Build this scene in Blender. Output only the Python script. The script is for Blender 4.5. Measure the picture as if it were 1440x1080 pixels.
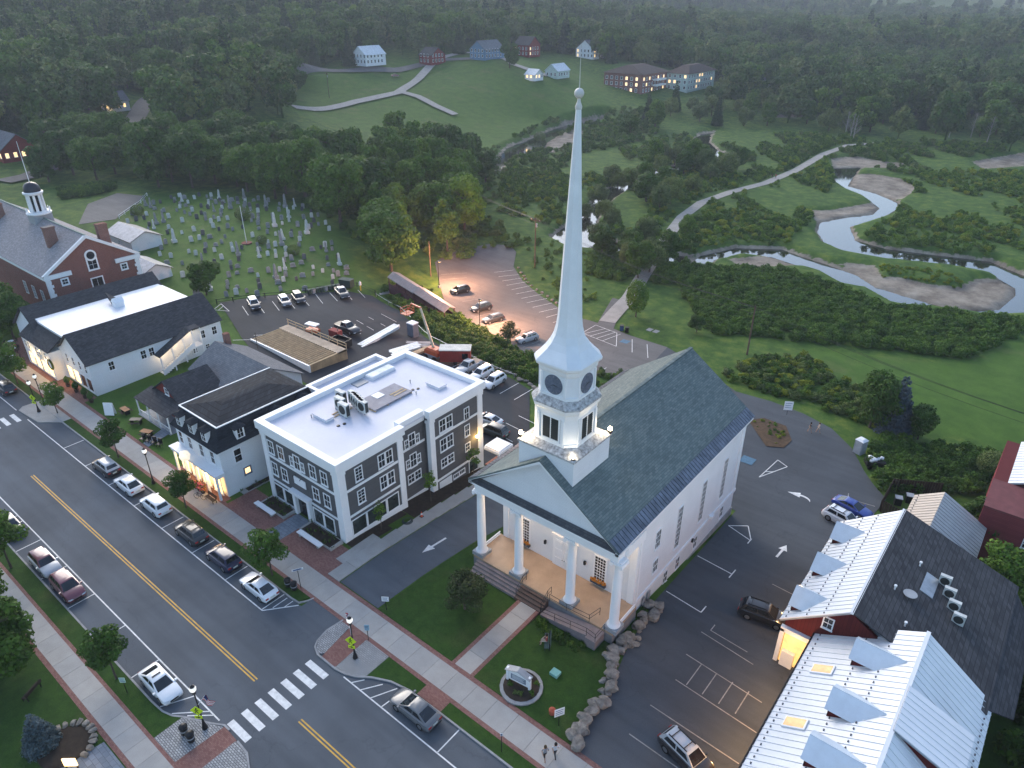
import bpy, bmesh, math, random
import numpy as np
from mathutils import Vector, Matrix
from mathutils.geometry import delaunay_2d_cdt
R = math.radians
random.seed(7); RNG = np.random.default_rng(7)
scene = bpy.context.scene
for o in list(bpy.data.objects): bpy.data.objects.remove(o)
# ---------------------------------------------------------------- camera
cd = bpy.data.cameras.new('camera'); cam = bpy.data.objects.new('camera', cd)
scene.collection.objects.link(cam); scene.camera = cam
cam.location = (0, 0, 53); cam.rotation_euler = (R(90 - 28.64), 0, R(38.92))
cd.sensor_width = 36; cd.lens = 25.05; cd.clip_start = .5; cd.clip_end = 9000
# ---------------------------------------------------------------- sky, sun, exposure
SUN_EL, SUN_AZ = 26, -62         # azimuth measured from +Y towards +X
world = bpy.data.worlds.new('World'); scene.world = world; world.use_nodes = True
wn = world.node_tree; bg = wn.nodes['Background']
sky = wn.nodes.new('ShaderNodeTexSky'); sky.sky_type = 'NISHITA'; sky.sun_disc = False
sky.sun_elevation = R(SUN_EL); sky.sun_rotation = R(SUN_AZ)
sky.air_density = 1.0; sky.dust_density = 1.6; sky.ozone_density = 1.6
wn.links.new(sky.outputs[0], bg.inputs[0]); bg.inputs[1].default_value = .15
sl = bpy.data.lights.new('sun', 'SUN'); sl.energy = .9; sl.angle = R(40); sl.color = (1, .95, .88)
sun = bpy.data.objects.new('sun', sl); scene.collection.objects.link(sun)
d = Vector((math.sin(R(SUN_AZ)) * math.cos(R(SUN_EL)), math.cos(R(SUN_AZ)) * math.cos(R(SUN_EL)), math.sin(R(SUN_EL))))
sun.rotation_euler = d.to_track_quat('Z', 'Y').to_euler(); sun.location = (0, 0, 120)
vs = scene.view_settings
vs.view_transform = 'Standard'; vs.look = 'None'; vs.gamma = 1; vs.use_curve_mapping = False
vs.exposure = 1.25
scene.cycles.use_denoising = True
scene.cycles.max_bounces = 6; scene.cycles.diffuse_bounces = 3; scene.cycles.glossy_bounces = 3
scene.cycles.transmission_bounces = 3; scene.cycles.transparent_max_bounces = 4
scene.cycles.caustics_reflective = False; scene.cycles.caustics_refractive = False
scene.cycles.sample_clamp_indirect = 4
# ---------------------------------------------------------------- materials
MATS = {}
def nodes_of(name):
    m = bpy.data.materials.new(name); m.use_nodes = True; MATS[name] = m
    nt = m.node_tree; b = nt.nodes['Principled BSDF']
    return m, nt, b
def node(nt, kind, **kw):
    n = nt.nodes.new(kind)
    for k, v in kw.items():
        if k in n.inputs.keys(): n.inputs[k].default_value = v
        else: setattr(n, k, v)
    return n
def c4(c): return (c[0], c[1], c[2], 1)
def noise_fac(nt, scale, detail=4, rough=.6, vec=None):
    n = node(nt, 'ShaderNodeTexNoise', Scale=scale, Detail=detail, Roughness=rough)
    g = vec or nt.nodes.new('ShaderNodeNewGeometry').outputs['Position']
    nt.links.new(g, n.inputs['Vector']); return n.outputs['Fac']
def ramp(nt, fac, stops):
    r = nt.nodes.new('ShaderNodeValToRGB'); e = r.color_ramp.elements
    while len(e) < len(stops): e.new(.5)
    for el, (p, c) in zip(e, stops): el.position = p; el.color = c4(c)
    nt.links.new(fac, r.inputs[0]); return r.outputs[0]
def mixc(nt, a, b, fac, mode='MIX'):
    m = nt.nodes.new('ShaderNodeMix'); m.data_type = 'RGBA'; m.blend_type = mode
    for s, v in ((6, a), (7, b), (0, fac)):
        if isinstance(v, (tuple, list)): m.inputs[s].default_value = c4(v)
        elif isinstance(v, (int, float)): m.inputs[s].default_value = v
        else: nt.links.new(v, m.inputs[s])
    return m.outputs[2]
def scl(c, k): return tuple(min(1, x * k) for x in c)
def add_bump(nt, b, fac, strength, dist=.02):
    bp = node(nt, 'ShaderNodeBump', Strength=strength, Distance=dist)
    nt.links.new(fac, bp.inputs['Height']); nt.links.new(bp.outputs[0], b.inputs['Normal'])
def mat(name, col, rough=.75, var=.18, scale=1.2, scale2=9., metal=0., spec=.3, col2=None, bump=0.):
    if name in MATS: return MATS[name]
    m, nt, b = nodes_of(name)
    lo = ramp(nt, noise_fac(nt, scale, 5), [(.3, scl(col, 1 - var)), (.7, col2 or scl(col, 1 + var))])
    f2 = noise_fac(nt, scale2, 3)
    fine = ramp(nt, f2, [(.25, (1 - var * .6,) * 3), (.75, (1, 1, 1))])
    nt.links.new(mixc(nt, lo, fine, 1., 'MULTIPLY'), b.inputs['Base Color'])
    b.inputs['Roughness'].default_value = rough; b.inputs['Metallic'].default_value = metal
    b.inputs['Specular IOR Level'].default_value = spec
    if bump: add_bump(nt, b, f2, bump)
    return m
def pos_vec(nt, ax, kz=1.0, ka=1.0):
    """(along, up) pattern coordinates: along = X, Y or X+Y of the world position"""
    g = nt.nodes.new('ShaderNodeNewGeometry'); s = nt.nodes.new('ShaderNodeSeparateXYZ')
    nt.links.new(g.outputs['Position'], s.inputs[0]); c = nt.nodes.new('ShaderNodeCombineXYZ')
    def mul(o, k):
        m = node(nt, 'ShaderNodeMath', operation='MULTIPLY'); nt.links.new(o, m.inputs[0]); m.inputs[1].default_value = k; return m.outputs[0]
    if ax == 'XY':
        a = node(nt, 'ShaderNodeMath', operation='ADD'); nt.links.new(s.outputs[0], a.inputs[0]); nt.links.new(s.outputs[1], a.inputs[1]); al = a.outputs[0]
    else: al = s.outputs['XY'.index(ax)]
    nt.links.new(mul(al, ka), c.inputs[0]); nt.links.new(mul(s.outputs[2], kz), c.inputs[1]); return c.outputs[0]
def brickmat(name, c1, c2, mortar, w, h, ax='XY', kz=1., msize=.012, rough=.85, var=.2, bump=.4):
    """bricks, shingles or pavers of w x h metres"""
    m, nt, b = nodes_of(name)
    t = node(nt, 'ShaderNodeTexBrick', Scale=1., Bias=0.)
    t.inputs['Color1'].default_value = c4(c1); t.inputs['Color2'].default_value = c4(c2); t.inputs['Mortar'].default_value = c4(mortar)
    t.inputs['Mortar Size'].default_value = msize; t.inputs['Brick Width'].default_value = w; t.inputs['Row Height'].default_value = h
    if ax == 'GROUND': nt.links.new(nt.nodes.new('ShaderNodeNewGeometry').outputs['Position'], t.inputs['Vector'])
    else: nt.links.new(pos_vec(nt, ax, kz), t.inputs['Vector'])
    big = ramp(nt, noise_fac(nt, .5, 5), [(.3, (1 - var,) * 3), (.72, (1, 1, 1))])
    nt.links.new(mixc(nt, t.outputs['Color'], big, 1., 'MULTIPLY'), b.inputs['Base Color'])
    b.inputs['Roughness'].default_value = rough; b.inputs['Specular IOR Level'].default_value = .12
    if bump: add_bump(nt, b, t.outputs['Fac'], -bump, .01)
    return m
def glassmat(name, col=(.02, .025, .03), rough=.05, spec=.6):
    m, nt, b = nodes_of(name)
    f = noise_fac(nt, .9, 2)
    nt.links.new(ramp(nt, f, [(.35, scl(col, .6)), (.65, scl(col, 1.6))]), b.inputs['Base Color'])
    b.inputs['Roughness'].default_value = rough; b.inputs['Specular IOR Level'].default_value = spec
    return m
def emitmat(name, col, strength, base=(.8, .7, .5)):
    m, nt, b = nodes_of(name)
    b.inputs['Base Color'].default_value = c4(base)
    f = ramp(nt, noise_fac(nt, 1.7, 3), [(.3, scl(col, .55)), (.7, col)])
    nt.links.new(f, b.inputs['Emission Color']); b.inputs['Emission Strength'].default_value = strength * .5
    return m
def asphalt(name, col, warm=(1, 1, 1), crack=.5):
    m, nt, b = nodes_of(name)
    big = ramp(nt, noise_fac(nt, .11, 4), [(.3, scl(col, .82)), (.7, scl(col, 1.18))])
    g = nt.nodes.new('ShaderNodeNewGeometry'); mp = nt.nodes.new('ShaderNodeMapping'); mp.inputs['Scale'].default_value = (.05, .9, 1)
    nt.links.new(g.outputs['Position'], mp.inputs[0])
    streak = ramp(nt, noise_fac(nt, 1., 3, .5, mp.outputs[0]), [(.35, (.86,) * 3), (.65, (1.0,) * 3)])
    f = noise_fac(nt, 14, 4, .7); fine = ramp(nt, f, [(.25, (.72,) * 3), (.75, (1, 1, 1))])
    v = node(nt, 'ShaderNodeTexVoronoi', feature='DISTANCE_TO_EDGE', Scale=.09)
    wob = node(nt, 'ShaderNodeVectorMath', operation='MULTIPLY_ADD'); wob.inputs[1].default_value = (5, 5, 5)
    nn = node(nt, 'ShaderNodeTexNoise', Scale=.35, Detail=6.); nt.links.new(g.outputs['Position'], nn.inputs['Vector'])
    nt.links.new(nn.outputs['Color'], wob.inputs[0]); nt.links.new(g.outputs['Position'], wob.inputs[2]); nt.links.new(wob.outputs[0], v.inputs['Vector'])
    ck = ramp(nt, v.outputs['Distance'], [(.0, (1 - crack,) * 3), (.006, (1, 1, 1))])
    c = mixc(nt, mixc(nt, mixc(nt, big, streak, 1., 'MULTIPLY'), fine, 1., 'MULTIPLY'), ck, 1., 'MULTIPLY')
    nt.links.new(c, b.inputs['Base Color']); b.inputs['Roughness'].default_value = .8; b.inputs['Specular IOR Level'].default_value = .14
    add_bump(nt, b, f, .15, .01); return m
def grassmat(name, a, bcol, dry, s1=.12, s2=1.5, dryamt=.62):
    m, nt, b = nodes_of(name)
    c1 = ramp(nt, noise_fac(nt, s2, 6, .7), [(.3, a), (.7, bcol)])
    c2 = mixc(nt, c1, dry, ramp(nt, noise_fac(nt, s1, 5, .6), [(dryamt - .12, (0, 0, 0)), (dryamt + .18, (.75, .75, .75))]))
    f = noise_fac(nt, 9, 5, .75); fine = ramp(nt, f, [(.25, (.5,) * 3), (.75, (1, 1, 1))])
    nt.links.new(mixc(nt, c2, fine, 1., 'MULTIPLY'), b.inputs['Base Color'])
    b.inputs['Roughness'].default_value = .9; b.inputs['Specular IOR Level'].default_value = .1
    add_bump(nt, b, f, .6, .08); return m
def leafmat(name, dark, light, hue=.5):
    m, nt, b = nodes_of(name)
    c = ramp(nt, noise_fac(nt, .55, 3), [(.3, (dark[0] * 2.4, dark[1] * 2.4, dark[2] * 1.5)), (.72, (light[0] * 2.3, light[1] * 2.2, light[2] * 1.5))])
    oi = nt.nodes.new('ShaderNodeObjectInfo')
    tint = ramp(nt, oi.outputs['Random'], [(0, (.75, .85, .8)), (.5, (1, 1, 1)), (1, (1.0 + .25 * hue, 1.12, .8))])
    at = nt.nodes.new('ShaderNodeAttribute'); at.attribute_name = 'tone'
    tone = ramp(nt, at.outputs['Fac'], [(0, (.62,) * 3), (1, (1.0,) * 3)])
    nt.links.new(mixc(nt, mixc(nt, c, tint, 1., 'MULTIPLY'), tone, 1., 'MULTIPLY'), b.inputs['Base Color'])
    b.inputs['Roughness'].default_value = .65; b.inputs['Specular IOR Level'].default_value = .15
    t = nt.nodes.new('ShaderNodeBsdfTranslucent'); nt.links.new(b.inputs['Base Color'].links[0].from_socket, t.inputs[0])
    mx = nt.nodes.new('ShaderNodeMixShader'); mx.inputs[0].default_value = .22
    nt.links.new(b.outputs[0], mx.inputs[1]); nt.links.new(t.outputs[0], mx.inputs[2])
    nt.links.new(mx.outputs[0], nt.nodes['Material Output'].inputs[0]); return m
white = mat('white_paint', (.74, .76, .78), .55, .05, .7, 8)
oldwhite = mat('weathered_white', (.66, .66, .65), .7, .28, 1.5, 5, col2=(.78, .77, .75))
trim = mat('white_trim', (.8, .81, .82), .45, .04, .6, 7)
glass = glassmat('window_glass'); darkglass = glassmat('dark_window_glass', (.012, .014, .017))
warmglass = emitmat('lit_window', (1, .62, .25), 2.2); black = mat('black_metal', (.012, .012, .013), .4, .1)
steel = mat('galvanised_steel', (.42, .44, .46), .4, .15, 2, 12, metal=.7)
greymet = mat('grey_painted_metal', (.3, .32, .34), .5, .12); concrete = mat('concrete', (.34, .33, .31), .85, .12, .6, 7, bump=.15)
wood = mat('new_lumber', (.55, .40, .24), .8, .2, 1, 6); darkwood = mat('dark_wood', (.05, .035, .025), .8, .3)
granite = mat('granite', (.3, .3, .3), .8, .2, 1.5, 20, bump=.2)
# ---------------------------------------------------------------- mesh building
COL = scene.collection
def tag(o, label=None, cat=None, group=None, kind=None):
    if label: o['label'] = label
    if cat: o['category'] = cat
    if group: o['group'] = group
    if kind: o['kind'] = kind
    return o
def link(o): COL.objects.link(o); return o
def thing(name, label, cat, loc=(0, 0, 0), rz=0., group=None):
    o = bpy.data.objects.new(name, None); o.empty_display_size = .3; o.location = loc; o.rotation_euler = (0, 0, rz)
    return tag(link(o), label, cat, group)
def wloc(p):
    v = Vector((0, 0, 0))
    while p is not None: v += p.location; p = p.parent
    return v
class MB:
    def __init__(s): s.v = []; s.f = []; s.m = []
    def add(s, vs, fs, m=0):
        n = len(s.v); s.v += [tuple(v) for v in vs]; s.f += [tuple(i + n for i in f) for f in fs]; s.m += [m] * len(fs); return s
    def poly(s, pts, m=0): return s.add(pts, [tuple(range(len(pts)))], m)
    def box(s, x0, x1, y0, y1, z0, z1, m=0):
        x0, x1 = min(x0, x1), max(x0, x1); y0, y1 = min(y0, y1), max(y0, y1); z0, z1 = min(z0, z1), max(z0, z1)
        return s.add([(x0, y0, z0), (x1, y0, z0), (x1, y1, z0), (x0, y1, z0), (x0, y0, z1), (x1, y0, z1), (x1, y1, z1), (x0, y1, z1)],
                     [(0, 3, 2, 1), (4, 5, 6, 7), (0, 1, 5, 4), (1, 2, 6, 5), (2, 3, 7, 6), (3, 0, 4, 7)], m)
    def prism(s, poly, vec, m=0):
        """closed polygon (3D points) swept along vec"""
        n = len(poly); p = [Vector(q) for q in poly]; w = Vector(vec); q = [a + w for a in p]
        return s.add(p + q, [tuple(range(n))[::-1], tuple(range(n, 2 * n))] + [(i, (i + 1) % n, n + (i + 1) % n, n + i) for i in range(n)], m)
    def slab(s, pts2, z0, z1, m=0): return s.prism([(x, y, z0) for x, y in pts2], (0, 0, z1 - z0), m)
    def plate(s, quad, t, m=0):
        """a quad thickened against its normal"""
        a = [Vector(q) for q in quad]; n = (a[1] - a[0]).cross(a[2] - a[0]).normalized()
        return s.prism([p for p in a], -n * t, m)
    def cyl(s, p0, p1, r0, r1=None, n=10, m=0, caps=True):
        r1 = r0 if r1 is None else r1; a, b = Vector(p0), Vector(p1); ax = (b - a).normalized()
        u = ax.orthogonal().normalized(); w = ax.cross(u); vs = []
        for c, r in ((a, r0), (b, r1)):
            for i in range(n):
                t = 2 * math.pi * (i + .5) / n; vs.append(c + (u * math.cos(t) + w * math.sin(t)) * r)
        fs = [(i, (i + 1) % n, n + (i + 1) % n, n + i) for i in range(n)]
        if caps: fs += [tuple(range(n))[::-1], tuple(range(n, 2 * n))]
        return s.add(vs, fs, m)
    def tube(s, pts, r, n=6, m=0):
        for a, b in zip(pts, pts[1:]): s.cyl(a, b, r, r, n, m)
        return s
    def rings(s, rings, m=0, cap0=True, cap1=True):
        """loft through equal-length vertex rings"""
        n = len(rings[0]); vs = [p for r in rings for p in r]; fs = []
        for k in range(len(rings) - 1):
            fs += [(k * n + i, k * n + (i + 1) % n, (k + 1) * n + (i + 1) % n, (k + 1) * n + i) for i in range(n)]
        if cap0: fs.append(tuple(range(n))[::-1])
        if cap1: fs.append(tuple(range((len(rings) - 1) * n, len(rings) * n)))
        return s.add(vs, fs, m)
    def lathe(s, x, y, prof, n=16, m=0):
        return s.rings([[(x + r * math.cos(2 * math.pi * i / n), y + r * math.sin(2 * math.pi * i / n), z) for i in range(n)] for r, z in prof], m)
    def obj(s, name, mats, parent=None, local=False, smooth=None):
        me = bpy.data.meshes.new(name)
        off = wloc(parent) if (parent is not None and not local) else Vector((0, 0, 0))
        me.from_pydata([(v[0] - off.x, v[1] - off.y, v[2] - off.z) for v in s.v], [], s.f)
        for mm in (mats if isinstance(mats, (list, tuple)) else [mats]): me.materials.append(mm)
        me.polygons.foreach_set('material_index', s.m)
        bm = bmesh.new(); bm.from_mesh(me); bmesh.ops.recalc_face_normals(bm, faces=bm.faces); bm.to_mesh(me); bm.free()
        if smooth is not None:
            me.polygons.foreach_set('use_smooth', [True] * len(me.polygons)); me.set_sharp_from_angle(angle=R(smooth))
        o = bpy.data.objects.new(name, me); link(o)
        if parent is not None: o.parent = parent
        return o
def inst(name, me, parent, loc, rz=0., world=True):
    o = bpy.data.objects.new(name, me); link(o)
    if parent is not None:
        o.parent = parent; loc = Vector(loc) - (wloc(parent) if world else Vector((0, 0, 0)))
    o.location = loc; o.rotation_euler = (0, 0, rz); return o
def copy_tree(o, parent=None):
    c = o.copy(); link(c); c.parent = parent
    for ch in o.children: copy_tree(ch, c)
    return c
# a window: frame with muntins (part) and its pane (sub-part); built facing -Y, shared by size
WCACHE = {}
FACE = {'F': 0., 'R': math.pi / 2, 'B': math.pi, 'L': -math.pi / 2}
def window(parent, x, y, z, w, h, face='F', nx=2, ny=2, pane=None, fr=None, fw=.11, name='window', meet=True, proud=.07):
    pane = pane or glass; fr = fr or trim
    key = (w, h, nx, ny, pane.name, fr.name, fw, meet, proud)
    if key not in WCACHE:
        b = MB(); a, t = w / 2, h / 2
        for q in ((-a - fw, a + fw, t, t + fw), (-a - fw, a + fw, -t - fw, -t), (-a - fw, -a, -t, t), (a, a + fw, -t, t)):
            b.box(q[0], q[1], -proud, .02, q[2], q[3])
        b.box(-a - fw - .04, a + fw + .04, -proud - .05, .0, -t - fw - .05, -t - fw)
        for i in range(1, nx): xx = -a + w * i / nx; b.box(xx - .018, xx + .018, -.045, -.0, -t, t)
        for i in range(1, ny): zz = -t + h * i / ny; k = .035 if (meet and 2 * i == ny) else .018; b.box(-a, a, -.05, -.003, zz - k, zz + k)
        p = MB(); p.poly([(-a, -.015, -t), (a, -.015, -t), (a, -.015, t), (-a, -.015, t)])
        o1 = b.obj('window', [fr]); o2 = p.obj('pane', [pane]); WCACHE[key] = (o1.data, o2.data)
        bpy.data.objects.remove(o1); bpy.data.objects.remove(o2)
    m1, m2 = WCACHE[key]
    o = inst(name, m1, parent, (x, y, z), FACE[face]); inst('pane', m2, o, (0, 0, 0), 0, False); return o
def pilaster(b, x0, x1, y0, y1, z0, z1, m=0, e=.09):
    b.box(x0, x1, y0, y1, z0 + .35, z1 - .35, m); b.box(x0 - e, x1 + e, y0 - e, y1 + e, z0, z0 + .35, m); b.box(x0 - e, x1 + e, y0 - e, y1 + e, z1 - .35, z1, m)
def lamp(parent, loc, col, energy, radius=.15, kind='POINT', name='bulb', spot=None, rot=None):
    l = bpy.data.lights.new(name, kind); l.energy = energy * .42; l.color = col
    if kind == 'AREA': l.size = radius
    else: l.shadow_soft_size = radius
    if spot: l.spot_size = spot; l.spot_blend = .6
    o = bpy.data.objects.new(name, l); link(o)
    if parent is not None: o.parent = parent; loc = Vector(loc) - wloc(parent)
    o.location = loc
    if rot: o.rotation_euler = rot
    return o
WARM = (1, .62, .3)
# ---------------------------------------------------------------- layout (metres)
CTL = [(-114,93,-1.8),(-78,82,-2.6),(-66,82,-3),(-108,92,-3.5),(-116,108,-5.6),(-91,86,-4),(-113,118,-5.6),(-117,144,-6),(-93,108,-5.6),(-77,115,-5.4),(-74,96,-5.3),(-61,108,-4.9),(-52,108,-4.6),(-97,136,-6.2),(-66,124,-5.5),(-48,119,-4.8),(-59,143,-6.2),(-39,132,-5.2),(-33,115,-4.3),(-28,142,-5.6),(-15,139,-5.2),(-2,158,-5.6),(1,130,-4.6),(-9,112,-3.8),(-22,110,-3.8),(-161,117,1.0),(-188,101,1.5),(-204,79,1.5),(-147,68,1.2),(-125,79,0.2),(-136,103,-0.5),(-140,125,-3),(-222,98,1.0),(-277,91,1),(-96,176,-6.6),(-75,202,-6.6),(-106,245,-6.6),(-94,320,-6.4),(-42,326,-6.4),(-13,243,-6.4),(-35,235,-6.6),(-46,153,-6.4),(-33,408,-6),(-75,425,-6),(-117,391,-6),(-159,357,-6),(-178,318,-6.4),(-159,232,-6.6),(-165,196,-6.2),(-148,156,-5.2),(-136,172,-6.4),(-238,319,-5.5),(-229,243,-5),(-263,240,-2),(-258,285,0),(-245,328,0),(-288,264,3),(-299,224,3),(-282,301,7),(-258,352,8),(-323,298,10),(-340,242,8),(-369,270,13),(-335,310,14),(-295,339,15),(-346,298,18),(-296,353,19),(-260,414,7),(-220,444,3),(-258,435,14),(-287,599,8),(-339,193,6),(-330,153,5),(-370,181,8),(-313,116,3),(-292,88,2),(-366,112,12),(-372,160,16),(-333,193,22),(-353,255,22),(-200,498,0),(-153,573,-3),(-68,588,-3),(-276,762,6),(-176,885,4),(-102,944,4),(-461,912,12),(-423,1151,10),(-308,1269,14),(-173,1412,16)]
WATER = [[(-82.9,307.9),(-75.1,315.9),(-71.7,292.8),(-69.4,280.0),(-58.8,274.9),(-49.4,266.3),(-47.3,257.6),(-48.0,246.1),(-52.9,226.1),(-47.8,214.0),(-39.2,211.1),(-29.8,213.1),(-15.1,216.8),(-8.0,210.8),(-3.5,207.9),(0.4,183.0),(-10.7,173.6),(-18.3,172.5),(-26.2,168.8),(-29.7,171.9),(-34.1,175.8),(-38.6,174.6),(-46.5,181.0),(-52.8,182.1),(-60.6,184.5),(-68.2,181.4),(-71.4,172.8),(-69.6,163.7),(-74.9,164.9),(-75.8,173.7),(-71.2,186.0),(-60.9,192.7),(-54.0,189.8),(-46.9,187.6),(-38.8,183.9),(-33.2,178.4),(-24.1,175.9),(-17.4,174.8),(-12.5,176.2),(-8.0,180.9),(-6.4,193.0),(-7.1,198.3),(-12.0,204.3),(-21.3,205.5),(-38.2,200.4),(-47.0,200.8),(-53.5,205.2),(-58.8,214.9),(-61.6,225.9),(-56.6,237.1),(-51.5,245.5),(-52.0,254.9),(-59.6,266.6),(-67.3,273.4),(-75.0,284.1)],[(-116.1,161.5),(-119.0,170.9),(-119.7,180.1),(-124.7,190.7),(-130.4,207.0),(-134.8,221.6),(-136.4,234.5),(-137.5,248.9),(-132.8,243.4),(-128.8,223.8),(-125.9,210.6),(-120.7,196.1),(-115.3,183.6),(-107.3,173.0),(-98.6,169.6),(-77.8,170.6),(-74.9,164.2),(-95.5,160.9),(-107.2,157.7)],[(-189.0,220.5),(-201.3,239.6),(-212.7,259.3),(-216.7,279.2),(-223.4,299.3),(-229.0,328.9),(-220.7,354.5),(-212.8,342.0),(-218.4,317.0),(-206.6,282.6),(-195.1,262.8),(-195.9,249.9),(-189.3,230.7),(-181.0,215.4)],[(-155.9,328.3),(-160.1,347.7),(-157.9,357.6),(-147.4,330.4),(-134.9,313.5),(-121.1,304.4),(-118.6,295.0),(-133.2,302.5),(-144.1,314.7)],[(-137.5,248.9),(-135.1,267.4),(-133.2,302.5),(-128.1,298.7),(-128.0,259.8),(-132.2,242.4)]]
SAND = [[(-74.7,295.7),(-67.7,303.0),(-57.9,301.6),(-49.2,289.9),(-49.7,270.1),(-58.7,274.2),(-68.8,278.3)],[(-68.2,235.5),(-63.1,238.4),(-59.2,247.2),(-54.3,259.2),(-51.2,252.5),(-51.6,243.4),(-56.7,235.2),(-61.2,224.4)],[(-36.7,181.7),(-30.6,186.6),(-24.1,185.6),(-17.0,187.8),(-14.2,197.9),(-10.1,200.6),(-6.9,195.9),(-6.5,190.5),(-8.0,179.6),(-12.5,175.0),(-17.4,174.1),(-24.1,175.2),(-29.7,176.4)],[(-88.4,324.3),(-82.8,332.7),(-62.7,330.4),(-62.9,319.9),(-74.2,312.4),(-82.1,306.0)],[(-192.6,259.9),(-205.8,280.3),(-213.5,315.0),(-207.7,314.1),(-195.4,288.7),(-187.6,262.0)],[(-41.2,353.7),(-27.7,387.7),(-21.8,380.6),(-24.1,356.8),(-35.4,340.9)],[(-154.4,422.6),(-139.1,445.5),(-131.2,424.5),(-146.6,405.6)],[(-43.2,189.7),(-37.6,191.5),(-34.2,184.9),(-38.9,183.7)],[(-67.3,174.6),(-60.2,183.3),(-52.9,182.0),(-57.7,176.7),(-62.9,171.1)]]
PATH = [(-81.2,369.1),(-91.4,354.0),(-93.2,327.3),(-91.5,288.6),(-92.4,260.2),(-96.6,239.0),(-98.2,220.4),(-95.1,200.8),(-90.5,185.2),(-85.5,169.6),(-78.0,147.1),(-72.4,131.0),(-70.6,123.6),(-68.4,115.4)]
LOWLOT = [(-120.8,119.3),(-122.8,126.1),(-122.5,133.9),(-121.3,141.1),(-116.7,144.0),(-112.2,140.7),(-105.7,131.5),(-97.7,125.0),(-88.5,119.7),(-81.9,116.5),(-76.5,113.5),(-71.6,114.1),(-66.6,113.6),(-61.3,112.3),(-52.8,111.5),(-50.8,99.3),(-53.8,93.6),(-66.3,90.2),(-70.4,92.3),(-82.9,96.1),(-92.7,98.5),(-101.4,102.4)]
UPLOT = [(-124.3,64.2),(-121.5,70.2),(-118.1,77.8),(-114.1,87.2),(-110.7,90.5),(-102.3,90.0),(-88.5,84.3),(-77.6,81.6),(-65.5,81.1),(-61.0,80.1),(-49.0,64.5),(-51.0,58.6),(-66.5,59),(-66.5,50),(-80,50),(-84,56),(-100,56),(-107,58)]
BIGLOT = [(-35.4,102.1),(-29.6,102.3),(-24.3,101.5),(-19.4,99.6),(-15.3,95.7),(-12.6,91.2),(-10.7,88.6),(-8.7,86.4)]
YARD = [[(-215.1,80.4),(-217.6,88.4),(-203.7,110.4),(-171.8,122.3),(-152.5,114.5),(-114.0,93.1),(-113.0,88.4),(-117.2,77.3),(-121.1,65.5),(-131.3,61.0),(-155.6,67.1),(-174.9,72.7)]]
FIELD = [[(-379.5,268.7),(-362.0,333.9),(-327.2,330.4),(-289.1,286.1),(-288.3,204.1)],[(-332.8,306.1),(-350.2,410.0),(-298.1,406.2),(-258.3,412.6),(-197.7,323.8),(-193.7,259.5),(-205.0,217.5),(-248.5,227.2),(-288.7,207.5)]]
LAWN = [(-32.9,127.2),(-19.8,134.0),(-11.1,137.3),(-7.4,149.8),(-1.8,160.4),(4.9,161.7),(10.2,117.0),(0.5,110.3),(-9.4,108.4),(-15.6,117.2),(-21.5,118.6),(-28.0,120.1)]
ROAD2 = [[(-349.0,245.1),(-345.4,275.7),(-335.2,309.3),(-330.8,340.6),(-307.1,359.6)],[(-303.2,212.1),(-302.9,231.7),(-304.9,251.2),(-303.4,279.2),(-316.2,307.6),(-332.5,339.0),(-335.3,364.5),(-324.1,379.4),(-289.3,358.3),(-268.2,365.4)],[(-303.5,281),(-291.5,282.0),(-275,278.5),(-260.0,276.8)]]
BRIDGEROAD = [(-268.2,76.4),(-270.5,85.5),(-280.1,96.8),(-296.7,112.0),(-311.8,129.3),(-329.3,149.3),(-353.9,169.8),(-376.9,189.1),(-401.0,206.0)]
NEAR = [(x, y, .1) for x in range(-180, 61, 20) for y in (33, 38)] + [(-15,45,-.3),(-15,58,-1.6),(-18,70,-2.9),(-12,73,-3),(-10,87,-3.3),(-25,95,-3.5),(-34,101,-3.9),(-40,85,-3.4),(-45,71,-3),(-45,55,-1.6),(-52,50,-1.1),(-52,58.6,-2.2),(-60,65,-2.3),(-75,60,-1.4),(-90,60,-.4),(-107,55,.6),(-120,70,.9),(-107,75,.2),(-98,80,-1.2),(-85,74,-2.0),(-65,76,-2.7),(-45,45,-.6),(-30,71,-2.9),(-20,50,-.8),(5,60,-1.5),(0,75,-2.6),(8,85,-2.8),(20,60,-2),(20,100,-3.5),(-150,45,.4),(-180,50,.8),(-200,40,1),(-260,40,1),(-300,60,2)]
FAR = [(-620,60,44),(-640,200,52),(-600,330,50),(-520,420,46),(-900,0,80),(-900,400,100),(-800,700,100),(-500,-100,20),(-1300,0,120),(-1400,900,150),(-900,1600,150),(-560,620,34),(-420,520,24),(-620,1000,60),(-500,2000,120),(-700,2900,190),(-200,2200,70),(100,2300,80),(-100,3100,170),(400,3000,170),(300,1500,25),(200,800,0),(150,400,-4),(100,150,-4),(60,80,-3),(400,600,10),(500,200,10),(-2000,600,200),(-2000,2400,220),(600,1800,60)]
CP = np.array([c for c in CTL] + NEAR + FAR, float)
def _k(r): return r
_d = np.hypot(CP[:, None, 0] - CP[None, :, 0], CP[:, None, 1] - CP[None, :, 1]); _n = len(CP)
_A = np.zeros((_n + 3, _n + 3)); _A[:_n, :_n] = _k(_d) + np.eye(_n) * -.6
_A[:_n, _n] = 1; _A[:_n, _n + 1:] = CP[:, :2] / 100; _A[_n:, :_n] = _A[:_n, _n:].T
_w = np.linalg.solve(_A, np.concatenate([CP[:, 2], np.zeros(3)]))
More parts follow.
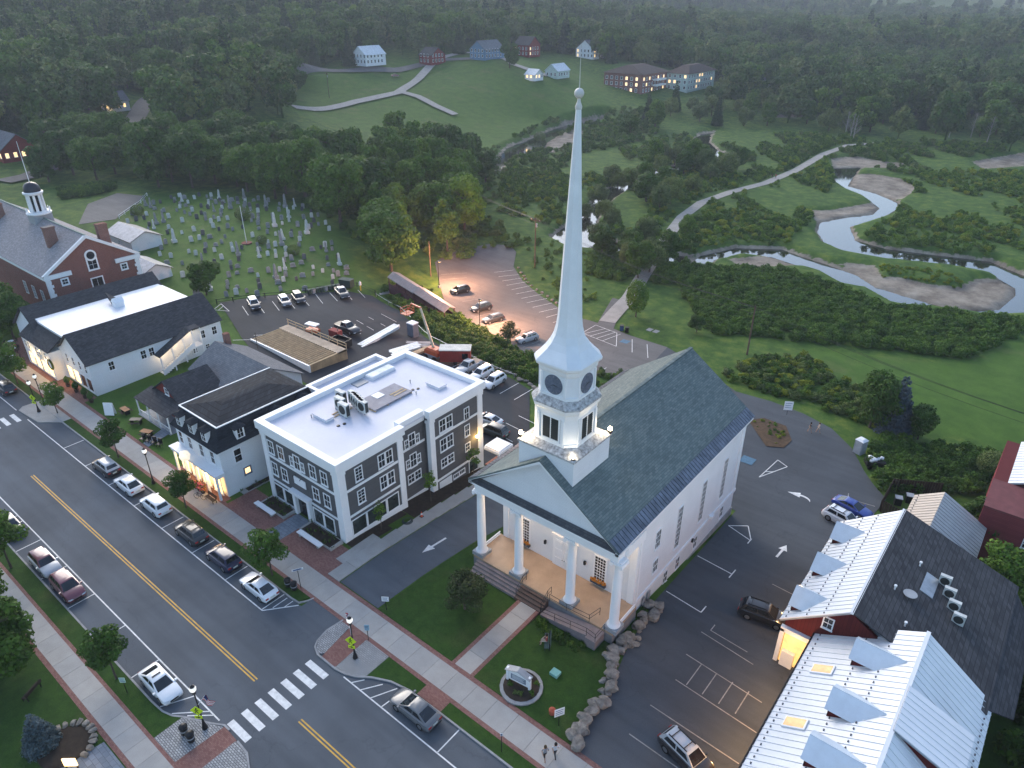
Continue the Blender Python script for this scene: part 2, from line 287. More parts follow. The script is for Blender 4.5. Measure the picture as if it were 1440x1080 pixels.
def hbase(X, Y):
    X = np.atleast_1d(np.asarray(X, float)); Y = np.atleast_1d(np.asarray(Y, float)); out = np.zeros(X.shape)
    for i in range(0, X.size, 8000):
        x, y = X.ravel()[i:i + 8000], Y.ravel()[i:i + 8000]
        r = np.hypot(x[:, None] - CP[None, :, 0], y[:, None] - CP[None, :, 1])
        out.ravel()[i:i + 8000] = _k(r) @ _w[:_n] + _w[_n] + x / 100 * _w[_n + 1] + y / 100 * _w[_n + 2]
    t = np.clip((Y - 34) / 6, 0, 1); t = t * t * (3 - 2 * t)
    near = np.where(Y < 27, -.06, -.06 + .14 * np.clip((Y - 27) / 3, 0, 1))
    far = np.clip((-X - 150) / 60, 0, 1)          # the street zone is only flat near by
    t = np.maximum(t, far * np.clip((Y - 10) / 30, 0, 1))
    return near * (1 - t) + out * t
def inpoly(X, Y, poly):
    c = np.zeros(X.shape, bool); n = len(poly)
    for i in range(n):
        (x0, y0), (x1, y1) = poly[i], poly[(i + 1) % n]
        if y0 == y1: continue
        c ^= ((y0 > Y) != (y1 > Y)) & (X < (x1 - x0) * (Y - y0) / (y1 - y0) + x0)
    return c
def pdist(X, Y, poly, closed=True):
    d = np.full(X.shape, 1e9); n = len(poly)
    for i in range(n if closed else n - 1):
        (x0, y0), (x1, y1) = poly[i], poly[(i + 1) % n]; dx, dy = x1 - x0, y1 - y0; L = dx * dx + dy * dy + 1e-9
        t = np.clip(((X - x0) * dx + (Y - y0) * dy) / L, 0, 1); d = np.minimum(d, np.hypot(X - x0 - t * dx, Y - y0 - t * dy))
    return d
WZ = -8.0
def hfull(X, Y):
    X = np.atleast_1d(np.asarray(X, float)); Y = np.atleast_1d(np.asarray(Y, float)); h = hbase(X, Y)
    near = (X > -260) & (X < 60) & (Y > 140) & (Y < 480)
    if near.any():
        x, y, z = X[near], Y[near], h[near].copy()
        for s in SAND:
            ins = inpoly(x, y, s); dd = pdist(x, y, s); t = np.clip(dd / 3., 0, 1); z = np.where(ins, -7.7 + .12 * np.clip(dd / 4, 0, 1), -7.7 * (1 - t) + z * t)
        for w in WATER:
            ins = inpoly(x, y, w); dd = pdist(x, y, w); t = np.clip(dd / 2.2, 0, 1); z = np.where(ins, -8.9, np.minimum(z, -8.15 + (z + 8.15) * t + .35 * (1 - t)))
        h[near] = z
    return h
def hz(x, y): return float(hfull(np.array([x]), np.array([y]))[0])
# ---------------------------------------------------------------- ground sheet
def axis_lines(segs):
    out = []
    for a, b, s in segs: out += list(np.arange(a, b - 1e-6, s))
    return np.array(out + [segs[-1][1]])
gx = axis_lines([(-2600, -1400, 120), (-1400, -700, 50), (-700, -400, 20), (-400, -250, 8), (-250, -150, 3), (-150, 24, 1.5), (24, 60, 4), (60, 200, 14), (200, 800, 60)])
gy = axis_lines([(-160, -20, 20), (-20, 30, 5), (30, 126, 1.5), (126, 330, 1.5), (330, 450, 3), (450, 600, 10), (600, 1200, 30), (1200, 3600, 100)])
GX, GY = np.meshgrid(gx, gy, indexing='ij'); xs, ys = GX.ravel(), GY.ravel(); zs = hfull(xs, ys)
for lot in (LOWLOT, UPLOT): zs = np.where(inpoly(xs, ys, lot), zs - .12, zs)      # bed of the car parks
sand = np.zeros(xs.shape); lawn = np.zeros(xs.shape)
sel = (xs > -260) & (xs < 60) & (ys > 130) & (ys < 480)
for s in SAND: dd = pdist(xs[sel], ys[sel], s); sand[sel] = np.maximum(sand[sel], np.where(inpoly(xs[sel], ys[sel], s), 1, np.clip(1 - dd / 1.8, 0, 1)))
for s in WATER: dd = pdist(xs[sel], ys[sel], s); sand[sel] = np.maximum(sand[sel], np.where(inpoly(xs[sel], ys[sel], s), 1, np.clip(1.15 - dd / 1.6, 0, 1) * .8))
for s in FIELD + [LAWN] + YARD: lawn = np.maximum(lawn, np.where(inpoly(xs, ys, s), 1, 0))
lawn = np.maximum(lawn, np.where((ys < 60) & (xs > -230), 1, 0))
hayfield = np.clip((np.hypot(xs, ys) - 1340) / 60, 0, 1) * (xs > -560) * (np.hypot(xs, ys) < 2300)
nx_, ny_ = len(gx), len(gy)
ii, jj = np.meshgrid(np.arange(nx_ - 1), np.arange(ny_ - 1), indexing='ij'); a = (ii * ny_ + jj).ravel()
quads = np.stack([a, a + ny_, a + ny_ + 1, a + 1], 1)
def fast_mesh(name, verts, faces, k):
    me = bpy.data.meshes.new(name); me.vertices.add(len(verts)); me.vertices.foreach_set('co', np.asarray(verts, np.float32).ravel())
    me.loops.add(faces.size); me.loops.foreach_set('vertex_index', faces.astype(np.int32).ravel())
    me.polygons.add(len(faces)); me.polygons.foreach_set('loop_start', np.arange(0, faces.size, k, dtype=np.int32)); me.polygons.foreach_set('loop_total', np.full(len(faces), k, np.int32))
    me.update(calc_edges=True); return me
gme = fast_mesh('ground', np.stack([xs, ys, zs], 1), quads, 4)
for nm, arr in (('sand', sand), ('lawn', lawn), ('hay', hayfield)):
    at = gme.attributes.new(nm, 'FLOAT', 'POINT'); at.data.foreach_set('value', arr.astype(np.float32))
gme.polygons.foreach_set('use_smooth', [True] * len(gme.polygons))
def ground_material():
    m, nt, b = nodes_of('ground_cover')
    def att(n): a = nt.nodes.new('ShaderNodeAttribute'); a.attribute_name = n; return a.outputs['Fac']
    wild = ramp(nt, noise_fac(nt, .35, 6, .7), [(.28, (.032, .07, .016)), (.5, (.07, .14, .026)), (.72, (.165, .215, .04))])
    lw = ramp(nt, noise_fac(nt, .25, 6, .7), [(.3, (.055, .12, .02)), (.7, (.1, .185, .032))])
    dry = mixc(nt, lw, (.17, .17, .07), ramp(nt, noise_fac(nt, .09, 5), [(.56, (0, 0, 0)), (.74, (.6, .6, .6))]))
    sd = ramp(nt, noise_fac(nt, .22, 6, .7), [(.3, (.15, .12, .095)), (.7, (.46, .4, .32))])
    c = mixc(nt, mixc(nt, wild, dry, att('lawn')), (.15, .2, .07), att('hay'))
    edge = node(nt, 'ShaderNodeMath', operation='ADD'); nt.links.new(att('sand'), edge.inputs[0])
    nz = node(nt, 'ShaderNodeMath', operation='MULTIPLY_ADD'); nt.links.new(noise_fac(nt, .8, 4), nz.inputs[0]); nz.inputs[1].default_value = .7; nz.inputs[2].default_value = -.35
    nt.links.new(nz.outputs[0], edge.inputs[1])
    c = mixc(nt, c, sd, ramp(nt, edge.outputs[0], [(.42, (0, 0, 0)), (.58, (1, 1, 1))]))
    f = noise_fac(nt, 7, 5, .75); fine = ramp(nt, f, [(.25, (.55,) * 3), (.75, (1, 1, 1))])
    nt.links.new(mixc(nt, c, fine, 1., 'MULTIPLY'), b.inputs['Base Color']); b.inputs['Roughness'].default_value = .9
    b.inputs['Specular IOR Level'].default_value = .1; add_bump(nt, b, f, .5, .1); return m
ground = bpy.data.objects.new('ground', gme); gme.materials.append(ground_material()); link(ground)
tag(ground, 'green valley floor and wooded slopes around the village', kind='structure')
# ---------------------------------------------------------------- draped sheets
def dens(poly, step, closed=True):
    out = []; n = len(poly)
    for i in range(n if closed else n - 1):
        (x0, y0), (x1, y1) = poly[i], poly[(i + 1) % n]; k = max(1, int(math.hypot(x1 - x0, y1 - y0) / step))
        out += [(x0 + (x1 - x0) * j / k, y0 + (y1 - y0) * j / k) for j in range(k)]
    if not closed: out.append(poly[-1])
    return out
def sheet(name, poly, dz, m, step=2.5, label=None, kind='structure', z=None, parent=None, hf=None):
    b = dens(poly, step); n = len(b); P = np.array(b); x0, y0 = P.min(0); x1, y1 = P.max(0)
    X, Y = np.meshgrid(np.arange(x0 + step / 2, x1, step), np.arange(y0 + step / 2, y1, step)); X, Y = X.ravel(), Y.ravel()
    k = inpoly(X, Y, b) & (pdist(X, Y, b) > step * .4) if len(X) else np.zeros(0, bool)
    pts = [Vector(p) for p in b] + [Vector((x, y)) for x, y in zip(X[k], Y[k])]
    vs, es, fs, *_ = delaunay_2d_cdt(pts, [], [list(range(n))], 1, 1e-4)
    A = np.array([(v.x, v.y) for v in vs]); Z = (hf or hbase)(A[:, 0], A[:, 1]) + dz if z is None else np.full(len(A), z)
    mb = MB(); mb.add([(p[0], p[1], q) for p, q in zip(A, Z)], [tuple(f) for f in fs])
    me = bpy.data.meshes.new(name); me.from_pydata(mb.v, [], mb.f); me.materials.append(m)
    o = bpy.data.objects.new(name, me); link(o)
    if me.polygons and sum(p.normal.z for p in me.polygons) < 0: me.flip_normals()
    if parent is not None: o.parent = parent; o.location = -wloc(parent)
    elif kind: tag(o, label, kind=kind)
    return o
def ribbon_poly(line, w):
    L = [Vector(p) for p in line]; l, r = [], []
    for i, p in enumerate(L):
        t = (L[min(i + 1, len(L) - 1)] - L[max(i - 1, 0)]).normalized(); n = Vector((-t.y, t.x)) * w / 2; l.append(tuple(p + n)); r.append(tuple(p - n))
    return l + r[::-1]
asph = asphalt('street_asphalt', (.118, .132, .15), crack=.14); asph2 = asphalt('new_asphalt', (.045, .05, .058), crack=.15); asph3 = asphalt('old_asphalt', (.16, .155, .15), crack=.3); asph4 = asphalt('lot_asphalt', (.085, .095, .108), crack=.18)
gravelm = mat('pale_path', (.33, .31, .28), .9, .15, .5, 6); paint = mat('road_paint', (.72, .72, .7), .6, .2, 2, 12); yellow = mat('yellow_paint', (.62, .36, .05), .6, .2, 2, 12); worn = mat('worn_paint', (.34, .33, .31), .7, .3, 2, 9); bluep = mat('blue_paint', (.07, .16, .24), .7, .2, 3, 9)
lawnm = grassmat('lawn', (.026, .066, .013), (.052, .112, .02), (.11, .115, .04), .2, 1.2, .66)
paver = brickmat('red_pavers', (.21, .10, .085), (.29, .155, .13), (.13, .08, .07), .21, .105, 'GROUND', msize=.006)
cobble = brickmat('grey_setts', (.3, .3, .3), (.46, .46, .45), (.13, .13, .13), .3, .17, 'GROUND', msize=.025)
bluestone = brickmat('bluestone_pavers', (.17, .2, .24), (.24, .27, .31), (.1, .11, .12), .6, .4, 'GROUND')
road = MB().poly([(-330, 12.1, 0), (60, 12.1, 0), (60, 26.8, 0), (-330, 26.8, 0)]).obj('road', asph); tag(road, 'two lane asphalt main street with parking bays', kind='structure')
lowlot = sheet('lower_parking_lot', LOWLOT, .06, asph3, label='pale worn lower car park by the river bank')
uplot = sheet('upper_parking_lot', UPLOT, .05, asph2, label='fresh black asphalt car park beside the graveyard')
# drive along the church, its side lot and the lane behind
biglot = [(-18.9, 31.2), (-17, 31.2), (-6, 31.2), (-6, 52), (-10, 52), (-10, 70), (-8.5, 86)] + BIGLOT[::-1] + [(-42, 106), (-52.8, 111.5), (-54, 104), (-51.5, 97), (-49, 80), (-48.5, 71.2), (-22.3, 71.6), (-21.9, 50), (-20.6, 42), (-19.6, 38)]
sheet('church_car_park', biglot, .05, asph4, label='dark asphalt car park curving round behind the church')
sheet('driveway', [(-47.9, 31.3), (-42.2, 31.3), (-41.7, 46), (-40.3, 50), (-40.3, 71.3), (-48.7, 71.3), (-47.9, 56)], .054, asph, label='one way asphalt driveway between grey building and church')
MB().poly([(-48.4, 26.75, .004), (-43.8, 26.75, .004), (-43, 28.1, .125), (-48.2, 28.1, .125)]).obj('driveway_apron', asph)['kind'] = 'structure'
path = sheet('riverside_path', ribbon_poly(dens(PATH, 6, False), 3.4), .16, gravelm, 2.0, label='pale riverside walking path winding through the meadow')
for k, (rd, w) in enumerate(zip(ROAD2, (7, 5.5, 4))):
    sheet('hill_road', ribbon_poly(dens(rd, 9, False), w), .5 + .1 * k, gravelm if k else asph3, 4, label=['upper asphalt road below the white house', 'pale lane bending up across the hay field', 'narrow track leading off the field lane'][k])
sheet('bridge_road', ribbon_poly(dens(BRIDGEROAD, 9, False), 8), .5, asph3, 4, label='road crossing the bridge towards the lit houses')
# river
def water_material():
    m, nt, b = nodes_of('river_water'); b.inputs['Base Color'].default_value = (.025, .028, .02, 1); b.inputs['Roughness'].default_value = .04
    b.inputs['Specular IOR Level'].default_value = 1.; b.inputs['IOR'].default_value = 1.7
    add_bump(nt, b, noise_fac(nt, 1.1, 3), .06, .05); return m
wm = water_material()
wb = MB()
for w in WATER:
    P = dens(w, 4); vs, es, fs, *_ = delaunay_2d_cdt([Vector(p) for p in P], [], [list(range(len(P)))], 1, 1e-4)
    wb.add([(v.x, v.y, WZ) for v in vs], [tuple(f) for f in fs])
wo = wb.obj('river', wm); tag(wo, 'shallow meandering river reflecting the bright sky', kind='structure')
# ---------------------------------------------------------------- kerbs, verges, pavements
def slabobj(name, poly, z0, z1, m, label=None):
    o = MB().slab(poly, z0, z1).obj(name, m); tag(o, label, kind='structure'); return o
def kerb(line, label, w=.16, z0=-.03, z1=.135):
    slabobj('kerb', ribbon_poly(line, w), z0, z1, granite, label)
WEST_K = [(-330, 12.1), (-49.2, 12.1), (-47.6, 12.2), (-46.6, 12.5), (-45.8, 13.0), (-43.5, 14.1), (-42.4, 14.75), (-41.7, 14.75)]
WEST_K2 = [(-40.3, 14.6), (-38.8, 14.5), (-37.4, 13.8), (-36.6, 12.1), (60, 12.1)]
EAST_K = [(-330, 26.8), (-50, 26.8), (-48.9, 26.9), (-48.4, 27.6), (-48.2, 28.2)]
EAST_K2 = [(-43.7, 28.2), (-43.9, 26.4), (-43.6, 25.1), (-43.2, 24.5), (-42.3, 24.1), (-39.8, 24.1), (-38.7, 24.3), (-37.7, 24.7), (-36.6, 25.5), (-34.9, 26.3), (-32.9, 26.7), (-29.5, 26.75), (60, 26.75)]
for k, l in ((WEST_K, 'granite kerb along the western parking bays'), (WEST_K2, 'granite kerb past the western end of the zebra crossing'), (EAST_K, 'granite kerb along the eastern parking bays'), (EAST_K2, 'granite kerb round the paved corner beside the driveway')): kerb(k, l)
def verge(poly, label, m=None, z=.12, name='grass_verge'): return slabobj(name, poly, -.05, z, m or lawnm, label)
verge([(-330, 10.5), (-45.8, 10.5), (-45.8, 12.95), (-46.6, 12.45), (-47.6, 12.15), (-49.2, 12.02), (-330, 12.02)], 'grass verge beside the western parking bays')
verge([(-36.5, 10.5), (60, 10.5), (60, 12.02), (-36.5, 12.02)], 'grass verge south of the western paved corner')
slabobj('paved_corner', [(-45.8, 10.5), (-42.5, 10.5), (-42.3, 14.6), (-43.5, 14.02), (-45.8, 12.92)], -.05, .125, cobble, 'grey sett paving round the western lamp post')
slabobj('paved_corner', [(-40.4, 10.5), (-36.5, 10.5), (-36.6, 12.0), (-37.5, 13.7), (-38.8, 14.42), (-40.4, 14.5)], -.05, .125, cobble, 'grey sett paving south of the western crossing ramp')
slabobj('crossing_ramp', [(-42.5, 10.5), (-40.4, 10.5), (-40.4, 14.6), (-42.3, 14.7)], -.05, .115, paver, 'red paver ramp at the western end of the crossing')
slabobj('brick_edging', [(-330, 10.2), (60, 10.2), (60, 10.5), (-330, 10.5)], -.05, .128, paver, 'red brick edging between western pavement and verge')
slabobj('brick_edging', [(-330, 7.9), (60, 7.9), (60, 8.3), (-330, 8.3)], -.05, .128, paver, 'red brick edging along the western lawn')
verge([(-330, -120), (60, -120), (60, 7.9), (-330, 7.9)], 'mown lawn west of the street with the blue spruce', name='west_lawn')
verge([(-330, 26.88), (-50, 26.88), (-49.0, 27.0), (-48.6, 28), (-330, 28)], 'grass verge with street trees beside the eastern parking bays')
verge([(-37.0, 25.35), (-34.9, 26.4), (-32.9, 26.8), (-32.2, 26.85), (-32.2, 28.0), (-37.0, 28.0)], 'short grass verge between setts and brick crossing strip')
verge([(-29.4, 26.85), (60, 26.85), (60, 28), (-29.4, 28)], 'grass verge in front of the church sign')
slabobj('paved_corner', [(-43.7, 28.0), (-43.85, 26.4), (-43.5, 25.1), (-43.1, 24.6), (-42.3, 24.2), (-41.9, 24.6), (-42.5, 28)], -.05, .125, cobble, 'small grey sett corner beside the driveway mouth')
slabobj('paved_corner', [(-39.9, 24.2), (-38.7, 24.4), (-37.7, 24.8), (-37.0, 25.3), (-37.0, 28.0), (-40.1, 28.0)], -.05, .125, cobble, 'grey sett paving round the lamp post by the driveway')
slabobj('crossing_ramp', [(-42.45, 28), (-41.9, 24.6), (-41.8, 24.2), (-39.95, 24.2), (-40.1, 28)], -.05, .115, paver, 'red paver ramp at the eastern end of the crossing')
slabobj('brick_strip', [(-32.2, 26.85), (-29.4, 26.85), (-29.4, 28), (-32.2, 28)], -.05, .125, paver, 'red brick strip from the kerb to the church walk')
for y0, y1, l in ((28.0, 28.4, 'red brick edging on the street side of the eastern pavement'), (30.75, 31.2, 'red brick edging on the inner side of the eastern pavement')):
    slabobj('brick_edging', [(-330, y0), (60, y0), (60, y1), (-330, y1)], -.05, .128, paver, l)
SLABS = [mat('pavement_slab_%d' % i, c, .85, .08, .8, 9) for i, c in enumerate([(.36, .345, .32), (.33, .32, .30), (.385, .365, .335), (.345, .335, .315)])]
def slab_row(name, label, x0, x1, y0, y1, L, along='x', zf=None, z=.13):
    root = bpy.data.objects.new(name, None); link(root); tag(root, label, kind='structure'); root.location = ((x0 + x1) / 2, (y0 + y1) / 2, 0)
    n = max(1, round((x1 - x0 if along == 'x' else y1 - y0) / L)); cache = {}
    for i in range(n):
        if along == 'x': a, b_, c, d_ = x0 + (x1 - x0) * i / n + .012, x0 + (x1 - x0) * (i + 1) / n - .012, y0, y1
        else: a, b_, c, d_ = x0, x1, y0 + (y1 - y0) * i / n + .012, y0 + (y1 - y0) * (i + 1) / n - .012
        k = random.randrange(4)
        if k not in cache:
            w, hgt = (b_ - a) / 2, (d_ - c) / 2; t = MB().box(-w, w, -hgt, hgt, -.2, 0).obj('slab', SLABS[k]); cache[k] = t.data; bpy.data.objects.remove(t)
        zz = z if zf is None else zf((a + b_) / 2, (c + d_) / 2)
        inst('slab', cache[k], root, ((a + b_) / 2, (c + d_) / 2, zz + random.uniform(-.004, .004)))
slab_row('pavement', 'concrete slab pavement along the western lawn', -130, 24, 8.3, 10.2, 1.9)
slab_row('pavement', 'concrete slab pavement in front of the church and shops', -150, 24, 28.4, 30.75, 2.3)
slab_row('church_walk', 'concrete slab walk leading up to the church steps', -31.8, -29.95, 31.2, 41.1, 2.0, 'y', z=.135)
for x0, x1 in ((-32.2, -31.8), (-29.95, -29.55)): slabobj('brick_edging', [(x0, 31.2), (x1, 31.2), (x1, 41.2), (x0, 41.2)], -.05, .132, paver, 'red brick edging of the church walk')
slab_row('side_walk', 'concrete slab walk beside the grey building drive', -49.8, -48.05, 31.2, 57.5, 2.4, 'y', zf=lambda x, y: hz(x, y) + .12)
sheet('church_lawn', [(-42.0, 31.2), (-32.2, 31.2), (-32.2, 41.4), (-29.55, 41.4), (-29.55, 31.2), (-19.4, 31.2), (-19.9, 38), (-21, 42), (-22.2, 50), (-41.2, 50), (-41.6, 46)], .075, lawnm, label='mown lawn in front of the church')
slabobj('brick_forecourt', [(-68.5, 31.2), (-49.8, 31.2), (-49.8, 35.0), (-60.6, 35.0), (-60.6, 31.2), (-58.2, 31.2), (-58.2, 35.0), (-68.5, 35.5)][:3] + [(-68.5, 35.0)], -.05, .122, paver, 'red brick forecourt of the grey building')
slabobj('entrance_paving', [(-60.5, 31.2), (-58.2, 31.2), (-58.2, 35.3), (-60.5, 35.3)], -.05, .13, bluestone, 'bluestone paving leading to the grey building door')
slabobj('brick_forecourt', [(-128, 31.2), (-106.5, 31.2), (-106.5, 33.0), (-128, 33.0)], -.05, .122, paver, 'red brick forecourt of the white barn shop')
slabobj('brick_forecourt', [(-80, 31.2), (-69.0, 31.2), (-69.0, 32.0), (-80, 32.0)], -.05, .122, paver, 'red brick apron before the lit shopfront')
slabobj('dining_terrace', [(-134, 27.5), (-128, 27.5), (-128, 36), (-139, 37), (-139, 29)], -.05, .127, paver, 'brick dining terrace left of the white barn')
# ---------------------------------------------------------------- painted markings
def marking(name, label, boxes, m=paint, z=None, dz=.095):
    """flat painted bars: each (x0,y0,x1,y1,w) is one bar, all bars are parts of the marking"""
    root = None
    objs = []
    for (x0, y0, x1, y1, w) in boxes:
        n = max(1, int(math.hypot(x1 - x0, y1 - y0) / 2.5)) if z is None else 1
        line = [(x0 + (x1 - x0) * i / n, y0 + (y1 - y0) * i / n) for i in range(n + 1)]; p = ribbon_poly(line, w); h = len(p) // 2
        Z = [z] * len(p) if z is not None else list(hbase([q[0] for q in p], [q[1] for q in p]) + dz)
        b = MB()
        for i in range(h - 1): j = len(p) - 1 - i; b.add([(*p[i], Z[i]), (*p[i + 1], Z[i + 1]), (*p[j - 1], Z[j - 1]), (*p[j], Z[j])], [(0, 1, 2, 3)])
        objs.append(b)
    if len(objs) == 1: o = objs[0].obj(name, m); tag(o, label, kind='structure'); return o
    root = bpy.data.objects.new(name, None); link(root); tag(root, label, kind='structure'); root.location = (boxes[0][0], boxes[0][1], 0)
    for b in objs: b.obj('bar', m, root)
    return root
Z1 = .005
marking('centre_line', 'double yellow centre line of the street', [(-92.8, 18.83, -44.3, 18.83, .12), (-92.8, 19.1, -44.3, 19.1, .12), (-38, 18.83, 40, 18.83, .12), (-38, 19.1, 40, 19.1, .12)], yellow, Z1)
marking('zebra_crossing', 'white zebra crossing bars over the main street', [(-42.4, 23.05 - 1.3 * k, -39.75, 23.05 - 1.3 * k, .62) for k in range(7)], paint, Z1)
marking('zebra_crossing', 'far white crossing bars by the white barn shop', [(-111.2, 23.1 - 1.3 * k, -108.3, 23.1 - 1.3 * k, .6) for k in range(7)], paint, Z1)
east = [-96.2 + 6.45 * k for k in range(8)]
marking('parking_marking', 'white parking bay lines along the eastern kerb', [(-150, 24.05, -112, 24.05, .12), (-108, 24.05, -50.9, 24.05, .12)] + [(x, 24.05, x, 26.7, .11) for x in east if x < -51] + [(-50.9, 24.05, -48.7, 26.7, .12), (-50.4, 24.9, -50.4, 26.6, .1), (-49.6, 25.7, -49.6, 26.7, .1)], paint, Z1)
marking('parking_marking', 'white bay lines and hatching south of the zebra crossing', [(-38.6, 24.05, 40, 24.05, .12), (-33.7, 24.05, -33.4, 26.4, .11), (-27.1, 24.05, -27.1, 26.7, .11), (-20.6, 24.05, -20.6, 26.7, .11), (-37.6, 24.05, -36.9, 25.0, .1), (-36.4, 24.05, -35.3, 25.7, .1), (-35.1, 24.05, -34.0, 26.2, .1)], paint, Z1)
marking('parking_marking', 'white parking bay lines along the western kerb', [(-150, 14.75, -43.2, 14.75, .12)] + [(x, 12.2, x, 14.75, .11) for x in (-92.2, -85.6, -79, -72.4, -66, -59.5, -53.1)] + [(-46.9, 12.6, -44.6, 14.75, .1), (-45.7, 13.3, -44.0, 14.75, .1), (-48.3, 12.3, -47.0, 14.75, .1)], paint, Z1)
# arrows
def arrow(x, y, ang, L, label, curved=False, m=paint):
    c, s = math.cos(ang), math.sin(ang); W = lambda a, b: (x + a * c - b * s, y + a * s + b * c)
    b = MB()
    def face(pts):
        p = [W(*q) for q in pts]; z = hbase([q[0] for q in p], [q[1] for q in p]) + .095; b.poly([(*q, k) for q, k in zip(p, z)])
    if not curved: face([(-L * .5, -.13), (L * .1, -.13), (L * .1, .13), (-L * .5, .13)]); face([(L * .1, -.5), (L * .5, 0), (L * .1, .5)])
    else:
        pr = None
        for i in range(7):
            t = i / 6 * 1.5; q = [( -L * .1 - .75 * math.sin(t) * L * .55, .9 - .9 * math.cos(t) + o) for o in (-.17, .17)]
            if pr: face([pr[0], q[0], q[1], pr[1]])
            pr = q
        face([(-L * .1, -.55), (L * .38, 0), (-L * .1, .55)])
    o = b.obj('painted_arrow', m); tag(o, label, kind='structure')
arrow(-44.6, 41.6, R(-92), 3.6, 'white arrow on the driveway pointing to the street')
arrow(-15.1, 67.5, R(88), 3.0, 'straight white arrow on the church car park')
arrow(-17.6, 80.0, R(190), 3.2, 'curved white arrow on the church car park', True)
marking('parking_marking', 'white L shaped bay lines beside the church wall', [(-21.7, 52.2, -17.6, 51.7, .12), (-17.6, 51.7, -17.6, 52.9, .12), (-21.9, 60, -17.7, 59.6, .12), (-17.7, 58.8, -17.7, 60.6, .12), (-21.7, 68.0, -18.6, 67.0, .12), (-18.6, 66.2, -18.6, 67.4, .12), (-21.7, 68.0, -19.9, 69.6, .12), (-19.9, 69.6, -18.6, 67.2, .12)], paint)
marking('parking_marking', 'faded bay lines in front of the lit barn', [(-16.2, 45.6, -8.8, 45.0, .1), (-16.4, 49.2, -11, 48.6, .1), (-15.8, 50.0, -12, 49.7, .1), (-15.8, 50.0, -15.8, 51, .1), (-15.6, 42.3, -8, 41.8, .1), (-16, 38.5, -8, 38.2, .1), (-16, 35, -8, 34.7, .1)] + [(-15.2 + .4 * k, 45.4 - .0 * k, -15.6 + 1.9 * k, 43.0, .09) for k in range(0)] + [(-14.6 + 1.5 * k, 45.4, -14.6 + 1.5 * k, 42.4, .09) for k in range(4)] + [(-13.5, 55.2, -11.5, 55, .1), (-13.8, 61, -11.5, 60.8, .1)], worn)
marking('parking_marking', 'white hatched bay beside the dark fence', [(-12.6, 84.4, -10.4, 75, .11)] + [(-12.3 + .45 * k, 83.2 - 2 * k, -9.2 + .2 * k, 83.6 - 2 * k, .1) for k in range(4)], worn)
U = lambda pts: [(x0, y0, x1, y1, .11) for (x0, y0, x1, y1) in pts]
# ---------------------------------------------------------------- church
clap = brickmat('white_clapboard', (.73, .75, .77), (.75, .77, .79), (.6, .62, .65), 3.2, .16, 'XY', msize=.012, rough=.6, var=.07, bump=.3)
slate = brickmat('green_grey_shingles', (.12, .155, .155), (.19, .225, .215), (.085, .105, .105), .55, .2, 'Y', 1.5, .012, var=.18)
slate_f = brickmat('dark_porch_shingles', (.07, .075, .085), (.11, .115, .12), (.05, .05, .055), .4, .16, 'X', 1.5)
seam = mat('standing_seam_grey', (.16, .18, .22), .35, .35, .9, 3, metal=.5)
CX0, CY0 = -30.6, 45.55
SPOTS = ((-1, -1), (1, 1))
ch = thing('church', 'white clapboard church with columned porch and tall pointed steeple', 'church', (CX0, 56, -.5))
XL, XR, YF, YB, ZE, ZR = -38.6, -22.6, 46.5, 70.4, 11.0, 17.2
b = MB(); b.box(XL, XR, YF, YB, -3.6, ZE)
b.prism([(XL, YB, ZE), (XR, YB, ZE), (CX0, YB, ZR - .35)], (0, -.3, 0)); b.obj('wall', clap, ch)
b = MB(); b.box(XL - .12, XR + .12, YF - .12, YB + .12, -3.7, -1.75); b.obj('foundation', granite, ch)
b = MB(); b.box(XL - .14, XR + .14, YF + .3, YB + .14, .75, 1.15); b.box(XR, XR + .1, 47, 70.5, 10.3, 10.95); b.box(XL - .1, XL, 47, 70.5, 10.3, 10.95)
for y0 in (46.5, 69.6):
    for x in (XL - .08, XR - .62): b.box(x, x + .7, y0 - .08, y0 + .85, 1.15, 10.3)
b.obj('belt_course', trim, ch)
EX0, EX1, YP, YQ = -39.25, -21.95, 41.7, 70.95
roof = bpy.data.objects.new('roof', None); link(roof); roof.parent = ch
for s, ex, nm in ((1, EX1, 'right_roof_slope'), (-1, EX0, 'left_roof_slope')):
    b = MB(); b.plate([(ex, YP, 11.2), (ex, YQ, 11.2), (CX0, YQ, ZR), (CX0, YP, ZR)][::s], .16); o = b.obj('roof_slope', slate, roof)
    e = Vector((ex - CX0, 0, 11.2 - ZR)).normalized()
    n = 58; k = (YQ - YP - .1) / n; sm = None                  # standing-seam metal strip along the eave, one pan at a time
    for i in range(n):
        y = YP + .05 + i * k; t = Vector((ex, 0, 11.2)); u = t - e * 1.35; nv = Vector((-e.z, 0, e.x)) * (1 if s > 0 else -1); nv = nv if nv.z > 0 else -nv
        if sm is None:
            p = MB(); A, B = u - t, Vector((0, 0, 0)); up = nv * .03
            p.prism([(B + up), (A + up), (A + up + Vector((0, k - .03, 0))), (B + up + Vector((0, k - .03, 0)))], nv * .012)
            p.prism([(B + up), (A + up), (A + up + Vector((0, .03, 0))), (B + up + Vector((0, .03, 0)))], nv * .05)
            q = p.obj('eave_panel', seam); sm = q.data; bpy.data.objects.remove(q)
        inst('eave_panel', sm, roof, (t.x, y, t.z))
b = MB(); b.box(CX0 - .18, CX0 + .18, 48.6, YQ, ZR - .1, ZR + .04); b.obj('ridge_cap', slate, roof)
b = MB()
for ex in (EX0, EX1): s = 1 if ex > CX0 else -1; b.box(ex - .1 * s, ex - .45 * s, YP + .05, YQ - .05, 10.78, 11.06)
b.obj('eave_cornice', trim, roof)
